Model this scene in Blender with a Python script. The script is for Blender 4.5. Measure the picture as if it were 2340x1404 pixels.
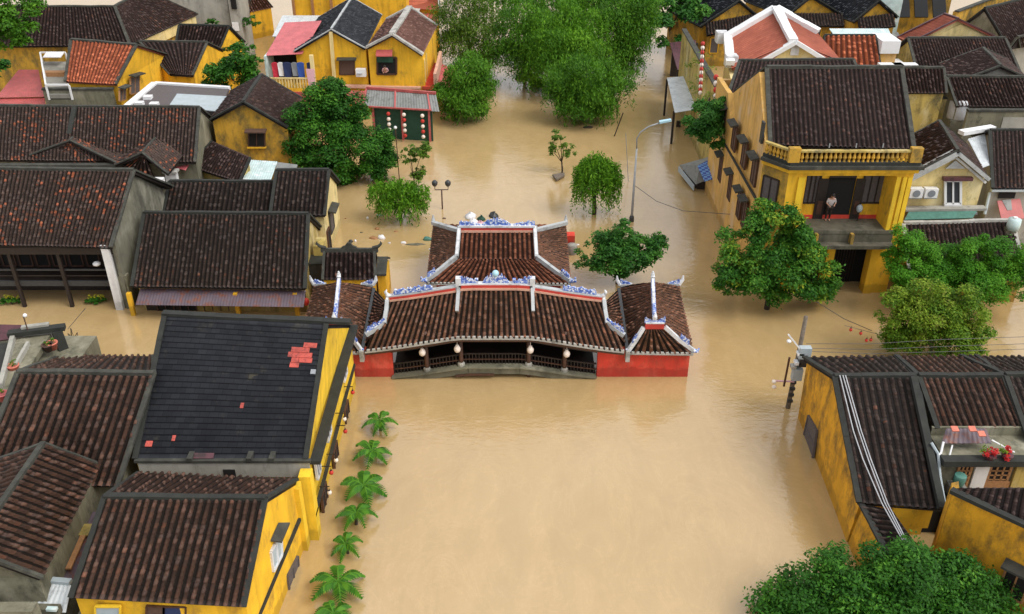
import bpy, math, random
import numpy as np
from mathutils import Vector as V

for o in list(bpy.data.objects): bpy.data.objects.remove(o, do_unlink=True)
S = bpy.context.scene
COL = S.collection
R = math.radians
rng = np.random.default_rng(7)
random.seed(7)

# ------------------------------------------------------------------ camera
CAM_H, PITCH, FPX = 26.0, R(30.5), 2104.0
cd = bpy.data.cameras.new('camera'); cam = bpy.data.objects.new('camera', cd); COL.objects.link(cam)
cam.location = (0, 0, CAM_H); cam.rotation_euler = (R(90) - PITCH, 0, 0)
cd.sensor_width = 36.0; cd.lens = 36.0 * FPX / 2340.0
cd.clip_start = 0.1; cd.clip_end = 5000
S.camera = cam

# ------------------------------------------------------------------ sky, sun, exposure
SUN_EL, SUN_AZ = 52.0, 118.0      # azimuth clockwise from +Y (north): light comes from the right, a little behind the camera
w = bpy.data.worlds.new("World"); S.world = w; w.use_nodes = True
nt = w.node_tree; nt.nodes.clear()
sky = nt.nodes.new('ShaderNodeTexSky'); sky.sky_type = 'NISHITA'; sky.sun_disc = False
sky.sun_elevation = R(SUN_EL); sky.sun_rotation = R(SUN_AZ); sky.air_density = 1.0; sky.dust_density = 4.0; sky.ozone_density = 1.0
hsv = nt.nodes.new('ShaderNodeHueSaturation'); hsv.inputs['Saturation'].default_value = 0.22
bg = nt.nodes.new('ShaderNodeBackground'); bg.inputs['Strength'].default_value = 0.15
out = nt.nodes.new('ShaderNodeOutputWorld')
nt.links.new(sky.outputs[0], hsv.inputs['Color']); cl = nt.nodes.new('ShaderNodeMix'); cl.data_type = 'RGBA'; cl.inputs[0].default_value = 0.6; cl.inputs[7].default_value = (5.1, 5.1, 5.2, 1)   # even cloud cover over the clear sky
nt.links.new(hsv.outputs[0], cl.inputs[6]); nt.links.new(cl.outputs[2], bg.inputs[0]); nt.links.new(bg.outputs[0], out.inputs[0])
sl = bpy.data.lights.new('sun', 'SUN'); sl.energy = 1.15; sl.angle = R(32); sl.color = (1.0, 0.95, 0.87)
sun = bpy.data.objects.new('sun', sl); COL.objects.link(sun)
_a, _e = R(SUN_AZ), R(SUN_EL)
sd = V((math.sin(_a) * math.cos(_e), math.cos(_a) * math.cos(_e), math.sin(_e)))
sun.rotation_euler = (-sd).to_track_quat('-Z', 'Y').to_euler(); sun.location = (30, -10, 60)
S.view_settings.view_transform = 'Standard'; S.view_settings.look = 'None'
S.view_settings.exposure = 0.60; S.view_settings.gamma = 1.0; S.view_settings.use_curve_mapping = False
S.cycles.max_bounces = 6; S.cycles.diffuse_bounces = 3; S.cycles.glossy_bounces = 3
S.cycles.use_denoising = True

# ------------------------------------------------------------------ surveying: sight lines from the camera to known heights / planes
_cp, _sp = math.cos(PITCH), math.sin(PITCH)
def ray(px, py):
    a = (px - 1170) / FPX; b = (702 - py) / FPX
    return V((a, _cp + b * _sp, -_sp + b * _cp))
def P(px, py, z=0.0):
    d = ray(px, py); t = (z - CAM_H) / d.z
    return V((d.x * t, d.y * t, z))
def PY(px, py, Y):
    d = ray(px, py); t = Y / d.y
    return V((d.x * t, Y, CAM_H + d.z * t))
def PX(px, py, X):
    d = ray(px, py); t = X / d.x
    return V((X, d.y * t, CAM_H + d.z * t))
def ppm(p):                       # photo pixels per metre at a point
    return FPX / (p[1] * _cp - (p[2] - CAM_H) * _sp)
def L(a, b, t): return a + (b - a) * t

# ------------------------------------------------------------------ materials
MATS = {}
def _mat(name):
    m = bpy.data.materials.new(name); m.use_nodes = True; MATS[name] = m
    n = m.node_tree; return m, n, n.nodes['Principled BSDF']
def N(n, kind, **kw):
    x = n.nodes.new(kind)
    for k, v in kw.items(): setattr(x, k, v)
    return x
def ramp(n, stops, interp='LINEAR'):
    r = N(n, 'ShaderNodeValToRGB'); e = r.color_ramp.elements; r.color_ramp.interpolation = interp
    while len(e) < len(stops): e.new(0.5)
    for i, (p, c) in enumerate(stops): e[i].position = p; e[i].color = (*c, 1)
    return r
def mathn(n, op, a, b=None):
    m = N(n, 'ShaderNodeMath', operation=op)
    for i, x in enumerate((a, b)):
        if x is None: continue
        if isinstance(x, (int, float)): m.inputs[i].default_value = x
        else: n.links.new(x, m.inputs[i])
    return m.outputs[0]
def mix(n, f, a, b, mode='MIX'):
    m = N(n, 'ShaderNodeMix', data_type='RGBA', blend_type=mode)
    for i, x in ((0, f), (6, a), (7, b)):
        if isinstance(x, (int, float)): m.inputs[i].default_value = x
        elif isinstance(x, tuple): m.inputs[i].default_value = (*x, 1)
        else: n.links.new(x, m.inputs[i])
    return m.outputs[2]
def noise(n, scale, detail=4, rough=0.6, co=None, dims='3D', dist=0):
    t = N(n, 'ShaderNodeTexNoise'); t.inputs['Scale'].default_value = scale; t.inputs['Detail'].default_value = detail
    t.inputs['Roughness'].default_value = rough; t.inputs['Distortion'].default_value = dist
    if co is not None: n.links.new(co, t.inputs['Vector'])
    return t.outputs['Fac']
def objco(n, scale=(1, 1, 1)):
    tc = N(n, 'ShaderNodeTexCoord'); mp = N(n, 'ShaderNodeMapping'); mp.inputs['Scale'].default_value = scale
    n.links.new(tc.outputs['Object'], mp.inputs[0]); return mp.outputs[0]
def plain(name, c, rough=0.7, var=0.25, scale=3.0, metal=0.0, bump=0.0, dirt=None, dirt_amt=0.0, dscale=1.2):
    m, n, b = _mat(name); co = objco(n)
    f = noise(n, scale, 6, 0.65, co)
    lo = tuple(x * (1 - var) for x in c); hi = tuple(min(1, x * (1 + var * 0.7)) for x in c)
    r = ramp(n, [(0.3, lo), (0.7, hi)]); n.links.new(f, r.inputs[0]); col = r.outputs[0]
    if dirt:
        d = noise(n, dscale, 8, 0.7, co)
        r2 = ramp(n, [(0.62 - dirt_amt * 0.35, (0, 0, 0)), (0.78 - dirt_amt * 0.25, (1, 1, 1))]); n.links.new(d, r2.inputs[0])
        col = mix(n, r2.outputs[0], col, dirt)
    n.links.new(col, b.inputs['Base Color'])
    b.inputs['Roughness'].default_value = rough; b.inputs['Metallic'].default_value = metal
    if bump:
        bp = N(n, 'ShaderNodeBump'); bp.inputs['Strength'].default_value = bump; bp.inputs['Distance'].default_value = 0.03
        n.links.new(f, bp.inputs['Height']); n.links.new(bp.outputs[0], b.inputs['Normal'])
    return m
def plaster(name, c, dirt=(0.07, 0.06, 0.035), amt=0.35, streak=0.35, pale=None):
    """lime plaster: blotchy tint, vertical rain streaks, patches of black mould"""
    m, n, b = _mat(name); co = objco(n)
    f = noise(n, 0.9, 6, 0.6, co)
    lo = tuple(x * 0.80 for x in c); hi = tuple(min(1, x * 1.12) for x in c)
    r = ramp(n, [(0.3, lo), (0.68, hi)]); n.links.new(f, r.inputs[0]); col = r.outputs[0]
    if pale:
        pf = noise(n, 0.55, 5, 0.6, objco(n, (1.3, 1.3, 0.8)))
        rp = ramp(n, [(0.52, (0, 0, 0)), (0.66, (0.7, 0.7, 0.7))]); n.links.new(pf, rp.inputs[0]); col = mix(n, rp.outputs[0], col, pale)
    sf = noise(n, 2.2, 5, 0.6, objco(n, (1, 1, 0.10)))
    r2 = ramp(n, [(0.50, (0, 0, 0)), (0.68, (streak,) * 3)]); n.links.new(sf, r2.inputs[0])
    col = mix(n, r2.outputs[0], col, tuple(x * 0.35 for x in c))
    d = noise(n, 1.1, 10, 0.72, objco(n, (1, 1, 0.6)))
    r3 = ramp(n, [(0.66 - amt * 0.28, (0, 0, 0)), (0.80 - amt * 0.25, (0.85,) * 3)]); n.links.new(d, r3.inputs[0])
    col = mix(n, r3.outputs[0], col, dirt)
    tc = N(n, 'ShaderNodeTexCoord'); sz = N(n, 'ShaderNodeSeparateXYZ'); n.links.new(tc.outputs['Object'], sz.inputs[0])      # damp tide mark left by the flood
    dm = mathn(n, 'ADD', sz.outputs[2], mathn(n, 'MULTIPLY', noise(n, 1.4, 5, 0.65, co), -0.9))
    r4 = ramp(n, [(0.0, (0.55,) * 3), (0.12, (0, 0, 0))]); n.links.new(dm, r4.inputs[0]); col = mix(n, r4.outputs[0], col, tuple(x * 0.42 for x in c))
    n.links.new(col, b.inputs['Base Color']); b.inputs['Roughness'].default_value = 0.85
    bp = N(n, 'ShaderNodeBump'); bp.inputs['Strength'].default_value = 0.25; bp.inputs['Distance'].default_value = 0.02
    n.links.new(noise(n, 14, 4, 0.6, co), bp.inputs['Height']); n.links.new(bp.outputs[0], b.inputs['Normal'])
    return m
def tile(name, caps, trough, orange=(0.30, 0.085, 0.04), p=0.06, patch=0.5, flat=False, moss=0.25, rough=0.62, mosscol=(0.035, 0.035, 0.022), mth=0.60):
    """clay roof tiles. UV is in tile units (u across rows, v along courses): every tile gets its own tint, the channel between cover
    tiles carries black moss, fresh orange tiles gather in patches"""
    m, n, b = _mat(name)
    uv = N(n, 'ShaderNodeUVMap'); sp = N(n, 'ShaderNodeSeparateXYZ'); n.links.new(uv.outputs[0], sp.inputs[0])
    v = sp.outputs[1]; u = sp.outputs[0]
    iv = mathn(n, 'FLOOR', v)
    if flat: u = mathn(n, 'ADD', u, mathn(n, 'MULTIPLY', mathn(n, 'MODULO', iv, 2.0), 0.5))
    iu = mathn(n, 'FLOOR', u); fu = mathn(n, 'FRACT', u)
    cb = N(n, 'ShaderNodeCombineXYZ'); n.links.new(iu, cb.inputs[0]); n.links.new(iv, cb.inputs[1])
    wn = N(n, 'ShaderNodeTexWhiteNoise', noise_dimensions='2D'); n.links.new(cb.outputs[0], wn.inputs['Vector'])
    k = len(caps)
    rc = ramp(n, [(i / max(1, k - 1), c) for i, c in enumerate(caps)]); n.links.new(wn.outputs['Value'], rc.inputs[0])
    col = rc.outputs[0]
    co = objco(n)
    pn = noise(n, 0.45, 3, 0.6, co)
    sc = N(n, 'ShaderNodeSeparateColor'); n.links.new(wn.outputs['Color'], sc.inputs[0])
    thr = mathn(n, 'ADD', 1.0 - p, mathn(n, 'MULTIPLY', mathn(n, 'SUBTRACT', 0.5, pn), patch * 2))
    om = mathn(n, 'GREATER_THAN', sc.outputs[1], thr)
    col = mix(n, mathn(n, 'MULTIPLY', om, mathn(n, 'MULTIPLY', sc.outputs[2], 0.9)), col, orange)
    big = noise(n, 0.35, 5, 0.65, co)
    rb = ramp(n, [(0.3, (0.72,) * 3), (0.7, (1.22,) * 3)]); n.links.new(big, rb.inputs[0]); col = mix(n, 1.0, col, rb.outputs[0], 'MULTIPLY')
    ms = noise(n, 1.3, 8, 0.75, co)
    rm = ramp(n, [(mth, (0, 0, 0)), (mth + 0.14, (min(1, moss * 2.5),) * 3)]); n.links.new(ms, rm.inputs[0]); col = mix(n, rm.outputs[0], col, mosscol)
    if not flat:
        tm = mathn(n, 'GREATER_THAN', fu, 0.47)
        col = mix(n, tm, trough, col)
    else:
        e = mathn(n, 'LESS_THAN', fu, 0.05); col = mix(n, mathn(n, 'MULTIPLY', e, 0.6), col, trough); e2 = mathn(n, 'LESS_THAN', mathn(n, 'FRACT', v), 0.20); col = mix(n, mathn(n, 'MULTIPLY', e2, 0.75), col, trough)
    n.links.new(col, b.inputs['Base Color']); b.inputs['Roughness'].default_value = rough; b.inputs['Specular IOR Level'].default_value = 0.16
    bp = N(n, 'ShaderNodeBump'); bp.inputs['Strength'].default_value = 0.3; bp.inputs['Distance'].default_value = 0.02
    n.links.new(noise(n, 16, 4, 0.6, co), bp.inputs['Height']); n.links.new(bp.outputs[0], b.inputs['Normal'])
    return m
def leafmat(name, cols, trans=0.22, rough=0.5):
    m, n, b = _mat(name)
    uv = N(n, 'ShaderNodeUVMap'); sp = N(n, 'ShaderNodeSeparateXYZ'); n.links.new(uv.outputs[0], sp.inputs[0])
    r = ramp(n, [(i / (len(cols) - 1), c) for i, c in enumerate(cols)]); n.links.new(sp.outputs[0], r.inputs[0])
    n.links.new(r.outputs[0], b.inputs['Base Color']); b.inputs['Roughness'].default_value = 0.6; b.inputs['Specular IOR Level'].default_value = 0.22
    tr = N(n, 'ShaderNodeBsdfTranslucent'); n.links.new(mix(n, 1.0, r.outputs[0], (1.2, 1.3, 0.5), 'MULTIPLY'), tr.inputs[0])
    ms = N(n, 'ShaderNodeMixShader'); ms.inputs[0].default_value = trans
    o = n.nodes['Material Output']; n.links.new(b.outputs[0], ms.inputs[1]); n.links.new(tr.outputs[0], ms.inputs[2]); n.links.new(ms.outputs[0], o.inputs[0])
    return m
def corrugated(name, c, rust=None, amt=0.3, freq=40.0, rough=0.45, axis=0):
    m, n, b = _mat(name)
    co = objco(n); f = noise(n, 1.5, 6, 0.65, co)
    r = ramp(n, [(0.3, tuple(x * 0.75 for x in c)), (0.7, tuple(min(1, x * 1.15) for x in c))]); n.links.new(f, r.inputs[0]); col = r.outputs[0]
    if rust:
        rr = ramp(n, [(0.62 - amt * 0.3, (0, 0, 0)), (0.7 - amt * 0.2, (1, 1, 1))]); n.links.new(noise(n, 2.1, 8, 0.7, co), rr.inputs[0]); col = mix(n, rr.outputs[0], col, rust)
    n.links.new(col, b.inputs['Base Color']); b.inputs['Roughness'].default_value = rough
    return m

# roofs
tile('tile_dark', [(0.040, 0.029, 0.025), (0.052, 0.037, 0.032), (0.068, 0.046, 0.038), (0.048, 0.035, 0.031)], (0.018, 0.015, 0.014), p=0.05, patch=0.35, orange=(0.16, 0.065, 0.040))
tile('tile_plum', [(0.048, 0.031, 0.028), (0.060, 0.038, 0.034), (0.074, 0.046, 0.040), (0.054, 0.037, 0.034)], (0.019, 0.014, 0.013), p=0.04, patch=0.3, orange=(0.17, 0.08, 0.055))
tile('tile_brown', [(0.062, 0.038, 0.030), (0.088, 0.050, 0.038), (0.125, 0.066, 0.046), (0.076, 0.049, 0.039)], (0.020, 0.015, 0.013), p=0.06, patch=0.45, orange=(0.17, 0.075, 0.048))
tile('tile_fleck', [(0.056, 0.038, 0.033), (0.074, 0.050, 0.042), (0.094, 0.061, 0.049), (0.064, 0.045, 0.039)], (0.020, 0.015, 0.013), p=0.10, patch=0.85, orange=(0.42, 0.12, 0.055))
tile('tile_orange', [(0.42, 0.115, 0.055), (0.50, 0.14, 0.065), (0.36, 0.10, 0.05), (0.55, 0.17, 0.08)], (0.16, 0.05, 0.03), p=0.02, moss=0.34, mosscol=(0.09, 0.04, 0.025))
tile('tile_temple', [(0.085, 0.048, 0.034), (0.15, 0.075, 0.048), (0.22, 0.105, 0.064), (0.125, 0.072, 0.051), (0.185, 0.090, 0.058)], (0.020, 0.014, 0.011), p=0.10, patch=0.4, orange=(0.26, 0.105, 0.06), moss=0.3)
tile('tile_temple_red', [(0.11, 0.042, 0.024), (0.18, 0.064, 0.034), (0.24, 0.09, 0.05)], (0.028, 0.013, 0.009), p=0.10, patch=0.4, orange=(0.28, 0.105, 0.06), moss=0.12)
tile('tile_slate', [(0.022, 0.024, 0.029), (0.027, 0.029, 0.035), (0.031, 0.034, 0.040)], (0.009, 0.009, 0.012), flat=True, p=0.004, patch=0.02, orange=(0.09, 0.082, 0.06), moss=0.30, mosscol=(0.075, 0.07, 0.055), rough=0.6, mth=0.575)
tile('tile_bluegrey', [(0.030, 0.034, 0.040), (0.040, 0.044, 0.052), (0.050, 0.052, 0.060)], (0.014, 0.015, 0.018), p=0.0, patch=0.0, moss=0.1)
tile('tile_red', [(0.40, 0.12, 0.075), (0.46, 0.14, 0.09), (0.36, 0.105, 0.07)], (0.30, 0.09, 0.06), flat=True, p=0.0, patch=0.0, moss=0.12, mosscol=(0.14, 0.05, 0.035))
tile('tile_rose', [(0.16, 0.085, 0.070), (0.20, 0.105, 0.085), (0.14, 0.075, 0.062)], (0.08, 0.045, 0.04), p=0.0, patch=0.0, moss=0.15)
plain('ridge_mortar', (0.046, 0.046, 0.037), 0.85, 0.5, 2.5, bump=0.3, dirt=(0.11, 0.11, 0.085), dirt_amt=0.15)
plain('ridge_dark', (0.022, 0.024, 0.020), 0.85, 0.4, 2.5, bump=0.3)
plain('ridge_pale', (0.40, 0.39, 0.36), 0.8, 0.3, 2.5, dirt=(0.12, 0.12, 0.10), dirt_amt=0.25)
plain('white_trim', (0.66, 0.67, 0.69), 0.6, 0.12, 3, dirt=(0.24, 0.25, 0.26), dirt_amt=0.35)
plain('grey_trim', (0.42, 0.44, 0.45), 0.7, 0.2, 3, dirt=(0.12, 0.12, 0.11), dirt_amt=0.25)
# walls
plaster('yellow', (0.80, 0.45, 0.022), amt=0.38, streak=0.4, dirt=(0.22, 0.14, 0.03))
plaster('yellow_bright', (0.82, 0.53, 0.026), dirt=(0.40, 0.25, 0.03), amt=0.45, streak=0.35)
plaster('yellow_warm', (0.82, 0.47, 0.018), dirt=(0.36, 0.20, 0.03), amt=0.55, streak=0.4)
plaster('yellow_old', (0.58, 0.33, 0.035), amt=0.75, streak=0.5, dirt=(0.13, 0.10, 0.035))
plaster('ochre', (0.70, 0.35, 0.014), dirt=(0.13, 0.08, 0.02), amt=0.72, streak=0.45)
plaster('tan', (0.66, 0.385, 0.10), dirt=(0.16, 0.11, 0.06), amt=0.2, streak=0.4, pale=(0.62, 0.45, 0.28))
plaster('cream', (0.75, 0.60, 0.27), dirt=(0.19, 0.17, 0.05), amt=0.4, streak=0.3, pale=(0.74, 0.66, 0.40))
plaster('mossy', (0.20, 0.19, 0.13), dirt=(0.045, 0.045, 0.03), amt=0.55, streak=0.5, pale=(0.36, 0.34, 0.26))
plaster('mossy_dark', (0.11, 0.10, 0.07), dirt=(0.03, 0.03, 0.02), amt=0.5, streak=0.5, pale=(0.2, 0.19, 0.15))
plaster('mossy_mid', (0.155, 0.15, 0.11), dirt=(0.05, 0.05, 0.038), amt=0.6, streak=0.5, pale=(0.30, 0.29, 0.23))
plaster('mossy_yellow', (0.48, 0.36, 0.10), dirt=(0.06, 0.055, 0.03), amt=0.6, streak=0.5, pale=(0.6, 0.52, 0.3))
plaster('concrete', (0.36, 0.35, 0.31), dirt=(0.12, 0.12, 0.10), amt=0.3, streak=0.4)
plaster('white_wall', (0.70, 0.70, 0.70), dirt=(0.2, 0.2, 0.18), amt=0.15, streak=0.2)
plaster('red_wall', (0.62, 0.052, 0.028), dirt=(0.34, 0.06, 0.035), amt=0.6, streak=0.35, pale=(0.68, 0.15, 0.10))
plaster('red_band', (0.52, 0.05, 0.035), dirt=(0.2, 0.04, 0.03), amt=0.2, streak=0.2)
plaster('pink_band', (0.62, 0.36, 0.26), dirt=(0.3, 0.2, 0.15), amt=0.25, streak=0.2)
# wood, metal, cloth
plain('timber_dark', (0.020, 0.012, 0.009), 0.6, 0.4, 6)
plain('timber_brown', (0.075, 0.032, 0.018), 0.6, 0.4, 6)
plain('shutter_brown', (0.10, 0.055, 0.04), 0.7, 0.3, 8)
plain('shutter_tan', (0.34, 0.17, 0.07), 0.7, 0.25, 8)
plain('shutter_grey', (0.10, 0.085, 0.085), 0.7, 0.25, 8)
plain('opening_dark', (0.006, 0.005, 0.005), 0.9, 0.2, 3)  # near-black colour painted in for the unlit space behind openings
plain('glass_dark', (0.05, 0.055, 0.06), 0.12, 0.2, 2)
plain('metal_dark', (0.035, 0.037, 0.04), 0.45, 0.25, 5)
plain('metal_grey', (0.30, 0.32, 0.34), 0.4, 0.2, 5)
plain('lamp_blue', (0.38, 0.62, 0.72), 0.3, 0.08, 5)
plain('white_paint', (0.78, 0.79, 0.80), 0.45, 0.06, 4)
plain('plastic_grey', (0.22, 0.24, 0.27), 0.5, 0.1, 4)
plain('lantern_red', (0.50, 0.030, 0.020), 0.6, 0.2, 8)
plain('lantern_white', (0.78, 0.68, 0.60), 0.6, 0.1, 8)
plain('red_tile', (0.46, 0.075, 0.055), 0.7, 0.4, 3, dirt=(0.12, 0.03, 0.03), dirt_amt=0.3, dscale=5)
plain('coral_tile', (0.62, 0.18, 0.12), 0.6, 0.2, 6)
plain('skin', (0.48, 0.27, 0.19), 0.5, 0.05, 6)
plain('hair', (0.012, 0.010, 0.009), 0.5, 0.2, 20)
plain('cloth_pale', (0.55, 0.50, 0.50), 0.85, 0.25, 12)
plain('cloth_navy', (0.02, 0.035, 0.11), 0.85, 0.2, 8)
plain('cloth_blue', (0.03, 0.09, 0.38), 0.85, 0.2, 8)
plain('cloth_red', (0.55, 0.03, 0.06), 0.85, 0.2, 8)
plain('cloth_pink', (0.70, 0.42, 0.48), 0.85, 0.1, 8)
plain('cloth_white', (0.75, 0.75, 0.77), 0.85, 0.1, 8)
plain('tarp_green', (0.012, 0.065, 0.038), 0.7, 0.3, 4)
plain('tarp_teal', (0.07, 0.20, 0.16), 0.6, 0.3, 4)
plain('tarp_grey', (0.38, 0.44, 0.47), 0.6, 0.12, 2)
plain('water_tank', (0.45, 0.46, 0.48), 0.35, 0.15, 3)
plain('bark', (0.045, 0.032, 0.022), 0.9, 0.4, 8, bump=0.5)
plain('bark_pale', (0.16, 0.13, 0.10), 0.9, 0.4, 8, bump=0.5)
corrugated('sheet_red', (0.46, 0.10, 0.095), (0.34, 0.10, 0.08), 0.2)
corrugated('sheet_pink', (0.52, 0.13, 0.14))
corrugated('sheet_cyan', (0.52, 0.66, 0.66), (0.75, 0.78, 0.78), 0.25)
corrugated('sheet_white', (0.56, 0.60, 0.62), (0.36, 0.39, 0.41), 0.2)
corrugated('sheet_grey', (0.22, 0.23, 0.22), (0.13, 0.13, 0.12), 0.3)
corrugated('sheet_purple', (0.115, 0.085, 0.105), (0.17, 0.06, 0.035), 0.35)
corrugated('sheet_maroon', (0.10, 0.035, 0.045), (0.04, 0.02, 0.022), 0.4)
def porcelain():
    m, n, b = _mat('porcelain_blue')
    vo = N(n, 'ShaderNodeTexVoronoi'); vo.inputs['Scale'].default_value = 14.0; n.links.new(objco(n), vo.inputs['Vector'])
    sc = N(n, 'ShaderNodeSeparateColor'); n.links.new(vo.outputs['Color'], sc.inputs[0])
    r = ramp(n, [(0.0, (0.06, 0.12, 0.42)), (0.30, (0.13, 0.22, 0.58)), (0.50, (0.26, 0.36, 0.70)), (0.70, (0.70, 0.74, 0.80)), (1.0, (0.75, 0.76, 0.78))], 'CONSTANT')
    n.links.new(sc.outputs[0], r.inputs[0]); n.links.new(r.outputs[0], b.inputs['Base Color']); b.inputs['Roughness'].default_value = 0.3
porcelain()
def checker_blue():
    m, n, b = _mat('checker_blue')
    ck = N(n, 'ShaderNodeTexChecker'); ck.inputs['Scale'].default_value = 4.5; ck.inputs[1].default_value = (0.02, 0.06, 0.36, 1); ck.inputs[2].default_value = (0.16, 0.36, 0.68, 1)
    n.links.new(objco(n), ck.inputs[0]); n.links.new(ck.outputs[0], b.inputs['Base Color']); b.inputs['Roughness'].default_value = 0.35
checker_blue()
# leaves
leafmat('leaf_broad', [(0.011, 0.052, 0.005), (0.022, 0.096, 0.008), (0.042, 0.155, 0.012), (0.10, 0.26, 0.018)])
leafmat('leaf_deep', [(0.013, 0.060, 0.009), (0.025, 0.105, 0.013), (0.045, 0.160, 0.018), (0.095, 0.235, 0.026)])
leafmat('leaf_willow', [(0.030, 0.100, 0.005), (0.060, 0.175, 0.008), (0.110, 0.27, 0.012), (0.18, 0.38, 0.02)])
leafmat('leaf_feather', [(0.022, 0.078, 0.005), (0.045, 0.140, 0.008), (0.085, 0.225, 0.012), (0.15, 0.33, 0.02)])
leafmat('leaf_olive', [(0.036, 0.085, 0.008), (0.062, 0.130, 0.011), (0.095, 0.185, 0.015), (0.15, 0.26, 0.02)])
leafmat('leaf_almond', [(0.012, 0.062, 0.006), (0.027, 0.110, 0.010), (0.048, 0.165, 0.013), (0.10, 0.225, 0.018), (0.38, 0.40, 0.025)])
leafmat('leaf_bright', [(0.026, 0.105, 0.005), (0.046, 0.175, 0.008), (0.080, 0.25, 0.012), (0.15, 0.35, 0.02)])
leafmat('leaf_khaki', [(0.045, 0.110, 0.007), (0.080, 0.17, 0.010), (0.13, 0.235, 0.015), (0.22, 0.31, 0.022), (0.11, 0.10, 0.025)])
leafmat('leaf_palm', [(0.030, 0.115, 0.010), (0.055, 0.18, 0.014), (0.10, 0.26, 0.02)])
leafmat('petal_yellow', [(0.40, 0.42, 0.02), (0.60, 0.55, 0.03)])
leafmat('petal_red', [(0.45, 0.01, 0.015), (0.60, 0.04, 0.04)])
M = MATS

# ------------------------------------------------------------------ mesh building
def root_loc(o):
    while o is not None and o.parent is not None: o = o.parent
    return o.location.copy() if o is not None else V((0, 0, 0))
def link(name, me, mat, parent):
    o = bpy.data.objects.new(name, me); COL.objects.link(o)
    if mat is not None: me.materials.append(M[mat] if isinstance(mat, str) else mat)
    if parent is not None: o.parent = parent
    return o
def tag(o, label=None, cat=None, group=None, kind=None):
    if label: o['label'] = label
    if cat: o['category'] = cat
    if group: o['group'] = group
    if kind: o['kind'] = kind
    return o
def thing(name, label, cat, loc=(0, 0, 0), group=None):
    o = bpy.data.objects.new(name, None); COL.objects.link(o); o.location = V(loc); o.empty_display_size = 0.3
    return tag(o, label, cat, group)
class MB:
    def __init__(s): s.v = []; s.f = []
    def add(s, vs, fs):
        k = len(s.v); s.v += [tuple(v) for v in vs]; s.f += [tuple(i + k for i in f) for f in fs]; return s
    def box(s, x0, x1, y0, y1, z0, z1):
        return s.add([(x0, y0, z0), (x1, y0, z0), (x1, y1, z0), (x0, y1, z0), (x0, y0, z1), (x1, y0, z1), (x1, y1, z1), (x0, y1, z1)],
                     [(3, 2, 1, 0), (4, 5, 6, 7), (0, 1, 5, 4), (1, 2, 6, 5), (2, 3, 7, 6), (3, 0, 4, 7)])
    def prism(s, poly, ext):
        n = len(poly); a = [V(p) for p in poly]; b = [p + V(ext) for p in a]
        return s.add(a + b, [tuple(range(n))[::-1], tuple(range(n, 2 * n))] + [(i, (i + 1) % n, n + (i + 1) % n, n + i) for i in range(n)])
    def slab(s, quad, t):                              # thick plate: quad corners, thickness along -normal
        a, b, c, d = [V(q) for q in quad]; n = (b - a).cross(d - a).normalized()
        return s.prism([a, b, c, d], n * -t)
    def beam(s, p, q, wd, h, up=(0, 0, 1), off=0.0):
        p = V(p); q = V(q); d = (q - p).normalized(); sx = d.cross(V(up))
        sx = V((1, 0, 0)) if sx.length < 1e-5 else sx.normalized(); u = sx.cross(d).normalized()
        c = [p + sx * (i * wd / 2) + u * (off + j * h) for i, j in ((-1, 0), (1, 0), (1, 1), (-1, 1))]
        return s.prism(c, q - p)
    def tube(s, pts, r, seg=8, cap=True):
        pts = [V(p) for p in pts]; rs = r if isinstance(r, (list, tuple)) else [r] * len(pts); rings = []
        for i, p in enumerate(pts):
            d = (pts[min(i + 1, len(pts) - 1)] - pts[max(i - 1, 0)]).normalized()
            a = d.cross(V((0.13, 0.27, 0.95))); a = V((1, 0, 0)) if a.length < 1e-4 else a.normalized(); b = d.cross(a)
            rings.append([p + (a * math.cos(t) + b * math.sin(t)) * rs[i] for t in [2 * math.pi * k / seg for k in range(seg)]])
        vs = [v for rg in rings for v in rg]; fs = []
        for i in range(len(pts) - 1):
            for k in range(seg): fs.append((i * seg + k, i * seg + (k + 1) % seg, (i + 1) * seg + (k + 1) % seg, (i + 1) * seg + k))
        if cap: fs += [tuple(range(seg))[::-1], tuple(range((len(pts) - 1) * seg, len(pts) * seg))]
        return s.add(vs, fs)
    def lathe(s, c, prof, seg=12):                     # prof: (r, z) from bottom to top
        c = V(c); vs = [c + V((r * math.cos(2 * math.pi * k / seg), r * math.sin(2 * math.pi * k / seg), z)) for r, z in prof for k in range(seg)]
        fs = [(i * seg + k, i * seg + (k + 1) % seg, (i + 1) * seg + (k + 1) % seg, (i + 1) * seg + k) for i in range(len(prof) - 1) for k in range(seg)]
        fs += [tuple(range(seg))[::-1], tuple(range((len(prof) - 1) * seg, len(prof) * seg))]
        return s.add(vs, fs)
    def ball(s, c, rx, rz, seg=10, rings=6):
        return s.lathe(c, [(max(0.02, math.sin(math.pi * i / rings)) * rx, -math.cos(math.pi * i / rings) * rz) for i in range(rings + 1)], seg)
    def build(s, name, mat, parent=None, smooth=False):
        o = root_loc(parent) if parent is not None else V((0, 0, 0))
        me = bpy.data.meshes.new(name); me.from_pydata([(x - o.x, y - o.y, z - o.z) for x, y, z in s.v], [], s.f); me.update()
        if smooth: me.polygons.foreach_set('use_smooth', [True] * len(me.polygons))
        return link(name, me, mat, parent)
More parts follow.
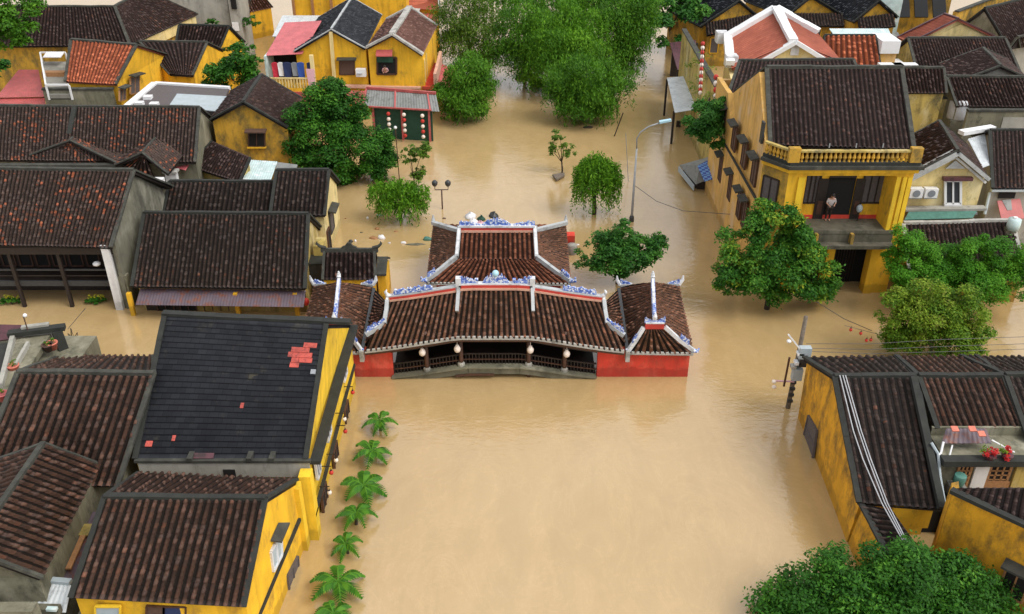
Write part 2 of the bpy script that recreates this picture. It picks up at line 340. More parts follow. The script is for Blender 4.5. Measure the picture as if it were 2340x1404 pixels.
def np_mesh(name, parts, mat, parent=None, smooth=False):
    """parts: list of (verts Nx3, quads Mx4, uv per vertex Nx2)"""
    o = root_loc(parent) if parent is not None else V((0, 0, 0)); vs, fs, us, k = [], [], [], 0
    for v, f, u in parts: vs.append(v); fs.append(f + k); us.append(u); k += len(v)
    v = np.concatenate(vs) - np.array(o); f = np.concatenate(fs); u = np.concatenate(us)
    me = bpy.data.meshes.new(name); me.vertices.add(len(v)); me.vertices.foreach_set('co', v.astype(np.float32).ravel())
    me.loops.add(f.size); me.loops.foreach_set('vertex_index', f.ravel().astype(np.int32))
    me.polygons.add(len(f)); me.polygons.foreach_set('loop_start', (np.arange(len(f)) * 4).astype(np.int32))
    uvl = me.uv_layers.new(name='UVMap'); uvl.data.foreach_set('uv', u[f.ravel()].astype(np.float32).ravel())
    if smooth: me.polygons.foreach_set('use_smooth', [True] * len(f))
    me.update(calc_edges=True); me.validate()
    return link(name, me, mat, parent)

_seed = [0]
def panel(A, B, C, D, pitch=0.23, crs=0.20, h=0.085, flat=False, bend=None, thick=0.14, jit=0.010):
    """one tiled roof slope: A-B along the ridge, D-C along the eave. Rows of half-round cover tiles run down the slope in courses."""
    A, B, C, D = [np.array(p, float) for p in (A, B, C, D)]
    ul = (np.linalg.norm(B - A) + np.linalg.norm(C - D)) / 2; vl = (np.linalg.norm(D - A) + np.linalg.norm(C - B)) / 2
    crs = crs if flat else min(crs, .17 + .0); nu = max(2, int(round(ul / pitch))); nv = max(2, int(round(vl / crs)))
    n = np.cross(B - A, D - A); n /= np.linalg.norm(n)
    if n[2] < 0: n = -n
    _seed[0] += 57
    if flat: fr = np.array([0.0, 0.5]); hh = np.array([0.0, 0.0])
    else: fr = np.array([0.0, 0.24, 0.46, 0.54, 0.73, 0.92]); hh = np.array([0.02, 0.0, 0.015, 0.78, 1.0, 0.80]) * h
    uu = (np.arange(nu)[:, None] + fr[None]).ravel(); uu = np.append(uu, nu); hu = np.append(np.tile(hh, nu), hh[0])
    k = len(uu); row = np.minimum(uu.astype(int), nu - 1)
    vv = np.repeat(np.arange(nv + 1), 2)[1:-1].astype(float); eps = np.tile([0.0, 0.0], nv)
    st = np.tile([0.0, 0.045 if flat else 0.020], nv)          # lower end of each course sits proud of the next
    m = len(vv); crsi = np.repeat(np.arange(nv), 2)
    U = (uu / nu)[:, None, None]; W = (vv / nv)[None, :, None]
    pts = (A * (1 - U) + B * U) * (1 - W) + (D * (1 - U) + C * U) * W
    jt = rng.normal(0, jit, (nu, nv))[row][:, crsi]
    if flat: jt = jt * 0.2
    hgt = hu[:, None] * (1 + 0.12 * rng.normal(0, 1, (nu, nv))[row][:, crsi]) + st[None] + jt * (0.3 + (hu[:, None] > 0.02))
    low = np.interp(np.arange(nu + 1), np.arange(0, nu + 4, 4), rng.normal(0, 0.035, len(np.arange(0, nu + 4, 4))))   # old roofs sag a little
    hgt = hgt + np.interp(uu, np.arange(nu + 1), low)[:, None] * np.sin(np.pi * vv / nv)[None]
    pts = pts + n[None, None] * hgt[..., None]
    if bend is not None: pts[..., 2] += bend(np.broadcast_to(uu[:, None] / nu, (k, m)), np.broadcast_to(vv[None] / nv, (k, m)))
    v = pts.reshape(-1, 3); i = np.arange(k - 1)[:, None] * m + np.arange(m - 1)[None]
    f = np.stack([i, i + m, i + m + 1, i + 1], -1).reshape(-1, 4)
    vuv = np.where(np.arange(m) % 2 == 0, vv + 0.02, vv - 0.02)
    uvs = np.stack([np.broadcast_to((uu + _seed[0] - 1e-3)[:, None], (k, m)), np.broadcast_to((vuv + _seed[0] * 3)[None], (k, m))], -1).reshape(-1, 2)
    us = uu.copy(); us[-1] = nu - 0.02; uvs[:, 0] = np.repeat(us + _seed[0] + 1e-3, m)
    out = [(v, f, uvs)]
    c0, c1, c2, c3 = A, B, C, D                                # boarding underneath
    if bend is None:
        q = np.array([c0, c1, c2, c3]) - n * 0.02; b = q - n * thick
        vs = np.concatenate([q, b]); fs = np.array([[7, 6, 5, 4], [0, 1, 5, 4], [1, 2, 6, 5], [2, 3, 7, 6], [3, 0, 4, 7]])
        out.append((vs, fs, np.full((8, 2), 0.1)))
    return out

def trims(roof, segs, mat='ridge_mortar', wd=0.30, h=0.16, name='ridge_trim'):
    for s in segs:
        p, q = s[0], s[1]; ww = s[2] if len(s) > 2 else wd; hh = s[3] if len(s) > 3 else h
        b = MB(); ww *= .74; hh *= .66; p = V(p); q = V(q); ln = (q - p).length; k = max(1, int(ln / 1.1)); prev = p
        for i in range(k):                                      # slightly uneven hand-laid mortar
            nx = L(p, q, (i + 1) / k) + V((0, 0, random.uniform(-0.02, 0.02) if i < k - 1 else 0))
            b.beam(prev, nx, ww * random.uniform(0.94, 1.06), hh * random.uniform(0.92, 1.08)); prev = nx
        b.build(name, mat, roof)

def gable(root, RL, RR, EL, ER, tm='tile_dark', wm='yellow_old', BL=None, BR=None, over=0.10, gi=0.12, zb=-1.0, pitch=0.23, crs=0.20,
          trim='ridge_mortar', tw=0.30, th=0.16, walls=True, flat=False, verge=True, h=0.085, backtile=True):
    RL, RR, EL, ER = [V(p) for p in (RL, RR, EL, ER)]
    if BL is None: BL = V((2 * RL.x - EL.x, 2 * RL.y - EL.y, EL.z))
    if BR is None: BR = V((2 * RR.x - ER.x, 2 * RR.y - ER.y, ER.z))
    BL, BR = V(BL), V(BR)
    parts = panel(RL, RR, ER, EL, pitch, crs, flat=flat, h=h) + panel(RR, RL, BL, BR, pitch, crs, flat=flat, h=h)
    roof = np_mesh('roof', parts, tm, root)
    if trim:
        sg = [(RL, RR, tw, th + 0.06)]
        if verge: sg += [(RL, EL, tw * 0.9, th), (RR, ER, tw * 0.9, th), (RL, BL, tw * 0.9, th), (RR, BR, tw * 0.9, th)]
        trims(roof, sg, trim, tw, th)
    if walls:
        ax = (RR - RL).normalized(); dn = V((0, 0, -0.17)); polys = []
        for Rr, E, Bk, s in ((RL, EL, BL, 1), (RR, ER, BR, -1)):
            e = L(E, Rr, over) + dn + ax * gi * s; r = Rr + dn + ax * gi * s; b = L(Bk, Rr, over) + dn + ax * gi * s
            polys.append([V((e.x, e.y, zb)), e, r, b, V((b.x, b.y, zb))])
        a, c = polys; mb = MB(); n = 5
        mb.add(a + c, [(0, 1, 2, 3, 4), (9, 8, 7, 6, 5)] + [(i, 5 + i, 5 + (i + 1) % n, (i + 1) % n) for i in range(n)])
        mb.build('wall', wm, root)
    return roof

def opening(root, corners, frame='timber_brown', pane='opening_dark', name='window', fw=0.08, proud=0.05, bars=(), inner='pane', sill=None, hood=None):
    """a window or door on a wall face. corners TL, TR, BR, BL as world points seen from outside; bars = relative x positions of mullions"""
    a, b, c, d = [V(q) for q in corners]; n = (b - a).cross(d - a).normalized()
    if n.dot(V((0, 0, CAM_H)) - a) < 0: n = -n
    mb = MB(); nn = n * proud
    def bar(p, q, w_): mb.beam(p - n * 0.06, q - n * 0.06, w_, 0.06 + proud, up=n)
    bar(a, b, fw); bar(d, c, fw); bar(a, d, fw); bar(b, c, fw)
    for t in bars: bar(L(a, b, t), L(d, c, t), fw * 0.7)
    o = mb.build(name, frame, root)
    MB().prism([a + n * 0.012, b + n * 0.012, c + n * 0.012, d + n * 0.012], n * -0.05).build(inner, pane, o)
    if sill: MB().beam(L(d, c, -0.08) - V((0, 0, 0.12)), L(d, c, 1.08) - V((0, 0, 0.12)), 0.22, 0.10).build('sill', sill, o)
    if hood:
        p, q = L(a, b, -0.15) + V((0, 0, 0.16)), L(a, b, 1.15) + V((0, 0, 0.16))
        MB().prism([p, q, q + n * 0.45 - V((0, 0, 0.10)), p + n * 0.45 - V((0, 0, 0.10))], (0, 0, 0.09)).build('hood', hood, o)
    return o
def rectY(x0, y0, x1, y1, Y): return [PY(x0, y0, Y), PY(x1, y0, Y), PY(x1, y1, Y), PY(x0, y1, Y)]
def sheet(root, A, B, C, D, mat, name='roof', t=0.05, wave=0.025, pitch=0.16):
    """corrugated metal sheet, ribs running from A-B down to D-C"""
    A, B, C, D = [np.array(p, float) for p in (A, B, C, D)]
    ul = (np.linalg.norm(B - A) + np.linalg.norm(C - D)) / 2; nu = max(4, int(ul / pitch) * 4)
    n = np.cross(B - A, D - A); n /= np.linalg.norm(n); n = n if n[2] > 0 else -n
    u = np.linspace(0, 1, nu + 1); hh = np.tile([0, 0.7, 1, 0.7], nu // 4 + 1)[:nu + 1] * wave
    W = np.linspace(0, 1, 5)
    pts = (A[None, None] * (1 - u[:, None, None]) + B[None, None] * u[:, None, None]) * (1 - W[None, :, None]) + (D * (1 - u[:, None, None]) + C * u[:, None, None]) * W[None, :, None]
    top = pts + n * hh[:, None, None]; bot = top - n * 0.02
    k, m = nu + 1, 5; i = np.arange(k - 1)[:, None] * m + np.arange(m - 1)[None]
    f = np.stack([i, i + m, i + m + 1, i + 1], -1).reshape(-1, 4); z = np.zeros((k * m, 2))
    return np_mesh(name, [(top.reshape(-1, 3), f, z), (bot.reshape(-1, 3), f[:, ::-1], z)], mat, root)

# ------------------------------------------------------------------ vegetation
def leaves(name, cl, n, size, mat, parent, aspect=0.5, up=0.7, shell=0.5, sub=7, subr=0.46, droop=0.0, flatz=0.85):
    """crown of single leaves. cl: (centre, radius). Leaves gather in sub-clumps over each clump so that sky and dark gaps show through"""
    cs, rs = [], []
    for c, r in cl:
        k = max(3, int(sub * (1 + 0.3 * rng.normal())))
        for j in range(k):
            d = rng.normal(size=3); d /= np.linalg.norm(d); d[2] *= flatz
            cs.append(np.array(c) + d * r * rng.uniform(0.45, 0.95)); rs.append(r * subr * rng.uniform(0.7, 1.3))
    cs = np.array(cs); rs = np.array(rs); pr = rs ** 2 / (rs ** 2).sum()
    ix = rng.choice(len(cs), n, p=pr); d = rng.normal(size=(n, 3)); d /= np.linalg.norm(d, axis=1)[:, None]
    d[:, 2] = np.where(d[:, 2] < -0.3, -d[:, 2], d[:, 2])
    stray = np.where(rng.random(n) < 0.14, rng.uniform(1.05, 1.45, n), 1.0)                  # loose sprays break up the outline
    pos = cs[ix] + d * (rs[ix] * stray * (shell * .6 + (1 - shell * .6) * rng.random(n) ** 0.6))[:, None] * np.array([1, 1, flatz])
    nrm = d * 0.55 + rng.normal(size=(n, 3)) * 0.45 + np.array([0, 0, up]); nrm /= np.linalg.norm(nrm, axis=1)[:, None]
    t = np.cross(nrm, rng.normal(size=(n, 3))); t /= np.linalg.norm(t, axis=1)[:, None]
    t[:, 2] -= droop; t /= np.linalg.norm(t, axis=1)[:, None]
    b = np.cross(nrm, t); b /= np.linalg.norm(b, axis=1)[:, None]
    s = size * rng.uniform(0.6, 1.35, n)[:, None]
    v = np.stack([pos - t * s * 0.5, pos + b * s * aspect * 0.5 - t * s * 0.05, pos + t * s * 0.5, pos - b * s * aspect * 0.5 - t * s * 0.05], 1).reshape(-1, 3)
    f = np.arange(n * 4).reshape(-1, 4); tint = np.clip(rng.random(n) * 0.48 + rng.random(len(cs))[ix] * 0.52, 0, 0.999)
    uv = np.repeat(np.stack([tint, rng.random(n)], 1), 4, axis=0)
    return np_mesh(name, [(v, f, uv)], mat, parent)
def strands(name, domes, n, mat, parent, length=(1.2, 2.6), leaf=0.22, per=16, width=0.28, out_=0.5, zmin=0.1):
    """hanging twigs with narrow leaves: domes = (centre, radius). Each twig springs outward from the dome and falls"""
    dv = np.array([r ** 2 for c, r in domes]); ix = rng.choice(len(domes), n, p=dv / dv.sum())
    C_ = np.array([np.array(c) for c, r in domes])[ix]; Rr = np.array([r for c, r in domes])[ix]
    d = rng.normal(size=(n, 3)); d[:, 2] = np.abs(d[:, 2]) * 0.9 + 0.05; d /= np.linalg.norm(d, axis=1)[:, None]
    st = C_ + d * (Rr * rng.uniform(0.55, 1.0, n))[:, None]; ln = rng.uniform(*length, n)
    hd = d.copy(); hd[:, 2] = 0; hd += rng.normal(size=(n, 3)) * np.array([0.3, 0.3, 0])
    s = np.linspace(0.05, 1, per)
    pos = st[:, None] + hd[:, None] * (out_ * np.sqrt(s))[None, :, None] * Rr[:, None, None] * 0.5 + np.array([0, 0, 1.0]) * (0.25 * s - 1.0 * s ** 1.6)[None, :, None] * ln[:, None, None]
    pos = pos.reshape(-1, 3) + rng.normal(size=(n * per, 3)) * 0.05; keep = pos[:, 2] > zmin; pos = pos[keep]; m = len(pos)
    t = rng.normal(size=(m, 3)) * 0.55; t[:, 2] -= 0.75; t /= np.linalg.norm(t, axis=1)[:, None]
    b = np.cross(t, rng.normal(size=(m, 3))); b /= np.linalg.norm(b, axis=1)[:, None]
    sz = leaf * rng.uniform(0.6, 1.4, m)[:, None]
    v = np.stack([pos, pos + t * sz * 0.45 + b * sz * width * 0.5, pos + t * sz, pos + t * sz * 0.45 - b * sz * width * 0.5], 1).reshape(-1, 3)
    tint = np.clip(np.repeat(rng.random(n), per)[keep] * 0.6 + rng.random(m) * 0.4, 0, 0.999)
    return np_mesh(name, [(v, np.arange(m * 4).reshape(-1, 4), np.repeat(np.stack([tint, tint], 1), 4, axis=0))], mat, parent)
def trunk(parent, base, tips, r0=0.16, mat='bark', fork=0.45):
    base = V(base); mb = MB(); top = V((sum(t[0] for t in tips) / len(tips), sum(t[1] for t in tips) / len(tips), sum(t[2] for t in tips) / len(tips)))
    fk = L(base, V((L(base, top, 0.5).x, L(base, top, 0.5).y, top.z)), fork)
    mb.tube([base - V((0, 0, 0.8)), L(base, fk, 0.4) + V((0.04, 0.03, 0)), fk], [r0 * 1.15, r0, r0 * 0.8], 9)
    for t in tips:
        t = V(t); m1 = L(fk, t, 0.5) + V((random.uniform(-.15, .15), random.uniform(-.15, .15), 0.15 * (t - fk).length))
        mb.tube([fk - V((0, 0, 0.05)), m1, t], [r0 * 0.6, r0 * 0.38, r0 * 0.12], 6)
    return mb.build('trunk', mat, parent, True)
def PL(px, py, p0, p1):
    """sight line meets the upright plane through p0 and p1"""
    d = V((p1[0] - p0[0], p1[1] - p0[1], 0)); n = V((-d.y, d.x, 0)); o = V((0, 0, CAM_H)); r = ray(px, py)
    return o + r * ((V((p0[0], p0[1], 0)) - V((0, 0, 0))).dot(n) / V((r.x, r.y, 0)).dot(n))
def crenel(name, p, q, n, mat, par, lo=-.10, hi=.07, t=.10, f=None):
    """one continuous eave strip whose top edge rises at every tile end"""
    top = []
    for i in range(n):
        for u, hgt in (((i + .02) / n, 0.0), ((i + .38) / n, 0.0), ((i + .40) / n, hi), ((i + .98) / n, hi)):
            a = L(p, q, u) + V((0, 0, (f(u) if f else 0) + hgt)); top.append(a)
    bot = [L(p, q, i / 24) + V((0, 0, (f(i / 24) if f else 0) + lo)) for i in range(25)]
    return MB().prism(bot + top[::-1], (0, t, 0)).build(name, mat, par)
def clumps(lst, Y):
    """crown clumps measured in the photo: (px, py, radius px, depth offset)"""
    o = []
    for px, py, r, dy in lst:
        c = PY(px, py, Y + dy); o.append((tuple(c), r / ppm(c)))
    return o
# ================================================================== water
def water():
    m, n, b = _mat('flood_water')
    co = objco(n)
    f1 = noise(n, 0.05, 6, 0.6, objco(n, (1.0, 0.55, 1)), dist=1.2)
    r = ramp(n, [(0.30, (0.405, 0.275, 0.120)), (0.50, (0.455, 0.315, 0.146)), (0.72, (0.49, 0.350, 0.176))]); n.links.new(f1, r.inputs[0])
    f2 = noise(n, 0.6, 6, 0.65, objco(n, (1.0, 0.35, 1)), dist=1.5)
    r2 = ramp(n, [(0.35, (0.95, 0.95, 0.94)), (0.68, (1.05, 1.05, 1.06))]); n.links.new(f2, r2.inputs[0])
    f3 = noise(n, 0.22, 9, 0.72, objco(n, (1.0, 0.8, 1)), dist=2.6)                      # silt streaks and thin scum lines drawn out by the current
    r3 = ramp(n, [(0.485, (1, 1, 1)), (0.50, (1.07, 1.07, 1.09)), (0.515, (1, 1, 1)), (0.62, (0.975, 0.97, 0.96))]); n.links.new(f3, r3.inputs[0])
    c12 = mix(n, 1.0, r.outputs[0], r2.outputs[0], 'MULTIPLY')
    n.links.new(mix(n, 1.0, c12, r3.outputs[0], 'MULTIPLY'), b.inputs['Base Color'])
    b.inputs['Roughness'].default_value = 0.10; b.inputs['IOR'].default_value = 2.0
    wv = noise(n, 3.2, 3, 0.55, objco(n, (0.8, 1.6, 1)), dist=0.6); wv2 = noise(n, 0.7, 3, 0.5, objco(n, (0.7, 1.3, 1)), dist=1.0)
    hh = mathn(n, 'ADD', mathn(n, 'MULTIPLY', wv, 0.55), wv2)
    bp = N(n, 'ShaderNodeBump'); bp.inputs['Strength'].default_value = 0.36; bp.inputs['Distance'].default_value = 0.06
    n.links.new(hh, bp.inputs['Height']); n.links.new(bp.outputs[0], b.inputs['Normal'])
    return m
water()
MB().add([(-900, -300, 0), (900, -300, 0), (900, 1500, 0), (-900, 1500, 0)], [(0, 1, 2, 3)]).build('water', 'flood_water').__setitem__('kind', 'structure')
MB().add([(-900, -300, -2.2), (900, -300, -2.2), (900, 1500, -2.2), (-900, 1500, -2.2)], [(0, 1, 2, 3)]).build('ground', 'concrete').__setitem__('kind', 'structure')
# ================================================================== houses along the near left side
G_L = None
def house(name, label, at, cat='house', group=None): return thing(name, label, cat, at, group)

# --- slate-roofed yellow house at the corner of the bridge
h = house('yellow_house', 'yellow corner house under a blue-black slate roof with a patch of red replacement tiles', (-10.5, 31, 0))
rl, rr, el, er = P(378, 719, 6.7), P(746, 742, 6.7), P(315, 1040, 3.5), P(699, 1050, 3.5); el.y = er.y
bl, br = V((el.x, 36.6, 3.5)), V((-7.55, 36.6, 3.5))
roof = gable(h, rl, rr, el, er, 'tile_slate', 'yellow_bright', BL=bl, BR=br, flat=True, crs=0.235, pitch=0.36, trim=None, over=0.0, gi=0.03)
ox = V((0.95, 0.1, 0))
trims(roof, [(rl - V((.1, 0, 0)), rr + ox, 0.42, 0.20), (rl, el, 0.30, 0.16), (rr, er, 0.26, 0.14), (rl, bl, 0.3, 0.16), (rr, br, 0.3, 0.16)], 'ridge_dark')
def on_roof(u, v, A, B, C, D): return (A * (1 - u) + B * u) * (1 - v) + (D * (1 - u) + C * u) * v
nrm = (rr - rl).cross(el - rl).normalized(); nrm = nrm if nrm.z > 0 else -nrm
def red_patch(name, cells, mat):                              # cells: (course, u0, u1); courses follow the roof's own 26 courses
    for c, u0, u1 in cells:
        a, b, c2, d = [on_roof(u, v, rl, rr, er, el) + nrm * k for u, v, k in ((u0, c / 26, .035), (u1, c / 26, .035), (u1, (c + 1) / 26, .062), (u0, (c + 1) / 26, .062))]
        MB().slab([a, b, c2, d], 0.03).build(name, mat, roof)
red_patch('red_tile', [(4, .885, .965), (5, .815, .925), (6, .80, .945), (7, .87, .95), (7, .825, .868), (8, .82, .875)], 'red_tile')
red_patch('red_tile', [(23, .045, .085), (16, .565, .585), (22, .195, .215)], 'red_tile')
for q in ((25, .33, .46),): red_patch('faded_red_tile', [q], 'sheet_maroon')
MB().slab([on_roof(.955, .36, rl, rr, er, el) + nrm * .10, on_roof(.985, .36, rl, rr, er, el) + nrm * .10, on_roof(.985, .395, rl, rr, er, el) + nrm * .12, on_roof(.955, .395, rl, rr, er, el) + nrm * .12], .05).build('vent', 'metal_grey', roof)
# ledge at eave level along the lane
MB().box(-7.62, -7.22, 26.9, 36.7, 3.25, 3.42).build('ledge', 'ridge_dark', h)
mb = MB(); mb.box(-7.62, -7.50, 26.3, 36.6, 1.16, 1.30); mb.build('string_course', 'ridge_dark', h)
MB().box(-7.95, -7.50, 26.25, 26.75, -1, 3.2).build('pillar', 'yellow_bright', h)
fy = min(el.y, er.y) - .06
MB().box(el.x + .1, -7.62, fy - .05, fy + .02, 2.72, 3.44).build('fascia', 'concrete', h); MB().box(el.x, -7.55, fy - .10, fy + .06, 3.44, 3.55).build('gutter', 'ridge_mortar', h)
MB().box(el.x + .1, -7.62, fy - .02, fy + .04, .5, 2.61).build('lower_fascia', 'mossy', h)
MB().box(-10.9, -10.45, fy - .09, fy - .05, 2.5, 3.1).build('drain_opening', 'opening_dark', h)
for u_ in (.35, .72, .86): MB().box(el.x + u_ * 6 - .1, el.x + u_ * 6 + .1, fy - .14, fy + .4, 3.551, 3.70).build('gutter_strap', 'ridge_mortar', h)
for y0, z0, hh, wd in ((34.2, 1.9, .95, .8), (29.9, 1.9, .95, .8), (27.6, 1.9, .9, .6)):
    X = -7.60
    o = opening(h, [V((X, y0, z0 + hh)), V((X, y0 + wd, z0 + hh)), V((X, y0 + wd, z0)), V((X, y0, z0))], 'white_trim', 'shutter_grey', fw=.07, bars=(.5,))
for y0, hh in ((30.5, .8), (27.8, .85), (33.6, .7)):
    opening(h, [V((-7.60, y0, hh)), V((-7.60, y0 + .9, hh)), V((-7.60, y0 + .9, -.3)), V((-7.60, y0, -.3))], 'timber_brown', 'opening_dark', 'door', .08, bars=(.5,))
def lantern(p, r, mat, label, group=None, cap='timber_dark'):
    t = thing('lantern', label, 'lantern', p, group)
    MB().ball(V(p), r, r * 1.15, 10, 6).build('shade', mat, t, True)
    mb = MB(); mb.lathe(V(p) + V((0, 0, r * 1.05)), [(r * .45, 0), (r * .5, r * .25), (r * .1, r * .35)], 8); mb.tube([V(p) + V((0, 0, r * 1.3)), V(p) + V((0, 0, r * 2.6))], .012, 5); mb.build('cap', cap, t)
    return t
for (px, py), m, lb in (((806, 897), 'lantern_red', 'red lantern hanging on the yellow corner house by the bridge end'), ((787, 958), 'lantern_white', 'pale lantern on the yellow corner house above a doorway'), ((789, 986), 'lantern_red', 'red lantern on the yellow corner house below a pale one'),
                        ((768, 1052), 'lantern_white', 'pale lantern beside the second palm on the yellow lane wall'), ((757, 1080), 'lantern_red', 'red lantern low on the yellow lane wall by the third palm'), ((753, 1126), 'lantern_white', 'pale lantern lowest on the yellow lane wall')):
    p = PX(px, py, -7.25); lantern(p, .095, m, lb); 
    MB().beam((-7.62, p.y, p.z + .30), (-7.22, p.y, p.z + .30), .03, .03).build('bracket', 'timber_dark', h)

# --- front yellow house with the brown tiled roof
h = house('yellow_house', 'nearest yellow house with reddish brown tiled roof, white shuttered window on its lane side', (-10.5, 22, 0))
rl, rr, el, er = P(240, 1137, 5.0), P(607, 1141, 5.0), P(163, 1367, 3.0), P(557, 1388, 3.0)
bl, br = P(318, 1082, 3.2), P(677, 1098, 3.2)
gable(h, rl, rr, el, er, 'tile_brown', 'yellow_warm', BL=bl, BR=br, pitch=.26, crs=.22, tw=.28, th=.14, gi=.01, over=.06, trim='ridge_dark')
wa, wb = V((-8.30 + .02, 22.6, 0)), V((-7.97 + .02, 25.9, 0)); wd_ = (wb - wa).normalized(); wn = V((wd_.y, -wd_.x, 0))
WL = lambda px, py, o=0.0: PL(px, py, wa, wb) + wn * o
p_, q_ = WL(694, 1165), WL(585, 1430); MB().beam(V((p_.x, p_.y, (p_.z + q_.z) / 2)), V((q_.x, q_.y, (p_.z + q_.z) / 2)), .12, .13).build('string_course', 'ridge_dark', h)
c_ = WL(680, 1120); MB().prism([V((c_.x, c_.y - .25, -1)) - wn * .1, V((c_.x, c_.y + .2, -1)) - wn * .1, V((c_.x, c_.y + .2, -1)) + wn * .12, V((c_.x, c_.y - .25, -1)) + wn * .12], (0, 0, 4.1)).build('pilaster', 'yellow_bright', h)
c_ = WL(704, 1185, .12); MB().box(c_.x - .15, c_.x + .12, c_.y - .1, c_.y + .25, c_.z - .1, c_.z + .75).build('meter_box', 'shutter_grey', h)
opening(h, [WL(618, 1262), WL(641, 1216), WL(643, 1268), WL(624, 1306)], 'white_trim', 'tarp_grey', fw=.09, bars=(.5,), proud=.06)
MB().prism([WL(619, 1238), WL(637, 1198), WL(644, 1196, .3), WL(625, 1240, .3)], (0, 0, .07)).build('hood', 'ridge_mortar', h)
opening(h, [WL(657, 1316), WL(680, 1272), WL(682, 1300), WL(661, 1352)], 'shutter_grey', 'shutter_grey', fw=.08, bars=(.5,))
Yf = er.y + .32
for x0, x1, mt, nm in ((218, 275, 'tarp_grey', 'window'), (335, 375, 'shutter_brown', 'door'), (375, 425, 'cloth_navy', 'door'), (470, 530, 'tarp_grey', 'window')):
    q = rectY(x0, 1386, x1, 1470, Yf); opening(h, q, 'yellow_bright' if nm == 'window' else 'timber_brown', mt, nm, .06)

# --- dark brown roof to the west of the slate house
h = house('old_house', 'long dark roof behind the nearest house, tiles bleached orange at one end', (-16, 29, 0))
rl, rr = P(42, 852, 5.6), P(352, 857, 5.6)
el, er = P(-62, 1110, 3.0), P(270, 1112, 3.0)
bl, br = P(128, 833, 3.9), P(352, 815, 3.9); bl = V((bl.x, br.y, 3.9))
gable(h, rl, rr, el, er, 'tile_brown', 'mossy', BL=bl, BR=br, pitch=.30, crs=.27, tw=.30, th=.16, gi=.1, trim='ridge_mortar')

h = house('old_house', 'dark ridged roof set crosswise to its neighbours, in the corner beside the yellow house', (-17, 23, 0))
ra, rb = P(100, 1016, 5.2), P(-70, 1262, 5.2)
la, lb = P(-80, 1080, 3.4), P(-250, 1330, 3.4)
ea, eb = P(228, 1064, 3.4), P(96, 1322, 3.4)
gable(h, rb, ra, eb, ea, 'tile_brown', 'mossy', BL=lb, BR=la, pitch=.29, crs=.27, tw=.24, th=.15, gi=.1, trim='ridge_mortar')
MB().box(-17.3, -15.0, 19.95, 20.35, -1, 3.2).build('parapet', 'mossy', h)

sh = thing('yard_roof', 'purple metal sheeting over the narrow yard between the two nearest tiled roofs', 'roof', P(180, 1260, 2))
a, b, c, d = P(195, 1170, 2.2), P(236, 1170, 2.2), P(168, 1336, 2.0), P(92, 1330, 2.0)
sheet(sh, a, b, c, d, 'sheet_purple')
q = [P(176, 1200, 2.3), P(222, 1200, 2.3), P(200, 1226, 2.3), P(160, 1226, 2.3)]; MB().slab(q, .06).build('patch', 'mossy_yellow', sh)
MB().prism([P(186, 1222, 2.3), P(198, 1222, 2.3), P(163, 1302, 2.25), P(150, 1302, 2.25)], (0, 0, .06)).build('plank', 'shutter_tan', sh)
MB().tube([P(194, 1170, 2.4), P(178, 1198, 2.4)], .05).build('pipe', 'sheet_cyan', sh)
sh = thing('metal_roof', 'grey corrugated metal roof with a pale gutter below the dark ridged roof', 'roof', P(60, 1370, 2.2))
a, b, c, d = P(30, 1328, 2.5), P(163, 1338, 2.5), P(150, 1400, 2.1), P(-60, 1420, 2.1)
sheet(sh, a, b, c, d, 'sheet_white', wave=.03); MB().beam(P(-20, 1318, 2.5), P(163, 1334, 2.5), .2, .14).build('gutter', 'tarp_grey', sh)
MB().beam(P(-20, 1398, 2.15), P(140, 1402, 2.15), .25, .3).build('kerb_wall', 'mossy', sh)
MB().beam(P(108, 1394, 2.5), P(131, 1395, 2.5), .14, .1).build('cap_tile', 'sheet_cyan', sh)
MB().box(-14.3, -11.4, 18.6, 24, -1, 1.9).build('wall', 'mossy', sh)

# --- roof terrace on the far left
h = house('terrace_house', 'weathered house with a white roof terrace, flower pots and a sagging dark roof edge', (-20, 33, 0))
ta, tb, tc, td = P(36, 782, 4.6), P(118, 776, 4.6), P(36, 905, 4.4), P(-40, 910, 4.4)
MB().slab([ta, tb, tc, td], .25).build('terrace', 'mossy', h)
MB().beam(P(36, 786, 4.6), P(8, 900, 4.4), .18, .5).build('parapet', 'concrete', h)
MB().beam(P(70, 800, 4.6), P(42, 850, 4.5), .12, .45).build('parapet', 'concrete', h)
MB().beam(P(58, 778, 4.6), P(120, 770, 4.6), .22, .7).build('parapet', 'concrete', h)
MB().slab([P(-80, 742, 5.0), P(105, 746, 5.0), P(105, 768, 4.7), P(-80, 790, 4.4)], .12).build('canopy', 'sheet_maroon', h)
MB().beam(P(20, 768, 5.0), P(150, 752, 5.0), .35, .2).build('roof_edge', 'ridge_dark', h)
MB().beam(P(128, 757, 5.0), P(146, 806, 4.0), .4, .2).build('roof_edge', 'ridge_dark', h)
MB().beam(P(0, 800, 4.6), P(-30, 930, 4.4), .8, .3).build('roof_edge', 'ridge_dark', h)
MB().box(-25, -18.4, 29, 34.5, -1, 4.2).build('wall', 'mossy', h)
MB().tube([P(112, 790, 4.6), P(76, 824, 4.5)], .05).build('pipe', 'metal_grey', h)
for i, (px, py, m, lb) in enumerate(((34, 850, 'coral_tile', 'orange clay pot at the edge of the white roof terrace'), (112, 802, 'shutter_brown', 'brown clay pot in the corner of the white roof terrace'), (122, 798, 'coral_tile', 'small orange pot next to the brown pot on the terrace'), (10, 915, 'sheet_red', 'faded red tub low on the white roof terrace'))):
    p = P(px, py, 4.55); t = thing('flower_pot', lb, 'flower pot', p); MB().lathe(p, [(.16, 0), (.22, .28), (.25, .30), (.25, .34), (.20, .34), (.19, .30)], 12).build('pot', m, t, True)
    leaves('plant', [(tuple(p + V((0, 0, .42))), .14)], 50, .09, 'leaf_olive', t)
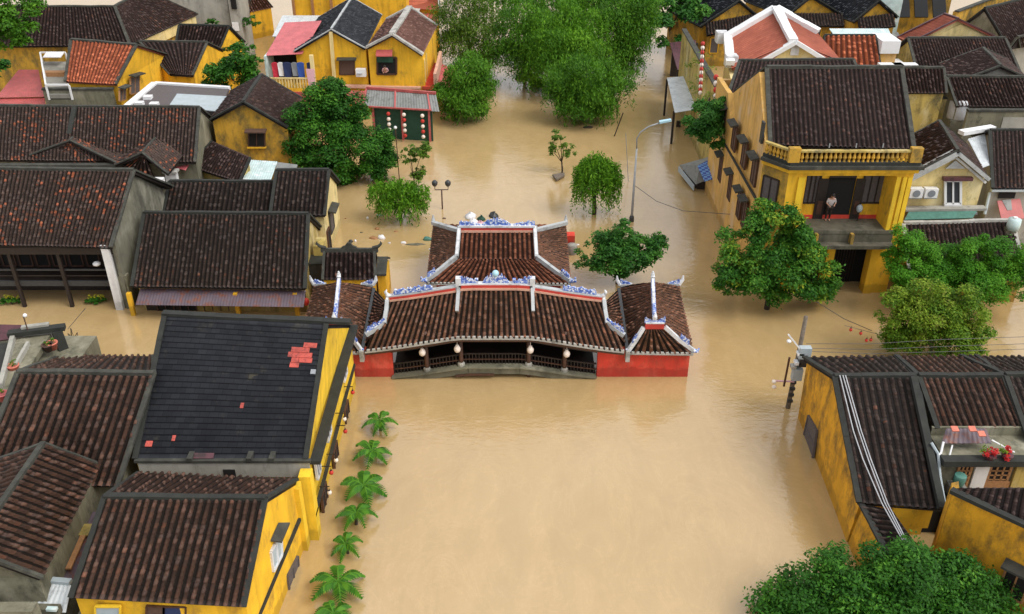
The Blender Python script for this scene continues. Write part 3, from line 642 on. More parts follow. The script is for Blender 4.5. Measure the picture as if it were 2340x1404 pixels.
p = P(64, 757, 5.15); t = thing('roof_lamp', 'small white lamp on a thin post above the terrace roof', 'lamp', p)
MB().tube([p, p + V((0, 0, .75))], .025, 6).build('post', 'timber_brown', t); MB().ball(p + V((.08, 0, .78)), .09, .09).build('bulb', 'white_paint', t, True)

# ================================================================== middle left: the row facing the flooded lane
h = house('shop_house', 'long old shophouse with orange flecked tiles over a dark timber veranda', (-26, 46, 0))
rl, rr, el, er = P(-75, 387, 6.6), P(306, 391, 6.6), P(-100, 560, 3.9), P(254, 567, 3.9)
gable(h, rl, rr, el, er, 'tile_fleck', 'mossy', pitch=.225, crs=.25, gi=.05, zb=-1, tw=.34, th=.16, trim='ridge_mortar', walls=False)
bk = V((rr.x, 2 * rr.y - er.y, 3.9)); blk = V((rl.x, bk.y, 3.9))
Yv = er.y + .35; Yi = Yv + 2.0
mb = MB(); x1 = (rr.x + er.x) / 2 - .02
mb.prism([V((x1 - .22, Yv - .1, -1)), V((x1 - .22, Yv - .1, 4.05)), V((x1 - .22, rr.y, 6.5)), V((x1 - .22, bk.y - .2, 4.0)), V((x1 - .22, bk.y - .2, -1))], (.22, 0, 0)); mb.build('gable_wall', 'mossy_mid', h)
MB().box(rl.x, x1 - .23, Yi, Yi + .2, -1, 4.9).build('wall', 'timber_dark', h)
MB().box(rl.x, x1 - .23, Yv + .25, Yi, 1.35, 1.55).build('veranda_floor', 'timber_dark', h)
MB().box(rl.x, x1 - .23, Yv + .15, Yv + .25, 1.30, 1.62).build('edge_beam', 'metal_dark', h)
MB().box(rl.x, x1 - .23, Yv + .16, Yv + .24, 2.25, 2.34).build('handrail', 'metal_dark', h)
MB().box(rl.x, x1 - .23, Yv + .18, Yv + .22, 1.9, 1.95).build('rail', 'timber_dark', h)
MB().box(rl.x, x1 - .23, Yv - .05, Yv + .2, 3.35, 3.75).build('eave_beam', 'timber_dark', h)
for px, py in ((72, 685), (175, 690), (-30, 683)):
    p = P(px, py, 0); MB().box(p.x - .09, p.x + .09, Yv + .05, Yv + .22, -1, 3.8).build('post', 'timber_dark', h)
for k in range(9):
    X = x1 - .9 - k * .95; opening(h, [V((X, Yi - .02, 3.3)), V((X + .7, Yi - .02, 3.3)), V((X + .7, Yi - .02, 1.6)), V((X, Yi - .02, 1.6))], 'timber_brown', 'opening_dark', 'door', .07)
p = P(283, 694, 0); MB().box(p.x - .16, p.x + .24, Yv - .25, Yv + .2, -1, 4.0).build('pillar', 'white_wall', h)
MB().box(p.x + .24, p.x + .7, Yv + .0, Yv + .4, -1, 2.0).build('side_pier', 'mossy', h)
MB().box(x1 - .8, x1 + .1, bk.y - .3, bk.y + .1, 3.9, 4.5).build('chimney_block', 'white_wall', h)
for px, py in ((221, 603),):
    p = PY(px, py, Yv + .3); t = thing('white_bag', 'white plastic bag on the dark veranda rail of the shophouse', 'bag', p); MB().ball(p, .22, .13, 9, 5).build('bag', 'cloth_white', t, True)

h = house('old_house', 'dark tiled house fronting the lane with a rusty metal awning and yellow posts', (-16.5, 47, 0))
rl, rr, el, er = P(330, 488, 4.4), P(705, 491, 4.4), P(302, 656, 1.75), P(697, 661, 1.75)
gable(h, rl, rr, el, er, 'tile_dark', 'mossy_yellow', pitch=.24, crs=.25, gi=.12, over=.14, trim='ridge_dark')
a, b = V((el.x + .25, el.y + .35, 1.45)), V((er.x - .05, er.y + .35, 1.45)); sheet(h, a, b, b + V((0, -1.0, -.45)), a + V((0, -1.0, -.45)), 'sheet_purple', 'awning')
for px in (322, 558, 690): p = P(px, 697, 0); MB().box(p.x - .11, p.x + .11, er.y + .1, er.y + .32, -1, 1.4).build('post', 'yellow', h)
MB().box(el.x + .3, er.x - .3, er.y + .7, er.y + .8, -1, 1.3).build('shopfront', 'timber_dark', h)
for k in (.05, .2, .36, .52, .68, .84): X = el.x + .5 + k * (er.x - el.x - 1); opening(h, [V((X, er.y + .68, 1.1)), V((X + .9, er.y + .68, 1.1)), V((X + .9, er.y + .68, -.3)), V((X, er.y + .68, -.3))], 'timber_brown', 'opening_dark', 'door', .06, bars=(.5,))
MB().box(er.x - .12, er.x + .42, er.y + 3.4, er.y + 4.6, -1, 2.6).build('side_wall', 'mossy_yellow', h)
p = PY(700, 690, er.y); t = thing('lantern', 'red cloth lantern at the end post of the rusty awning', 'lantern', p); MB().ball(p, .17, .24).build('shade', 'lantern_red', t, True); MB().tube([p, p + V((0, 0, .6))], .02, 5).build('cord', 'timber_dark', t)

h = house('old_house', 'low dark tiled roof tucked behind the house with the rusty awning', (-17, 53, 0))
rl, rr = P(388, 416, 3.9), P(640, 417, 3.9); el, er = V((rl.x - .1, 50.2, 2.15)), V((rr.x, 50.2, 2.15))
gable(h, rl, rr, el, er, 'tile_dark', 'mossy_yellow', pitch=.28, crs=.26, trim='ridge_dark')
h = house('yellow_house', 'small yellow-walled house with raised dark roof beside the round green tree', (-11.5, 52, 0))
rl, rr = P(632, 391, 4.7), P(752, 390, 4.7); el, er = P(618, 492, 2.85), P(742, 494, 2.85)
gable(h, rl, rr, el, er, 'tile_dark', 'cream', pitch=.28, crs=.26, trim='ridge_dark', tw=.3)
Xs = rr.x - .05; opening(h, [V((Xs - .02, 51.5, 2.3)), V((Xs - .02, 52.6, 2.3)), V((Xs - .02, 52.6, .9)), V((Xs - .02, 51.5, .9))], 'ridge_mortar', 'shutter_grey', hood='ridge_mortar')
opening(h, [V((Xs - .02, 50.4, 1.6)), V((Xs - .02, 51.1, 1.6)), V((Xs - .02, 51.1, .1)), V((Xs - .02, 50.4, .1))], 'timber_brown', 'opening_dark', 'door')
# concrete water box between houses
t = thing('side_tank', 'dark square water tank between the dark roof and the small shrine gate', 'tank', P(725, 610, 1)); c = P(722, 600, 1.8); MB().box(c.x - .45, c.x + .4, c.y - .5, c.y + .5, .9, 1.9).build('tank', 'metal_dark', t); MB().box(c.x - .5, c.x + .45, c.y - .55, c.y + .55, 1.9, 2.0).build('lid', 'ridge_dark', t); MB().box(c.x - .3, c.x + .3, c.y - .3, c.y + .3, -1.5, .9).build('stand', 'concrete', t)

# --- shrine gate
h = thing('shrine_gate', 'small shrine gate with horned grey ridge and yellow side wall near the bridge', 'gate', (-8.3, 47, 0))
rl, rr, el, er = P(742, 576, 2.9), P(856, 576, 2.9), P(738, 640, 1.7), P(858, 640, 1.7)
gable(h, rl, rr, el, er, 'tile_plum', 'yellow', pitch=.26, crs=.24, trim='ridge_mortar', tw=.22, th=.2, gi=.02)
rd = MB(); rd.beam(rl - V((.2, 0, 0)), rr + V((.2, 0, 0)), .18, .22); rd.build('ridge_cap', 'ridge_mortar', h)
for s, q in ((-1, rl), (1, rr)):
    MB().tube([q + V((s * -.1, 0, .25)), q + V((s * .25, 0, .35)), q + V((s * .40, 0, .52)), q + V((s * .36, 0, .64))], [.09, .09, .07, .03]).build('ridge_horn', 'ridge_mortar', h)
m_ = L(rl, rr, .5); MB().prism([m_ + V((x, .06, z)) for x, z in ((-.5, .2), (-.36, .34), (-.22, .38), (-.1, .56), (.1, .56), (.22, .38), (.36, .34), (.5, .2))], (0, -.12, 0)).build('ridge_crest', 'ridge_mortar', h)
MB().box(er.x + .06, er.x + .5, er.y + .4, er.y + 2.2, -1, 1.75).build('side_wall', 'yellow', h)
MB().prism([V((er.x + .0, er.y + .3, 1.78)), V((er.x + .56, er.y + .3, 1.78)), V((er.x + .56, er.y + 1.3, 2.35)), V((er.x, er.y + 1.3, 2.35))], (0, 0, .12)).build('wall_cap', 'ridge_mortar', h)
MB().prism([V((er.x + .0, er.y + 2.3, 1.78)), V((er.x + .56, er.y + 2.3, 1.78)), V((er.x + .56, er.y + 1.3, 2.35)), V((er.x, er.y + 1.3, 2.35))], (0, 0, .12)).build('wall_cap', 'ridge_mortar', h)

# --- row with three cross gables
h = house('old_house', 'long weathered roof with three small cross gables in front of the concrete wall', (-28, 60, 0))
rl, rr = P(-80, 243, 6.1), P(456, 247, 6.1); el, er = P(-90, 366, 3.8), P(446, 372, 3.8)
gable(h, rl, rr, el, er, 'tile_fleck', 'mossy', pitch=.235, crs=.27, gi=.05, trim='ridge_mortar')
MB().beam(P(172, 247, 6.1), P(160, 310, 4.8), .3, .2).build('fire_wall', 'ridge_dark', h)
def cross(ax, ay, bx, by, lx, ly, rx, ry, z1=4.75, z0=4.05, tm='tile_fleck', extra=0):
    fa, bk_ = P(ax, ay, z1), P(bx, by, z1); l, r = P(lx, ly, z0), P(rx, ry, z0); dl = bk_ - fa
    roof = np_mesh('cross_roof', panel(fa, bk_, r + dl, r, .27, .26) + panel(bk_, fa, l, l + dl, .27, .26), tm, h)
    trims(roof, [(fa, bk_, .2, .14), (fa, l, .2, .12), (fa, r, .2, .12)], 'ridge_mortar')
    e_ = V((0, -.05, -.16)); np_mesh('hip_end', panel(fa + e_ + V((-.15, 0, 0)), fa + e_ + V((.15, 0, 0)), P(rx - 34, ry + 8, 3.5), P(lx - 6, ly + 18, 3.5), .235, .26), 'tile_fleck', h)
cross(20, 288, 45, 262, -75, 335, 60, 352)
cross(160, 322, 198, 285, 68, 356, 268, 374)
cross(325, 350, 362, 310, 262, 378, 385, 398)
MB().beam(P(-80, 382, 3.7), P(300, 382, 3.7), .4, .2).build('gutter_wall', 'ridge_mortar', h)
sh = thing('metal_awning', 'short pink metal awning between the cross-gabled roof and the lean-to', 'awning', P(420, 370, 3)); sheet(sh, P(418, 342, 3.9), P(448, 348, 3.9), P(424, 390, 3.3), P(392, 382, 3.3), 'sheet_pink'); MB().beam(P(392, 388, 1.2), P(392, 384, 3.2), .1, .1, up=(0, 1, 0)).build('bracket', 'metal_grey', sh)
sh = thing('wall_stub', 'patchy white wall stub behind the flecked roof', 'wall', P(395, 400, 2)); c = P(392, 400, 3.4); MB().box(c.x - .35, c.x + .35, c.y - .2, c.y + .2, -1, 3.6).build('pier', 'white_wall', sh); MB().box(c.x - .45, c.x + .45, c.y - .3, c.y + .3, 3.6, 3.72).build('coping', 'ridge_pale', sh)

# --- yellow house, gable to the viewer
h = house('yellow_house', 'yellow gabled house with one small dark window beside the round green tree', (-17.5, 64, 0))
Yg = 61.8; ap = PY(556, 234, Yg); le = PY(480, 275, Yg); re = PY(657, 292, Yg); bk = P(598, 172, ap.z); dl = bk - ap
gable(h, ap, bk, le, le + dl, 'tile_plum', 'yellow_old', BL=re, BR=re + dl, pitch=.27, crs=.26, gi=.35, over=.03, trim='ridge_dark', tw=.3)
Yw = Yg + .18; q = rectY(568, 302, 605, 335, Yw); opening(h, q, 'timber_brown', 'opening_dark', bars=(.5,), sill='yellow', hood='shutter_brown')
MB().box(q[0].x - .1, q[1].x + .1, Yw - .1, Yw + .02, q[0].z + .02, q[0].z + .18).build('blind', 'tarp_grey', h)
l2 = thing('lean_to', 'dark tiled lean-to at the foot of the yellow gabled house', 'shed', P(500, 380, 2))
a, b, c, d = P(485, 323, 3.7), P(572, 360, 3.7), P(547, 418, 2.6), P(433, 381, 2.6)
r_ = np_mesh('roof', panel(a, b, c, d, .27, .26), 'tile_plum', l2); trims(r_, [(d, a, .2, .12), (b, c, .2, .12)], 'ridge_dark')
MB().prism([d + V((.1, .2, -.2)), c + V((-.1, .2, -.2)), b + V((-.1, -.1, -.2)), a + V((.1, -.1, -.2))], (0, 0, -3.5)).build('wall', 'mossy_yellow', l2)
l2 = thing('metal_roof', 'light turquoise metal roof patch beside the dark lean-to', 'roof', P(590, 390, 2)); sheet(l2, P(572, 366, 3.0), P(634, 370, 3.0), P(616, 420, 2.6), P(548, 417, 2.6), 'sheet_cyan')
for q in (P(560, 415, 2.5), P(612, 416, 2.5)): MB().tube([V((q.x, q.y, -1)), q], .05).build('post', 'metal_grey', l2)
MB().slab([P(634, 372, 3.1), P(680, 378, 3.1), P(676, 396, 2.9), P(630, 390, 2.9)], .05).build('side_sheet', 'sheet_grey', l2)
MB().slab([P(688, 222, 4.1), P(700, 245, 4.0), P(676, 300, 3.7), P(655, 292, 3.9)], .06).build('side_awning', 'sheet_red', h)

# ================================================================== top left
h = house('yellow_house', 'yellow gable house with a weathered orange tiled roof next to the white railed terrace', (-31, 73, 0))
rl, rr, el, er = P(163, 92, 7.1), P(312, 104, 7.1), P(150, 187, 4.9), P(264, 194, 4.9)
gable(h, rl, rr, el, er, 'tile_orange', 'yellow', BR=P(383, 126, 4.9), pitch=.30, crs=.32, trim='ridge_mortar', tw=.4, gi=.1)
Xq = rr.x - .0
for x0, y0, x1, y1 in ((298, 172, 318, 216), (273, 200, 287, 232)):
    pl = er; n_ = V((rr.x - er.x, rr.y - er.y, 0))
    X = L(er, rr, .5).x + .06
    opening(h, [PX(x0, y0 + 6, X), PX(x1, y0, X), PX(x1, y1 - 4, X), PX(x0, y1, X)], 'shutter_tan', 'shutter_grey', bars=(.5,), hood='ridge_mortar')
h = thing('yard_wall', 'grey mouldy concrete wall in front of the orange tiled house', 'wall', P(185, 230, 2)); a, b = P(104, 197, 4.7), P(262, 197, 4.7); MB().box(a.x, b.x, a.y - .6, a.y - .35, -1, 4.55).build('wall', 'mossy', h); MB().box(a.x - .05, b.x + .05, a.y - .66, a.y - .29, 4.55, 4.7).build('coping', 'ridge_mortar', h)
h = house('yellow_house', 'dark roofed house with a tall yellow gable between the orange roof and the bushy tree', (-25, 76, 0))
rl, rr, el, er = P(318, 96, 5.7), P(474, 98, 5.7), P(388, 171, 3.9), P(440, 174, 3.9)
gable(h, rl, rr, el, er, 'tile_plum', 'yellow', pitch=.28, crs=.3, trim='ridge_mortar', tw=.3, gi=.05)
h = house('yellow_house', 'farthest of the small dark roofed houses above the bushy tree, pale yellow gable', (-25.5, 83, 0))
rl, rr, el, er = P(410, 58, 6.2), P(524, 61, 6.2), P(400, 112, 4.5), P(502, 114, 4.5)
gable(h, rl, rr, el, er, 'tile_plum', 'yellow', pitch=.28, crs=.3, trim='ridge_dark', tw=.3, gi=.05)
# big hip roof
h = house('large_house', 'large house with a broad dark hipped roof in the far corner', (-38, 84, 0))
R0, R1 = P(-60, 16, 7.7), P(262, 16, 7.7); E0, E1 = P(-120, 108, 5.0), P(297, 104, 5.0)
W1, W2 = P(300, -6, 7.7), P(452, 34, 5.0)
W1 = V((R1.x + 5.2, R1.y + 5.5, 7.7)); W1 = P(330, -22, 7.7)
parts = panel(R0, R1, E1, E0, .29, .3) + panel(R1, W1, W2, E1, .29, .3) + panel(R1, R0, V((R0.x, 2 * R0.y - E0.y, 5)), V((R1.x, 2 * R1.y - E1.y, 5)), .29, .5)
roof = np_mesh('roof', parts, 'tile_plum', h); trims(roof, [(R0, R1, .35, .2), (R1, E1, .35, .18), (R1, W1, .35, .2), (W1, W2, .3, .18)], 'ridge_mortar')
MB().prism([V((E0.x, E0.y + .5, -1)), V((E1.x - .3, E1.y + .5, -1)), V((W2.x - .5, W2.y, -1)), V((W2.x - 4, W2.y + 3, -1)), V((E0.x, E0.y + 9, -1))], (0, 0, 5.75)).build('wall', 'yellow_old', h)
MB().prism([V((E1.x - .1, E1.y + .2, 4.0)), V((W2.x - .2, W2.y - .1, 4.0)), V((W2.x - .3, W2.y + .2, 4.0)), V((E1.x - .2, E1.y + .5, 4.0))], (0, 0, .85)).build('cornice', 'cream', h)
opening(h, [PY(52, 118, E1.y + .48), PY(86, 118, E1.y + .48), PY(86, 150, E1.y + .48), PY(52, 150, E1.y + .48)], 'timber_brown', 'opening_dark', 'door')
# railed terrace and red roof
h = thing('rooftop_terrace', 'flat roof terrace with white steel railing and clutter beside the orange roof', 'terrace', P(120, 180, 4))
a, b, c, d = P(92, 122, 5.2), P(150, 122, 5.2), P(158, 196, 5.0), P(105, 196, 5.0)
MB().slab([a - V((0, 0, 1.0)), b - V((0, 0, 1.0)), c - V((0, 0, 1.0)), d - V((0, 0, 1.0))], .3).build('deck', 'concrete', h)
for p_, q_ in ((a, b), (d, a), (d, c)): MB().beam(p_, q_, .12, .12).build('rail', 'white_paint', h)
for p_ in (a, b, c, d, L(a, d, .5)): MB().box(p_.x - .06, p_.x + .06, p_.y - .06, p_.y + .06, p_.z - 1.1, p_.z).build('post', 'white_paint', h)
MB().prism([V((a.x, a.y, -1)), V((b.x, b.y, -1)), V((c.x, c.y, -1)), V((d.x, d.y, -1))], (0, 0, 4.9)).build('wall', 'mossy', h)
c_ = L(a, c, .45); MB().box(c_.x - .9, c_.x + .9, c_.y - .3, c_.y + .3, 4.2, 4.75).build('bench', 'shutter_tan', h)
MB().slab([L(a, b, .3) + V((0, -.2, .1)), b + V((0, -.2, .1)), b + V((.2, -1.4, .0)), L(a, b, .3) + V((.2, -1.4, 0))], .06).build('canvas', 'cloth_white', h)
h = thing('metal_roof', 'dusty red metal roof between the big hipped house and the grey wall', 'roof', P(60, 200, 3)); sheet(h, P(42, 160, 3.6), P(88, 160, 3.6), P(102, 222, 3.0), P(-10, 224, 3.0), 'sheet_red'); sheet(h, P(-10, 225, 2.9), P(102, 223, 2.9), P(104, 240, 2.6), P(-40, 244, 2.6), 'sheet_red')
for q in (P(15, 222, 2.9), P(98, 222, 2.9)): MB().tube([V((q.x, q.y, -1)), q], .07).build('post', 'metal_grey', h)
h = thing('roof_frame', 'flat roof edged with a thick white frame and grey tarpaulin behind the cross-gabled roof', 'roof', P(420, 220, 4))
a, b, c, d = P(355, 197, 4.3), P(525, 208, 4.3), P(500, 262, 4.1), P(292, 250, 4.1)
MB().slab([a, b, c, d], .2).build('deck', 'shutter_grey', h); MB().beam(a + V((0, 0, .05)), b + V((0, 0, .05)), .35, .28).build('frame', 'white_paint', h); MB().beam(d + V((0, 0, .05)), a + V((0, 0, .05)), .5, .28).build('frame', 'white_paint', h)
MB().slab([P(405, 216, 4.5), P(518, 222, 4.5), P(495, 256, 4.35), P(385, 246, 4.35)], .06).build('tarpaulin', 'tarp_grey', h)
MB().prism([V((a.x, a.y, -1)), V((b.x, b.y, -1)), V((c.x, c.y, -1)), V((d.x, d.y, -1))], (0, 0, 5.0)).build('wall', 'concrete', h)
for px, py in ((318, 236), (338, 222), (352, 238)): q = P(px, py, 4.5); MB().box(q.x - .3, q.x + .3, q.y - .25, q.y + .25, 4.15, 4.6).build('foam_box', 'white_paint', h)
# grey concrete block
h = house('concrete_house', 'plain grey concrete house wall behind the dark roofs', (-30, 97, 0)); a = P(385, 55, 1.0); MB().box(-34.6, -27.9, 93, 99, -1, 10).build('wall', 'concrete', h); MB().box(-34.8, -27.8, 92.8, 99.2, 10, 10.3).build('roof', 'ridge_mortar', h)
h = house('shanty_house', 'narrow dark cluttered house with white boards next to the grey concrete wall', (-25.6, 93, 0)); MB().box(-27.7, -26.7, 92.5, 96, -1, 7.2).build('wall', 'concrete', h); MB().box(-27.6, -27.0, 92.35, 92.48, 3.3, 4.1).build('board', 'white_paint', h); MB().box(-27.4, -26.9, 92.3, 92.48, 5.4, 6.6).build('window', 'opening_dark', h); MB().box(-27.2, -26.75, 92.3, 92.48, .1, 1.9).build('door', 'opening_dark', h); MB().box(-27.75, -26.6, 92, 96.2, 7.2, 7.4).build('roof', 'sheet_purple', h)
h = house('yellow_house', 'small yellow hut with a rosy brown roof at the edge of the far flooded lane', (-23.6, 92, 0)); gable(h, P(548, 2, 4.2), P(602, -8, 4.2), P(544, 30, 2.9), P(588, 22, 2.9), 'tile_rose', 'yellow', pitch=.3, crs=.4, trim='ridge_dark', tw=.2)
h = house('yellow_house', 'wide yellow building at the far end of the flooded lane above the slate gable roof', (-17, 97, 0)); MB().box(-21.9, -10.6, 95, 101, -1, 9).build('wall', 'yellow', h); MB().box(-22.2, -10.3, 94.6, 101.4, 9, 9.3).build('roof', 'tile_plum', h)
for x0, x1, m in ((-21.2, -20.5, 'shutter_tan'), (-19.4, -18.5, 'opening_dark'), (-17.2, -15.4, 'ridge_mortar')): MB().box(x0, x1, 94.85, 95.05, .6, 2.6).build('door', m, h)
MB().box(-17.6, -15.0, 94.2, 95, 2.75, 2.95).build('awning', 'ridge_mortar', h)
for x in (-21.9, -20.0, -18.1): MB().box(x - .12, x + .12, 94.7, 95, -1, 8.9).build('pilaster', 'shutter_tan', h)

# --- twin-gabled yellow house
h = house('yellow_house', 'large yellow house with twin gables, one slate roofed and one brown with white verges', (-12, 81, 0))
Yt = 77.0
ap, le, va = PY(757, 68, Yt), PY(672, 118, Yt), PY(836, 112, Yt); bk = P(804, -4, ap.z); dl = bk - ap
gable(h, ap, bk, le, le + dl, 'tile_bluegrey', 'yellow', BL=va, BR=va + dl, pitch=.3, crs=.35, gi=.3, over=.02, trim='grey_trim', tw=.22, th=.12)
ap2, le2, re2 = PY(896, 80, Yt - .3), PY(838, 110, Yt - .3), PY(966, 126, Yt - .3); bk2 = P(936, 18, ap2.z); dl2 = bk2 - ap2
gable(h, ap2, bk2, le2, le2 + dl2, 'tile_rose', 'yellow', BL=re2, BR=re2 + dl2, pitch=.3, crs=.35, gi=.3, over=.02, trim='ridge_pale', tw=.70, th=.24)
mb = MB(); MB().beam(PY(756, 72, Yt + .1), PY(766, 200, Yt + .1), .3, .12, up=(0, -1, 0)).build('pilaster', 'cream', h)
Yw = Yt + .26
opening(h, rectY(776, 138, 810, 171, Yw), 'timber_brown', 'shutter_brown', hood='ridge_mortar')
o = opening(h, rectY(862, 132, 906, 170, Yw - .35), 'timber_brown', 'opening_dark', fw=.14)
q = rectY(860, 116, 897, 127, Yw - .35); MB().prism([q[0], q[1], q[1] + V((0, -.6, -.35)), q[0] + V((0, -.6, -.35))], (0, 0, .08)).build('hood', 'sheet_red', h)
MB().box(q[0].x, q[1].x, Yw - .50, Yw - .43, q[3].z - .55, q[3].z - .05).build('blind', 'tarp_green', h)
a_, b_ = PY(765, 199, Yw - .35), PY(962, 203, Yw - .35); MB().beam(a_, b_, .5, .18).build('cornice', 'pink_band', h)
# balcony of that house
bx0, bx1 = PY(622, 190, Yt).x, PY(725, 190, Yt).x; zf = PY(650, 200, Yt - 1).z
MB().box(bx0, bx1, Yt - 1.2, Yt + 2, zf - .3, zf).build('balcony_floor', 'yellow', h)
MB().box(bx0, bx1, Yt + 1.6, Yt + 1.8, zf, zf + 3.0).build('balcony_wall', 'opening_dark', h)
MB().box(bx0 - .15, bx0, Yt - 1, Yt + 2, zf, zf + 2.6).build('side_wall', 'sheet_cyan', h)
MB().box(bx0, bx1, Yt - 1.2, Yt - 1.08, zf + .75, zf + .87).build('handrail', 'cream', h)
for i in range(15): x = bx0 + .2 + i * (bx1 - bx0 - .4) / 14; MB().box(x - .06, x + .06, Yt - 1.18, Yt - 1.1, zf, zf + .75).build('baluster', 'cream', h)
MB().box(bx1 - .2, bx1 + .1, Yt - 1.1, Yt - .8, zf - 3, zf + 2.7).build('post', 'cream', h)
sheet(h, P(650, 52, 6.6), P(735, 48, 6.9), P(690, 124, 5.2), P(606, 128, 5.2), 'sheet_pink', 'porch_roof')
MB().box(bx0, bx1, Yt - 1.3, Yt - 1.0, zf - 2.7, zf - .3).build('porch_wall', 'sheet_red', h)
# passage on the other side
xa = re2.x - .2
MB().box(xa, xa + .25, Yt, Yt + 7, zf - 3, PY(966, 128, Yt).z - .3).build('side_wall', 'yellow', h)
MB().box(xa + 1.0, xa + 1.25, Yt - .2, Yt + 7, zf - .2, zf + .9).build('parapet', 'pink_band', h)
MB().box(xa, xa + 1.25, Yt - .2, Yt + 7, zf - .45, zf - .2).build('gallery_floor', 'red_wall', h)
for i in range(4): MB().box(xa + .05, xa + .3, Yt + .3 + i * 1.7, Yt + .55 + i * 1.7, zf, zf + 2.0).build('pilaster', 'cream', h)
sheet(h, V((xa + 1.25, Yt + 7, zf - .3)), V((xa + 1.25, Yt - .3, zf - .3)), V((xa + 2.9, Yt - .8, zf - 1.2)), V((xa + 2.9, Yt + 7.4, zf - 1.2)), 'sheet_red', 'skirt_roof')
MB().box(le.x + 1.2, xa + 1.2, Yt + .5, Yt + 7, -1, zf - .46).build('ground_floor', 'yellow', h)
t = thing('air_conditioner', 'white air conditioner box on the twin-gabled house beside its open window', 'air conditioner', PY(826, 164, Yw - .2)); c = PY(826, 164, Yw - .2); MB().box(c.x - .42, c.x + .42, c.y - .45, c.y, c.z - .32, c.z + .32).build('casing', 'white_paint', t); MB().lathe(c + V((-.1, -.46, 0)), [(.24, -.02), (.24, .0)], 14).build('fan', 'metal_grey', t).rotation_euler = (0, 0, 0)
sheet(h, PY(690, 206, Yt - .3), PY(835, 208, Yt - .3), PY(838, 240, Yt - 1.6), PY(676, 236, Yt - 1.6), 'sheet_red', 'front_skirt')
# laundry on the balcony
for i, (px, wd, hh, m, lb) in enumerate(((627, .5, 1.2, 'cloth_red', 'red garment hung on the balcony of the twin-gabled house'), (640, .45, 1.0, 'cloth_white', 'white shirt hung beside a red garment on the balcony'), (655, .7, 1.2, 'cloth_navy', 'navy coat hung in the middle of the balcony line'), (672, .5, 1.0, 'plastic_grey', 'grey shirt hung between the navy and blue laundry'), (686, .6, 1.3, 'cloth_blue', 'bright blue cloth hung on the balcony line'), (708, .55, .95, 'cloth_navy', 'navy shirt hung above a pale towel on the balcony'))):
    c = PY(px, 148, Yt - .9); t = tag(MB().prism([c + V((-wd / 2, 0, .1)), c + V((-wd * .2, 0, .18)), c + V((wd * .2, 0, .18)), c + V((wd / 2, 0, .1)), c + V((wd * .42, .06, -hh)), c + V((-wd * .38, -.05, -hh * .95))], (0, .08, 0)).build('laundry', m), lb, 'laundry', 'laundry on the balcony')
c = PY(710, 172, Yt - 1.25); tag(MB().prism([c + V((-.35, 0, .5)), c + V((.35, 0, .5)), c + V((.3, -.05, -.9)), c + V((-.25, -.05, -.85))], (0, .06, 0)).build('laundry', 'cloth_pink'), 'pale pink towel draped over the balcony railing', 'laundry', 'laundry on the balcony')
# white roof and red roofs around it
sh = thing('metal_roof', 'white metal roof on the far side of the red porch roof', 'roof', P(670, 60, 4)); sheet(sh, P(645, 36, 4.8), P(735, 36, 4.8), P(690, 84, 4.2), P(622, 84, 4.2), 'sheet_white')
for q in (P(628, 82, 4.1), P(690, 82, 4.1)): MB().tube([V((q.x, q.y, -1)), q], .06).build('post', 'metal_grey', sh)
h = house('red_roof_house', 'house with jumbled red and white roofs behind the brown gable', (-9.5, 93, 0))
gable(h, P(880, -20, 6.0), P(1000, -24, 6.0), P(872, 16, 4.4), P(1005, 22, 4.4), 'tile_red', 'yellow', pitch=.4, crs=.4, flat=True, trim='white_trim', tw=.3)
sheet(h, P(872, 14, 4.5), P(960, 20, 4.5), P(955, 34, 4.0), P(870, 26, 4.0), 'sheet_white', 'low_roof'); sheet(h, P(900, 22, 4.2), P(1004, 12, 4.2), P(1000, 60, 3.4), P(960, 62, 3.4), 'sheet_red', 'low_roof')
# corrugated canopy
cn = thing('market_canopy', 'grey corrugated canopy on red frames with green tarpaulin walls and lanterns', 'canopy', P(915, 285, 0))
a, b, c, d = P(838, 204, 3.6), P(996, 216, 3.6), P(1004, 256, 2.6), P(838, 246, 2.6); d = P(830, 246, 2.6)
sheet(cn, a, b, c, d, 'sheet_grey', 'roof', wave=.04, pitch=.22)
for t_ in (0, .42, .88): MB().beam(L(a, b, t_) + V((0, 0, .06)), L(d, c, t_) + V((0, 0, .06)), .12, .08).build('frame', 'sheet_red', cn)
MB().beam(d + V((0, 0, .05)), L(d, c, .9) + V((0, 0, .05)), .14, .1).build('frame', 'sheet_red', cn); MB().beam(a, b, .2, .2).build('frame', 'sheet_red', cn)
for t_ in (.12, .5, .86): q = L(d, c, t_); MB().box(q.x - .08, q.x + .08, q.y + .2, q.y + .36, -1, q.z).build('post', 'sheet_red', cn)
q, r_ = L(d, c, .1), L(d, c, .9); MB().slab([V((q.x, q.y + .5, 2.45)), V((r_.x, r_.y + .5, 2.45)), V((r_.x, r_.y + .45, .0)), V((q.x, q.y + .45, .0))], .06).build('tarpaulin', 'tarp_green', cn)
MB().box(q.x + .3, q.x + 1.2, q.y + .3, q.y + .45, -.2, .5).build('panel', 'sheet_maroon', cn)
for k, (px, cols, lb) in enumerate(((893, 'rwww', 'string of pale lanterns with one red, hanging from the canopy nearest its middle post'), (927, 'wrwwr', 'string of mixed red and white lanterns between two others under the canopy edge'), (967, 'wrwrw', 'string of lanterns at the outer corner of the canopy'))):
    s = L(d, c, (px - 838) / 166) + V((0, -.15, -.1)); t = thing('lantern_string', lb, 'lantern string', s, 'lantern strings under the canopy')
    MB().tube([s, s - V((0, 0, 2.1))], .015, 5).build('cord', 'timber_dark', t)
    for i, ch in enumerate(cols): MB().ball(s - V((0, 0, .25 + i * .43)), .16, .16, 9, 6).build('lantern', 'lantern_red' if ch == 'r' else 'lantern_white', t, True)
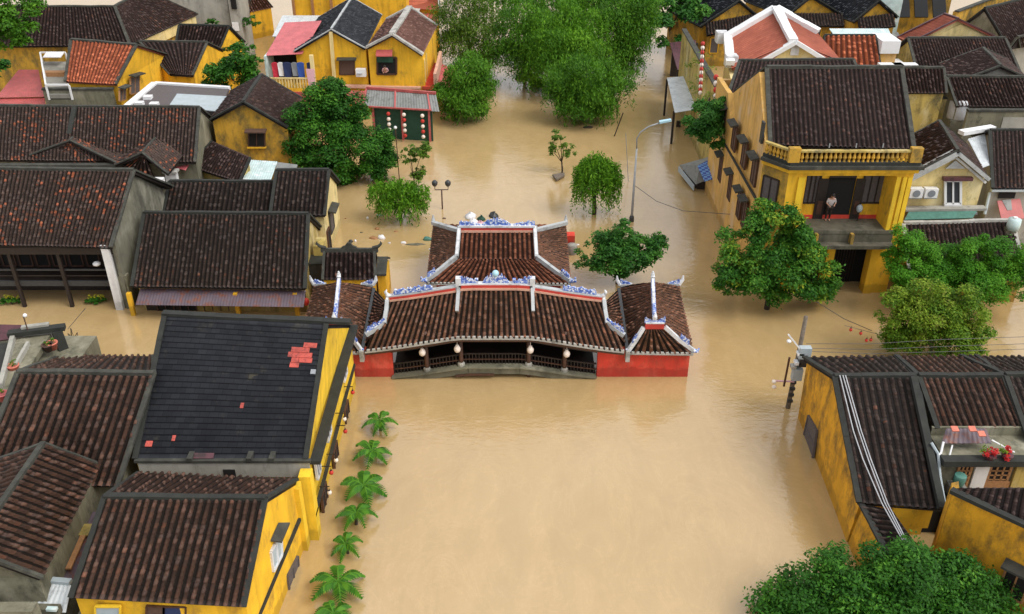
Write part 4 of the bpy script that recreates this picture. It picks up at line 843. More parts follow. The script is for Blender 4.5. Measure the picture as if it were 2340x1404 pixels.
# ================================================================== the covered bridge
br = thing('covered_bridge', 'old covered bridge with curved tiled roof, blue porcelain crests and red end walls', 'bridge', (-.83, 39, 0))
Yr = 38.9; XC = -0.83
def mx(v): return V((2 * XC - v.x, v.y, v.z))
def prof(u):
    u = np.asarray(u, float); t = np.clip(np.minimum(u, 1 - u) / 0.36, 0, 1); return t * (0.65 + 0.35 * (1 - (1 - t) ** 2))
A, B = PY(884, 690, Yr), PY(1378, 690, Yr); C, D = P(1426, 803, 1.75), P(834, 803, 1.75)
A.z = B.z = 3.42
bend = lambda u, v: prof(u) * (0.62 + 0.14 * v)
Bk = [V((p.x, 2 * Yr - p.y, p.z)) for p in (C, D)]
roof = np_mesh('roof', panel(A, B, C, D, .255, .22, bend=bend, h=.10) + panel(B, A, Bk[1], Bk[0], .255, .3, bend=bend, h=.10), 'tile_temple', br)
def rz(px): u = (PY(px, 690, Yr).x - A.x) / (B.x - A.x); return 3.42 + float(prof(u)) * .62
def RP(px, dz=0): return V((PY(px, 690, Yr).x, Yr, rz(px) + dz))
def strip(name, pts, wd, z0, h, mat, par): 
    b = MB()
    for p, q in zip(pts, pts[1:]): b.beam(p + V((0, 0, z0)), q + V((0, 0, z0)), wd, h)
    return b.build(name, mat, par)
cen = [RP(x) for x in (1050, 1080, 1130, 1180, 1216)]
lft = [RP(x) for x in (892, 930, 970, 1010, 1048)]; rgt = [RP(x) for x in (1218, 1255, 1295, 1335, 1374)]
for pts in (lft, rgt): strip('ridge_base', pts, .34, .03, .10, 'pink_band', roof); strip('ridge_band', pts, .28, .13, .13, 'red_band', roof); strip('ridge_cap', pts, .26, .26, .06, 'grey_trim', roof)
pts = [p + V((0, 0, .22)) for p in cen]; strip('ridge_base', pts, .36, -.14, .12, 'pink_band', roof); strip('ridge_band', pts, .30, -.02, .15, 'red_band', roof); strip('ridge_cap', pts, .28, .13, .06, 'white_trim', roof)
for s, q in ((-1, lft[0]), (1, rgt[-1])):
    MB().tube([q + V((-s * .05, 0, .25)), q + V((s * .14, 0, .34)), q + V((s * .20, 0, .50)), q + V((s * .14, 0, .62))], [.10, .11, .08, .03]).build('ridge_horn', 'white_trim', roof, True)
def crest(p, q, h, par, env='hump', seed=0, mat='porcelain_blue', t=.14, name='crest'):
    r = random.Random(seed); n = 27; h = h * .80; t = t * .8; top = []
    for i in range(n + 1):
        u = i / n; e = {'hump': math.sin(math.pi * u) ** .8, 'left': (1 - u) ** .7, 'right': u ** .7, 'flat': 1.0 if 0 < u < 1 else .4}[env]
        top.append(L(p, q, u) + V((0, 0, h * e * (0.50 + 0.50 * r.random()) + .03)))
    d = (q - p).normalized(); nn = V((-d.y, d.x, 0)).normalized() * t if abs(d.z) < .98 else V((t, 0, 0))
    return MB().prism([p - nn / 2] + [v - nn / 2 for v in top] + [q - nn / 2], nn).build(name, mat, par)
z0 = .34
crest(RP(900, z0), RP(990, z0), .34, roof, 'flat', 1); crest(RP(1285, z0), RP(1362, z0), .34, roof, 'flat', 2)
zc = .43
crest(RP(1052, zc), RP(1092, zc), .55, roof, 'left', 3); crest(RP(1176, zc), RP(1214, zc), .55, roof, 'right', 4); crest(RP(1104, zc), RP(1164, zc), .72, roof, 'hump', 5)
c = RP(1133, zc + .50); MB().ball(c + V((0, -.02, 0)), .17, .17, 12, 8).build('ridge_pearl', 'lamp_blue', roof, True)
for x in (1090, 1175): MB().box(RP(x).x - .08, RP(x).x + .08, Yr - .08, Yr + .08, rz(x) + zc, rz(x) + zc + .2).build('ridge_finial', 'porcelain_blue', roof)
# ribs down the slope beside the raised middle, and the kinked verges at both ends
def slope(px, py): 
    for v in np.linspace(-.05, 1.05, 221):
        y = L(A, D, v).y; u = 0.5
        p = PY(px, py, y); u = (p.x - L(A, D, v).x) / (L(B, C, v).x - L(A, D, v).x); z = L(A, D, v).z + float(prof(u)) * (.62 + .14 * v)
        if p.z >= z - .01: return V((p.x, y, z))
    return V((p.x, y, z))
for x0, x1 in ((1049, 1045), (1216, 1218)):
    a, b = slope(x0, 668) , slope(x1, 715); MB().beam(V((a.x, Yr, rz(x0) + .1)), b + V((0, 0, .02)), .16, .24).build('slope_ridge', 'grey_trim', roof)
    MB().box(RP(x0).x - .13, RP(x0).x + .13, Yr - .15, Yr + .15, rz(x0), rz(x0) + .75).build('ridge_end', 'white_trim', roof)
for pth in ([(886, 690), (884, 715), (880, 742), (862, 756), (838, 770)], [(1379, 690), (1382, 716), (1386, 742), (1402, 756), (1424, 772)]):
    pts = [slope(*q) + V((0, 0, .03)) for q in pth]
    strip('verge', pts[:3], .18, 0, .24, 'grey_trim', roof); strip('verge', pts[2:], .18, 0, .22, 'grey_trim', roof); strip('verge_cap', pts[:3], .12, .24, .04, 'white_trim', roof)
    crest(pts[-2] + V((0, 0, .2)), pts[-1] + V((0, 0, .2)), .36, roof, 'flat', int(pts[0].x * 10), name='verge_crest'); crest(pts[2] + V((0, 0, .2)), pts[3] + V((0, 0, .2)), .2, roof, 'flat', 3, name='verge_crest')
# eave: a pale row of end tiles under a thin fascia
eu = [(D + (C - D) * u) + V((0, -.03, prof(u) * .76 - .02)) for u in np.linspace(0, 1, 29)]
strip('eave_board', [p + V((0, .05, 0)) for p in eu], .08, -.20, .15, 'timber_brown', roof)
crenel('eave_tile_edge', D + V((0, -.10, 0)), C + V((0, -.10, 0)), int(round((C - D).length / .255)), 'ridge_pale', roof, lo=-.06, hi=.11, f=lambda u: float(prof(u)) * .76)
strip('eave_edge', [p + V((0, 0, .02)) for p in eu], .07, -.05, .06, 'ridge_mortar', roof)
# end pavilions
def pavilion(m):
    g = (lambda v: mx(V(v))) if m else (lambda v: V(v))
    Rf, Rb = P(1495, 742, 3.0), P(1491, 646, 3.0)
    Fl, Fr, Bl, Br = P(1438, 806, 1.55), P(1584, 808, 1.5), P(1417, 657, 1.8), P(1551, 656, 1.6)
    Rf, Rb, Fl, Fr, Bl, Br = map(g, (Rf, Rb, Fl, Fr, Bl, Br))
    a, b = g(P(1474, 752, 2.75)), g(P(1516, 752, 2.75))
    kk = dict(pitch=.25, crs=.20, h=.07)
    r = np_mesh('end_roof', panel(Rf, Rb, Br, Fr, **kk) + panel(Rb, Rf, Fl, Bl, **kk) + panel(a, b, Fr, Fl, **kk) + panel(L(Rb, Rf, .03), L(Rb, Rf, .0), Br, Bl, **kk), 'tile_temple', br)
    up = V((0, 0, .05))
    strip('ridge_cap', [Rf + up, L(Rf, Rb, .5) + up, Rb + up], .19, 0, .20, 'porcelain_blue', r); strip('ridge_top', [Rf + up, Rb + up], .13, .20, .05, 'white_trim', r)
    d = (Rb - Rf).normalized(); crest(Rf + V((.0, .1, .32)), L(Rf, Rb, .35) + V((0, 0, .32)), .25, r, 'left', 11 + m, name='ridge_crest')
    MB().tube([Rb + V((0, .0, .3)), Rb + V((0, .10, .45)), Rb + V((0, .1, .60))], [.12, .10, .04]).build('ridge_horn', 'white_trim', r)
    MB().tube([Rf + V((0, .0, .35)), Rf + V((0, -.08, .5)), Rf + V((0, -.02, .68))], [.12, .10, .04]).build('ridge_horn', 'white_trim', r)
    for e, s in ((Fl, a), (Fr, b)):
        s2 = s + V((0, 0, .06)); e2 = e + V((0, 0, .06)); md = L(s2, e2, .5) + V((0, 0, -.06))
        strip('hip', [s2, md, e2], .15, 0, .18, 'white_trim', r); crest(L(s2, e2, .55) + V((0, 0, .2)), L(s2, e2, .85) + V((0, 0, .2)), .34, r, 'flat', int(e.x * 7), name='hip_crest')
        MB().tube([e2 + V((0, 0, .1)), e2 + (e2 - s2).normalized() * .25 + V((0, 0, .25)), e2 + (e2 - s2).normalized() * .32 + V((0, 0, .45))], [.12, .1, .04]).build('hip_horn', 'porcelain_blue', r)
    strip('hip', [a + up, b + up], .22, 0, .3, 'red_band', r); strip('hip_cap', [a + up, b + up], .26, .3, .06, 'white_trim', r)
    crest(a + V((-.05, 0, .36)), L(a, b, .4) + V((0, 0, .36)), .4, r, 'left', 21, name='hip_crest'); crest(L(a, b, .6) + V((0, 0, .36)), b + V((.05, 0, .36)), .4, r, 'right', 22, name='hip_crest')
    # upturned back eave with porcelain scrolls
    for q, s in ((Bl, 1 if not m else -1), (Br, -1 if not m else 1)):
        c = L(Bl, Br, .5); strip('back_eave', [q + up, L(q, c, .4) + up + V((0, 0, .0))], .2, 0, .18, 'grey_trim', r)
        crest(q + V((0, 0, .2)), L(q, c, .35) + V((0, 0, .2)), .36, r, 'left', int(q.x * 3), name='back_crest')
        MB().tube([q + V((0, 0, .15)), q + V((-s * .18, .05, .42)), q + V((-s * .2, .05, .66))], [.12, .1, .04]).build('eave_horn', 'white_trim', r)
    w_a, w_b = (Fl, Fr) if Fl.x < Fr.x else (Fr, Fl); crenel('eave_tile_edge', w_a + V((0, -.12, 0)), w_b + V((0, -.12, 0)), 13, 'ridge_pale', r, lo=-.03, hi=.09); strip('eave_edge', [Fl + V((0, -.02, 0)), Fr + V((0, -.02, 0))], .08, -.1, .1, 'ridge_pale', r)
    # red end walls
    w0, w1 = sorted((g(P(1363, 861, 0)).x, g(P(1571, 862, 0)).x)); f_ = 37.36
    MB().box(w0, w1, f_, f_ + .25, -1.2, 1.6).build('red_wall', 'red_wall', br)
    xo = w1 if not m else w0; MB().box(xo - (.25 if not m else 0), xo + (0 if not m else .25), f_ + .26, 43.0, -1.2, 1.55).build('red_wall', 'red_wall', br)
    # hipped end of the long roof, running down to the valley
    p1, p2 = g(slope(1381, 692)), g(slope(1388, 744)); p1 = V((p1.x, Yr, 3.35)); pb = V((p1.x + (.1 if not m else -.1), 2 * Yr - p2.y, 2.75)); v1, v2 = g(P(1430, 788, 1.68)), g(P(1413, 662, 1.85))
    np_mesh('hip_end', panel(pb, p2, v1, v2, **kk), 'tile_temple', r); MB().prism([p1 + V((0, 0, -.05)), p2 + V((0, 0, -.02)), pb + V((0, 0, -.02))], (-.12 if not m else .12, 0, 0)).build('hip_gable', 'tile_temple', r)
    # valley gutter and spout against the long roof
    vx = g(P(1425, 770, 2.0)).x; a_ = g(P(1414, 662, 1.9)); b_ = g(P(1433, 800, 1.66)); MB().beam(a_, b_, .16, .10).build('valley', 'metal_dark', r)
    s_ = g(P(1434, 795, 1.75)); MB().box(s_.x - .1, s_.x + .1, s_.y - .35, s_.y + .0, 1.15, 1.75).build('spout', 'ridge_pale', br)
pavilion(False); pavilion(True)
# timber hall under the long roof
f_ = 37.36; xl, xr = P(897, 858, 0).x + .02, P(1362, 861, 0).x - .02
def deckz(x): u = (x - xl) / (xr - xl); return .05 + .60 * float(prof(u))
xs = [xl + (xr - xl) * i / 16 for i in range(17)]
strip('deck_edge', [V((x, f_, deckz(x) - .38)) for x in xs], .30, 0, .38, 'mossy', br); strip('deck_top', [V((x, f_ - .05, deckz(x))) for x in xs], .42, 0, .06, 'mossy', br)
strip('sill_band', [V((x, f_ - .22, deckz(x) - .42)) for x in xs[5:9]], .06, 0, .10, 'timber_brown', br)
strip('floor', [V((x, f_ + 1.6, deckz(x) - .1)) for x in xs], 2.9, 0, .08, 'timber_dark', br)
strip('handrail', [V((x, f_ + .12, deckz(x) + .62)) for x in xs], .09, 0, .06, 'timber_dark', br); strip('lower_rail', [V((x, f_ + .12, deckz(x) + .30)) for x in xs], .06, 0, .05, 'timber_brown', br)
for i in range(62): x = xl + .1 + (xr - xl - .2) * i / 61; MB().box(x - .022, x + .022, f_ + .10, f_ + .14, deckz(x) + .06, deckz(x) + .62).build('baluster', 'timber_dark', br)
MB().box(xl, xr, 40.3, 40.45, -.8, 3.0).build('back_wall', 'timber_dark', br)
for px in (975, 1054, 1208, 1290): x = PY(px, 830, f_).x; MB().tube([V((x, f_ + .05, -1)), V((x, f_ + .05, 2.6))], .11, 10).build('column', 'timber_brown', br, True); MB().lathe((x, f_ + .05, deckz(x) + .05), [(.18, 0), (.18, .12), (.13, .2)], 10).build('column_base', 'concrete', br)
for px in (920, 1010, 1095, 1168, 1250, 1340): x = PY(px, 830, 40).x; MB().tube([V((x, 40.1, -1)), V((x, 40.1, 3))], .1, 8).build('column', 'timber_dark', br, True)
strip('tie_beam', [V((x, f_ + .05, 1.42 + (deckz(x) - .05) * 1.15)) for x in xs], .12, 0, .22, 'timber_dark', br)
for px, py, lb in ((965, 806, 'white round lantern under the bridge eave, beside the shorter red wall'), (1045, 798, 'white round lantern at the left of the two in the middle of the bridge eave'), (1212, 800, 'white round lantern at the right of the two in the middle of the bridge eave'), (1295, 809, 'white round lantern under the bridge eave, beside the longer red wall')):
    p = PY(px, py, f_ - .25); lantern(p, .17, 'lantern_white', lb, 'white lanterns under the bridge eave', 'lantern_white')

# ---- temple hall behind the bridge
tp = thing('temple_hall', 'temple hall with red brown hipped roof and blue crested ridge directly behind the covered bridge', 'temple', (-.8, 46.5, 0))
Ya = 46.3; RL_, RR_ = PY(1050, 530, Ya), PY(1222, 530, Ya); zr_ = RL_.z
KL, KR = V((0, 0, 0)), V((0, 0, 0))
E1_, E2_ = P(974, 648, 1.95), P(1304, 650, 1.95)
k1 = L(RL_, V((RL_.x, E1_.y, 1.95)), .55); k2 = L(RR_, V((RR_.x, E2_.y, 1.95)), .55); k1.x, k2.x = PY(1044, 588, k1.y).x, PY(1226, 588, k2.y).x
def bk_(p): return V((p.x, 2 * Ya - p.y, p.z))
B1_, B2_ = P(990, 516, 2.05), P(1293, 516, 2.05)
kb1, kb2 = bk_(k1), bk_(k2)
kk = dict(pitch=.26, crs=.22, h=.10)
roof = np_mesh('roof', panel(RL_, RR_, k2, k1, **kk) + panel(k1, k2, E2_, E1_, **kk) + panel(RR_, RL_, kb1, kb2, **kk) + panel(kb2, kb1, B1_, B2_, **kk), 'tile_temple_red', tp)
kk = dict(pitch=.22, crs=.20, h=.06)
np_mesh('side_roof', panel(kb1 + V((0, 0, .1)), k1 + V((0, 0, .1)), E1_, B1_, **kk), 'tile_temple', roof); np_mesh('side_roof', panel(k2 + V((0, 0, .1)), kb2 + V((0, 0, .1)), B2_, E2_, **kk), 'tile_temple', roof)
for a, k, e, kb, b in ((RL_, k1, E1_, kb1, B1_), (RR_, k2, E2_, kb2, B2_)):
    u_ = V((0, 0, .08)); strip('verge', [a + u_, k + u_], .20, 0, .26, 'grey_trim', roof); strip('verge', [k + u_, L(k, e, .6) + u_ - V((0, 0, .05)), e + u_], .19, 0, .24, 'grey_trim', roof); strip('verge_cap', [a + u_, k + u_], .14, .26, .04, 'white_trim', roof)
    strip('verge', [a + u_, kb + u_], .26, 0, .28, 'grey_trim', roof); strip('back_edge', [kb + u_, b + u_], .26, 0, .2, 'grey_trim', roof)
    crest(L(k, e, .72) + V((0, 0, .3)), L(k, e, .95) + V((0, 0, .3)), .3, roof, 'flat', int(e.x * 5), name='verge_crest')
    MB().tube([e + V((0, 0, .2)), e + (e - k).normalized() * .3 + V((0, 0, .4)), e + (e - k).normalized() * .3 + V((0, 0, .6))], [.14, .1, .05]).build('verge_horn', 'porcelain_blue', roof)
    MB().tube([b + V((0, 0, .1)), b + V((0, .2, .35)), b + V((0, .2, .6))], [.12, .1, .04]).build('verge_horn', 'grey_trim', roof)
up = V((0, 0, .02)); strip('ridge_base', [RL_ + up, RR_ + up], .34, 0, .14, 'pink_band', roof); strip('ridge_band', [RL_ + up, RR_ + up], .28, .14, .16, 'red_band', roof); strip('ridge_cap', [RL_ + up, RR_ + up], .36, .3, .1, 'white_trim', roof)
q0, q1 = RL_ + V((0, 0, .42)), RR_ + V((0, 0, .42)); crest(q0, L(q0, q1, .28), .38, roof, 'left', 31); crest(L(q0, q1, .72), q1, .38, roof, 'right', 32); crest(L(q0, q1, .3), L(q0, q1, .68), .55, roof, 'hump', 33)
MB().prism([V((E1_.x + .5, E1_.y + .5, -1)), V((E2_.x - .5, E2_.y + .5, -1)), V((B2_.x - .4, B2_.y - .5, -1)), V((B1_.x + .4, B1_.y - .5, -1))], (0, 0, 3.0)).build('wall', 'red_wall', tp)
crenel('eave_tile_edge', E1_ + V((0, -.12, 0)), E2_ + V((0, -.12, 0)), 36, 'ridge_pale', roof, lo=-.04, hi=.1)
p = P(1302, 548, .5); MB().box(p.x - .3, p.x + .3, p.y - .3, p.y + .3, -1, .9).build('side_block', 'red_wall', tp); p = P(1307, 566, .4); t = thing('stone_urn', 'grey stone urn in the water beside the temple hall', 'urn', (p.x, p.y, 0)); MB().lathe((p.x, p.y, -.5), [(.22, 0), (.3, .5), (.36, .9), (.28, 1.0), (.30, 1.1)], 14).build('urn', 'concrete', t, True)
# figures of white and dark stones behind the temple ridge: sacks piled on its back roof edge
for px, py, r_, m, lb in ((1075, 490, .34, 'cloth_white', 'large white sack lying in the water behind the temple ridge'), (1082, 500, .26, 'cloth_white', 'smaller white sack leaning on the large one behind the temple'), (1128, 487, .30, 'metal_dark', 'black bin bag on the heap behind the temple ridge'), (1100, 494, .26, 'tarp_green', 'dark green bundle in the middle of the heap behind the temple'), (1098, 503, .22, 'cloth_pink', 'pinkish bundle low in the heap behind the temple'), (1140, 497, .24, 'cloth_pale', 'pale sack at the end of the heap behind the temple ridge'), (1116, 503, .20, 'cloth_navy', 'navy bundle below the black bin bag')):
    p = P(px, py, .25); t = thing('sack', lb, 'sack', (p.x, p.y, 0)); mb = MB(); mb.lathe((p.x, p.y, -.15), [(r_ * .7, 0), (r_ * 1.1, .15), (r_, r_ * .9), (r_ * .55, r_ * 1.3), (r_ * .2, r_ * 1.45), (r_ * .3, r_ * 1.65)], 11)
    mb.v = [(x + random.uniform(-.05, .05), y + random.uniform(-.05, .05), z + random.uniform(-.04, .04)) for x, y, z in mb.v]; mb.build('sack_body', m, t, True)
# ================================================================== corner house on the far side of the square
h = house('corner_house', 'tall yellow corner house with plum tiled roof, balustraded parapet and dark balcony doors', (17.5, 52, 0))
A, B, C = P(1745, 362, 7.6), P(1805, 384, 7.6), P(2088, 380, 7.6); C.y = B.y; X0 = A.x
rl, rr, el, er = P(1752, 157, 11.2), P(2060, 157, 11.2), P(1760, 332, 8.35), P(2088, 343, 8.35)
bl = V((14.25, 57.0, 8.3)); brr = V((22.1, 57.0, 8.3))
gable(h, rl, rr, el, er, 'tile_plum', 'tan', BL=bl, BR=brr, pitch=.25, crs=.27, walls=False, trim='ridge_mortar', tw=.36, th=.2)
Yb = 60.5
def vslab(p, q, z0, z1, t, name, mat, par=h):                       # upright wall from p to q, thickness t to the inside (left-hand side of p->q)
    d = V((q.x - p.x, q.y - p.y, 0)).normalized(); n_ = V((-d.y, d.x, 0)) * t
    return MB().prism([V((p.x, p.y, z0)), V((q.x, q.y, z0)), V((q.x, q.y, z0)) + n_, V((p.x, p.y, z0)) + n_], (0, 0, z1 - z0)).build(name, mat, par)
# street wall with its gable
gw = MB(); gw.prism([V((X0, A.y, -1)), V((X0, A.y, 8.3)), V((X0 + .35, rl.y, 11.0)), V((X0 + .3, 56.8, 8.2)), V((X0, 57.0, 8.1)), V((X0, Yb, 8.1)), V((X0, Yb, -1))], (.3, 0, 0)); gw.build('street_wall', 'tan', h)
MB().box(X0 - .06, X0 + .02, A.y + .1, Yb, 5.0, 5.16).build('string_course', 'ridge_dark', h)
MB().box(X0 + .3, X0 + 7.9, Yb - .3, Yb, -1, 8.0).build('back_wall', 'tan', h)
MB().box(C.x - .3, C.x, C.y + 1.4, Yb - .3, -1, 8.2).build('party_wall', 'yellow_old', h)
for y in (48.6, 51.2, 54.0, 57.2):
    opening(h, [V((X0, y + .5, 7.05)), V((X0, y - .5, 7.05)), V((X0, y - .5, 5.5)), V((X0, y + .5, 5.5))], 'timber_brown', 'shutter_brown', bars=(.5,), hood='ridge_mortar')
for y in (49.4, 50.8, 53.5, 56.5):
    opening(h, [V((X0, y + .4, 4.1)), V((X0, y - .4, 4.1)), V((X0, y - .4, 2.4)), V((X0, y + .4, 2.4))], 'timber_brown', 'shutter_brown', bars=(.5,), hood='ridge_mortar')
MB().box(X0 - .12, X0, 47.7, 48.1, 8.2, 9.4).build('vent', 'metal_dark', h)
# chamfered bay
vslab(A, B, -1, 7.6, .3, 'bay_wall', 'yellow_old')
ch = lambda t, z: V((L(A, B, t).x, L(A, B, t).y, z)) + V((-.7, -.72, 0)) * .03
opening(h, [ch(.12, 6.7), ch(.70, 6.7), ch(.70, 4.9), ch(.12, 4.9)], 'timber_dark', 'shutter_grey', bars=(.5,))
fc = lambda px: PY(px, 440, B.y).x
x1, x2, x3 = fc(1838), fc(2040), C.x
MB().box(B.x, x1, B.y, B.y + .3, -1, 7.6).build('front_wall', 'yellow', h)
MB().box(x2, x3, B.y, B.y + 1.6, -1, 7.6).build('front_wall', 'yellow', h)
for x in (x2 + .02, x2 + .35, x3 - .28): MB().box(x, x + .22, B.y - .10, B.y - .003, 3.9, 7.1).build('pilaster', 'yellow_bright', h)
MB().box(x1 - .45, x1 - .1, B.y - .10, B.y - .003, 4.0, 7.1).build('pilaster', 'yellow_bright', h)
MB().box(x1, x2, B.y, B.y + .3, 7.15, 7.6).build('lintel', 'yellow', h)
# cornice and balustrade following the chamfer
def run(z0, z1, outw, t, name, mat):
    o1 = V((-.7, -.72, 0)) * outw; o2 = V((0, -outw, 0)); Bo = V((B.x - outw * .4, B.y - outw, 0))
    mb = MB(); d = (B - A).normalized(); n_ = V((-d.y, d.x, 0)) * t
    a, b2, c = V((A.x, A.y, 0)) + o1, Bo, V((C.x + outw, C.y, 0)) + o2
    ia, ib, ic = a + V((.7, .72, 0)) * t, b2 + V((.42, 1, 0)) * t, c + V((0, t, 0))
    mb.prism([v + V((0, 0, z0)) for v in (a, b2, c, ic, ib, ia)], (0, 0, z1 - z0)); return mb.build(name, mat, h)
run(7.6, 7.78, .34, .7, 'cornice', 'ridge_mortar'); run(7.35, 7.6, .16, .3, 'cornice_mould', 'yellow'); run(7.78, 7.95, .16, .3, 'plinth', 'ridge_dark'); run(8.5, 8.60, .12, .22, 'coping', 'mossy_yellow')
for t_ in np.linspace(.08, .92, 7): p = L(A, B, t_) + V((-.7, -.72, 0)) * .02; MB().lathe((p.x, p.y, 7.95), [(.07, 0), (.05, .1), (.10, .22), (.05, .42), (.07, .55)], 8).build('baluster', 'yellow_old', h)
for i in range(24): x = B.x + .55 + i * (C.x - B.x - .9) / 23; MB().lathe((x, B.y, 7.95), [(.075, 0), (.05, .1), (.105, .22), (.05, .42), (.075, .55)], 8).build('baluster', 'yellow_old', h)
for p, w_ in ((B, .60), (C + V((-.25, 0, 0)), .60)): MB().box(p.x - w_ / 2 + .1, p.x + w_ / 2 + .1, p.y - .17, p.y + .16, 7.95, 8.74).build('pier', 'yellow_old', h)
for x in (16.6, 18.0, 19.4): MB().tube([V((x, B.y, 8.72)), V((x, B.y, 8.95))], .03, 6).build('spike', 'metal_grey', h)
# recessed balcony
Yi = B.y + 1.45
MB().box(x1, x2, Yi, Yi + .2, 3.9, 7.15).build('inner_wall', 'yellow', h)
MB().box(x1 - .25, x1 - .001, B.y + .31, Yi, 3.9, 7.15).build('reveal', 'yellow', h)
MB().box(x1 - .3, x2 + .5, B.y - .14, Yi - .002, 3.80, 4.0).build('balcony_floor', 'mossy_dark', h)
MB().box(x1, x2, Yi - .06, Yi - .003, 4.0, 4.22).build('skirting', 'red_wall', h)
fi = lambda px: PY(px, 440, Yi).x
for a, b in ((1838, 1870), (1968, 2018)):
    o = opening(h, [V((fi(a), Yi, 6.75)), V((fi(b), Yi, 6.75)), V((fi(b), Yi, 4.95)), V((fi(a), Yi, 4.95))], 'timber_dark', 'shutter_grey', bars=(.34, .67), proud=.08)
dl, dr = fi(1889), fi(1950)
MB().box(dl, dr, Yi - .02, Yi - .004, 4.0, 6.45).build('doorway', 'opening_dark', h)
for px0, px1 in ((1866, 1888), (1951, 1972)): a, b = fi(px0), fi(px1); d_ = MB().box(a, b, Yi - .10, Yi - .01, 4.0, 6.4).build('door_leaf', 'timber_dark', h); MB().box(a + .12, b - .12, Yi - .13, Yi - .10, 4.3, 5.1).build('door_panel', 'timber_brown', d_)
MB().box(dl, dr, Yi - .09, Yi - .01, 6.46, 7.0).build('transom', 'timber_dark', h)
for px in (1859, 2012): x = fi(px); t_ = thing('balcony_light', 'round pale ceiling light over the balcony of the corner house, %s' % ('by the bay' if px < 1900 else 'by the twin pilasters'), 'ceiling light', (x, Yi - .5, 7.0)); MB().lathe((x, Yi - .5, 6.95), [(.08, 0), (.22, .06), (.26, .14), (.1, .2)], 12).build('shade', 'lantern_white', t_, True)
p = V((fi(1966), Yi - .35, 4.0)); t_ = thing('floor_lantern', 'pale green lantern beside the balcony door', 'lantern', p + V((0, 0, .6))); MB().ball(p + V((0, 0, .75)), .18, .24).build('shade', 'tarp_grey', t_, True); MB().tube([p, p + V((0, 0, .55))], .03, 6).build('stand', 'timber_dark', t_)
# pent roof over the street and the ground floor openings
MB().box(x1 - .3, x2 + .5, B.y - .10, B.y + .25, 3.28, 3.795).build('balcony_front', 'mossy_dark', h)
MB().box(x1 - .5, x2 + .5, B.y - .62, B.y + .3, 3.08, 3.275).build('pent_roof', 'mossy_dark', h)
for px in (1880, 1963): x = fc(px); MB().box(x - .08, x + .08, B.y - .42, B.y - .105, 3.28, 3.86).build('bracket', 'yellow_old', h)
for x in (fc(1925), fc(2030)): MB().box(x - .22, x + .22, B.y - .1, B.y + .6, -1, 2.9).build('pillar', 'yellow', h)
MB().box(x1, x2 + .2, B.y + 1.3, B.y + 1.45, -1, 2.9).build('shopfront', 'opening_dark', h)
for i in range(10): x = fc(1945) + i * .16; MB().box(x, x + .03, B.y + 1.25, B.y + 1.3, -.5, 2.8).build('door_bar', 'timber_dark', h)
# rear wing with its own ridge
h2 = house('rear_house', 'dark tiled rear wing behind the tall corner house, only its ridge showing', (17, 61, 0))
rl, rr = P(1690, 140, 9.1), P(1950, 138, 9.1); el, er = V((13.75, 57.4, 7.75)), V((rr.x, 57.4, 7.75))
gable(h2, rl, rr, el, er, 'tile_plum', 'yellow_old', pitch=.285, crs=.3, trim='ridge_mortar')
q = P(1636, 150, 6)

# ================================================================== roofs beyond the corner house
h = house('red_roof_house', 'house with a red hipped roof edged in thick white mortar and a small ornate gable', (20, 72, 0))
ap = P(1775, 14, 9.0); jn = P(1812, 98, 7.4); lw = P(1662, 88, 6.4); ll = P(1668, 146, 6.0); rt = P(1868, 76, 7.2); rb = P(1925, 142, 5.8); fa = P(1816, 96, 7.4)
ap = P(1772, 22, 8.6)
kk = dict(flat=True, pitch=.35, crs=.3)
cL = P(1670, 150, 5.6); cR = P(1740, 150, 5.6)
roof = np_mesh('roof', panel(lw, ap, jn, P(1672, 158, 5.4), **kk) + panel(jn, L(jn, ap, .02), P(1680, 160, 5.3), P(1740, 150, 5.6), **kk) + panel(ap, rt, rb, jn, **kk), 'tile_red', h)
trims(roof, [(lw, ap, 1.25, .5), (ap, jn, .9, .5), (ap, rt, 1.1, .5), (lw, P(1668, 150, 5.6), .9, .6)], 'white_paint')
ga, gb, gc = P(1816, 98, 7.3), P(1742, 140, 5.8), P(1884, 140, 5.8); yg = ga.y - .3
ga, gb, gc = PY(1816, 98, yg), PY(1742, 140, yg), PY(1884, 140, yg)
MB().prism([gb, ga, gc, V((gc.x, yg, 3)), V((gb.x, yg, 3))], (0, .4, 0)).build('gable', 'cream', h)
for p_, q_ in ((ga, gb), (ga, gc)): MB().beam(p_ + V((0, -.15, -.05)), q_ + V((0, -.15, -.05)), .6, .3).build('gable_trim', 'white_paint', h)
MB().box(PY(1808, 105, yg).x, PY(1827, 105, yg).x, yg - .1, yg + .01, PY(1815, 126, yg).z, PY(1815, 104, yg).z).build('plaque', 'white_trim', h)
MB().prism([V((lw.x, lw.y, -1)), V((ap.x, ap.y, -1)), V((rb.x, rb.y + 2, -1)), V((rb.x, rb.y, -1)), V((ll.x, ll.y - 1, -1))], (0, 0, 6.0)).build('wall', 'cream', h)
for p_ in (P(1650, 86, 6.2), P(1672, 140, 5.7)): MB().box(p_.x - .5, p_.x + .4, p_.y - .5, p_.y + .5, p_.z - .4, p_.z + .5).build('corner_post', 'white_trim', h)
h = house('old_house', 'house with bright orange clay tiles between the red hipped roof and a white flat roof', (25.5, 71, 0))
gable(h, P(1884, 82, 7.0), P(2000, 82, 7.0), P(1880, 152, 5.0), P(2012, 152, 5.0), 'tile_orange', 'tan', pitch=.42, crs=.36, h=.10, trim='ridge_dark', tw=.2)
h = house('flat_roof_house', 'flat roofed annexe with pale turquoise roof sheets and white parapet', (28, 74, 0))
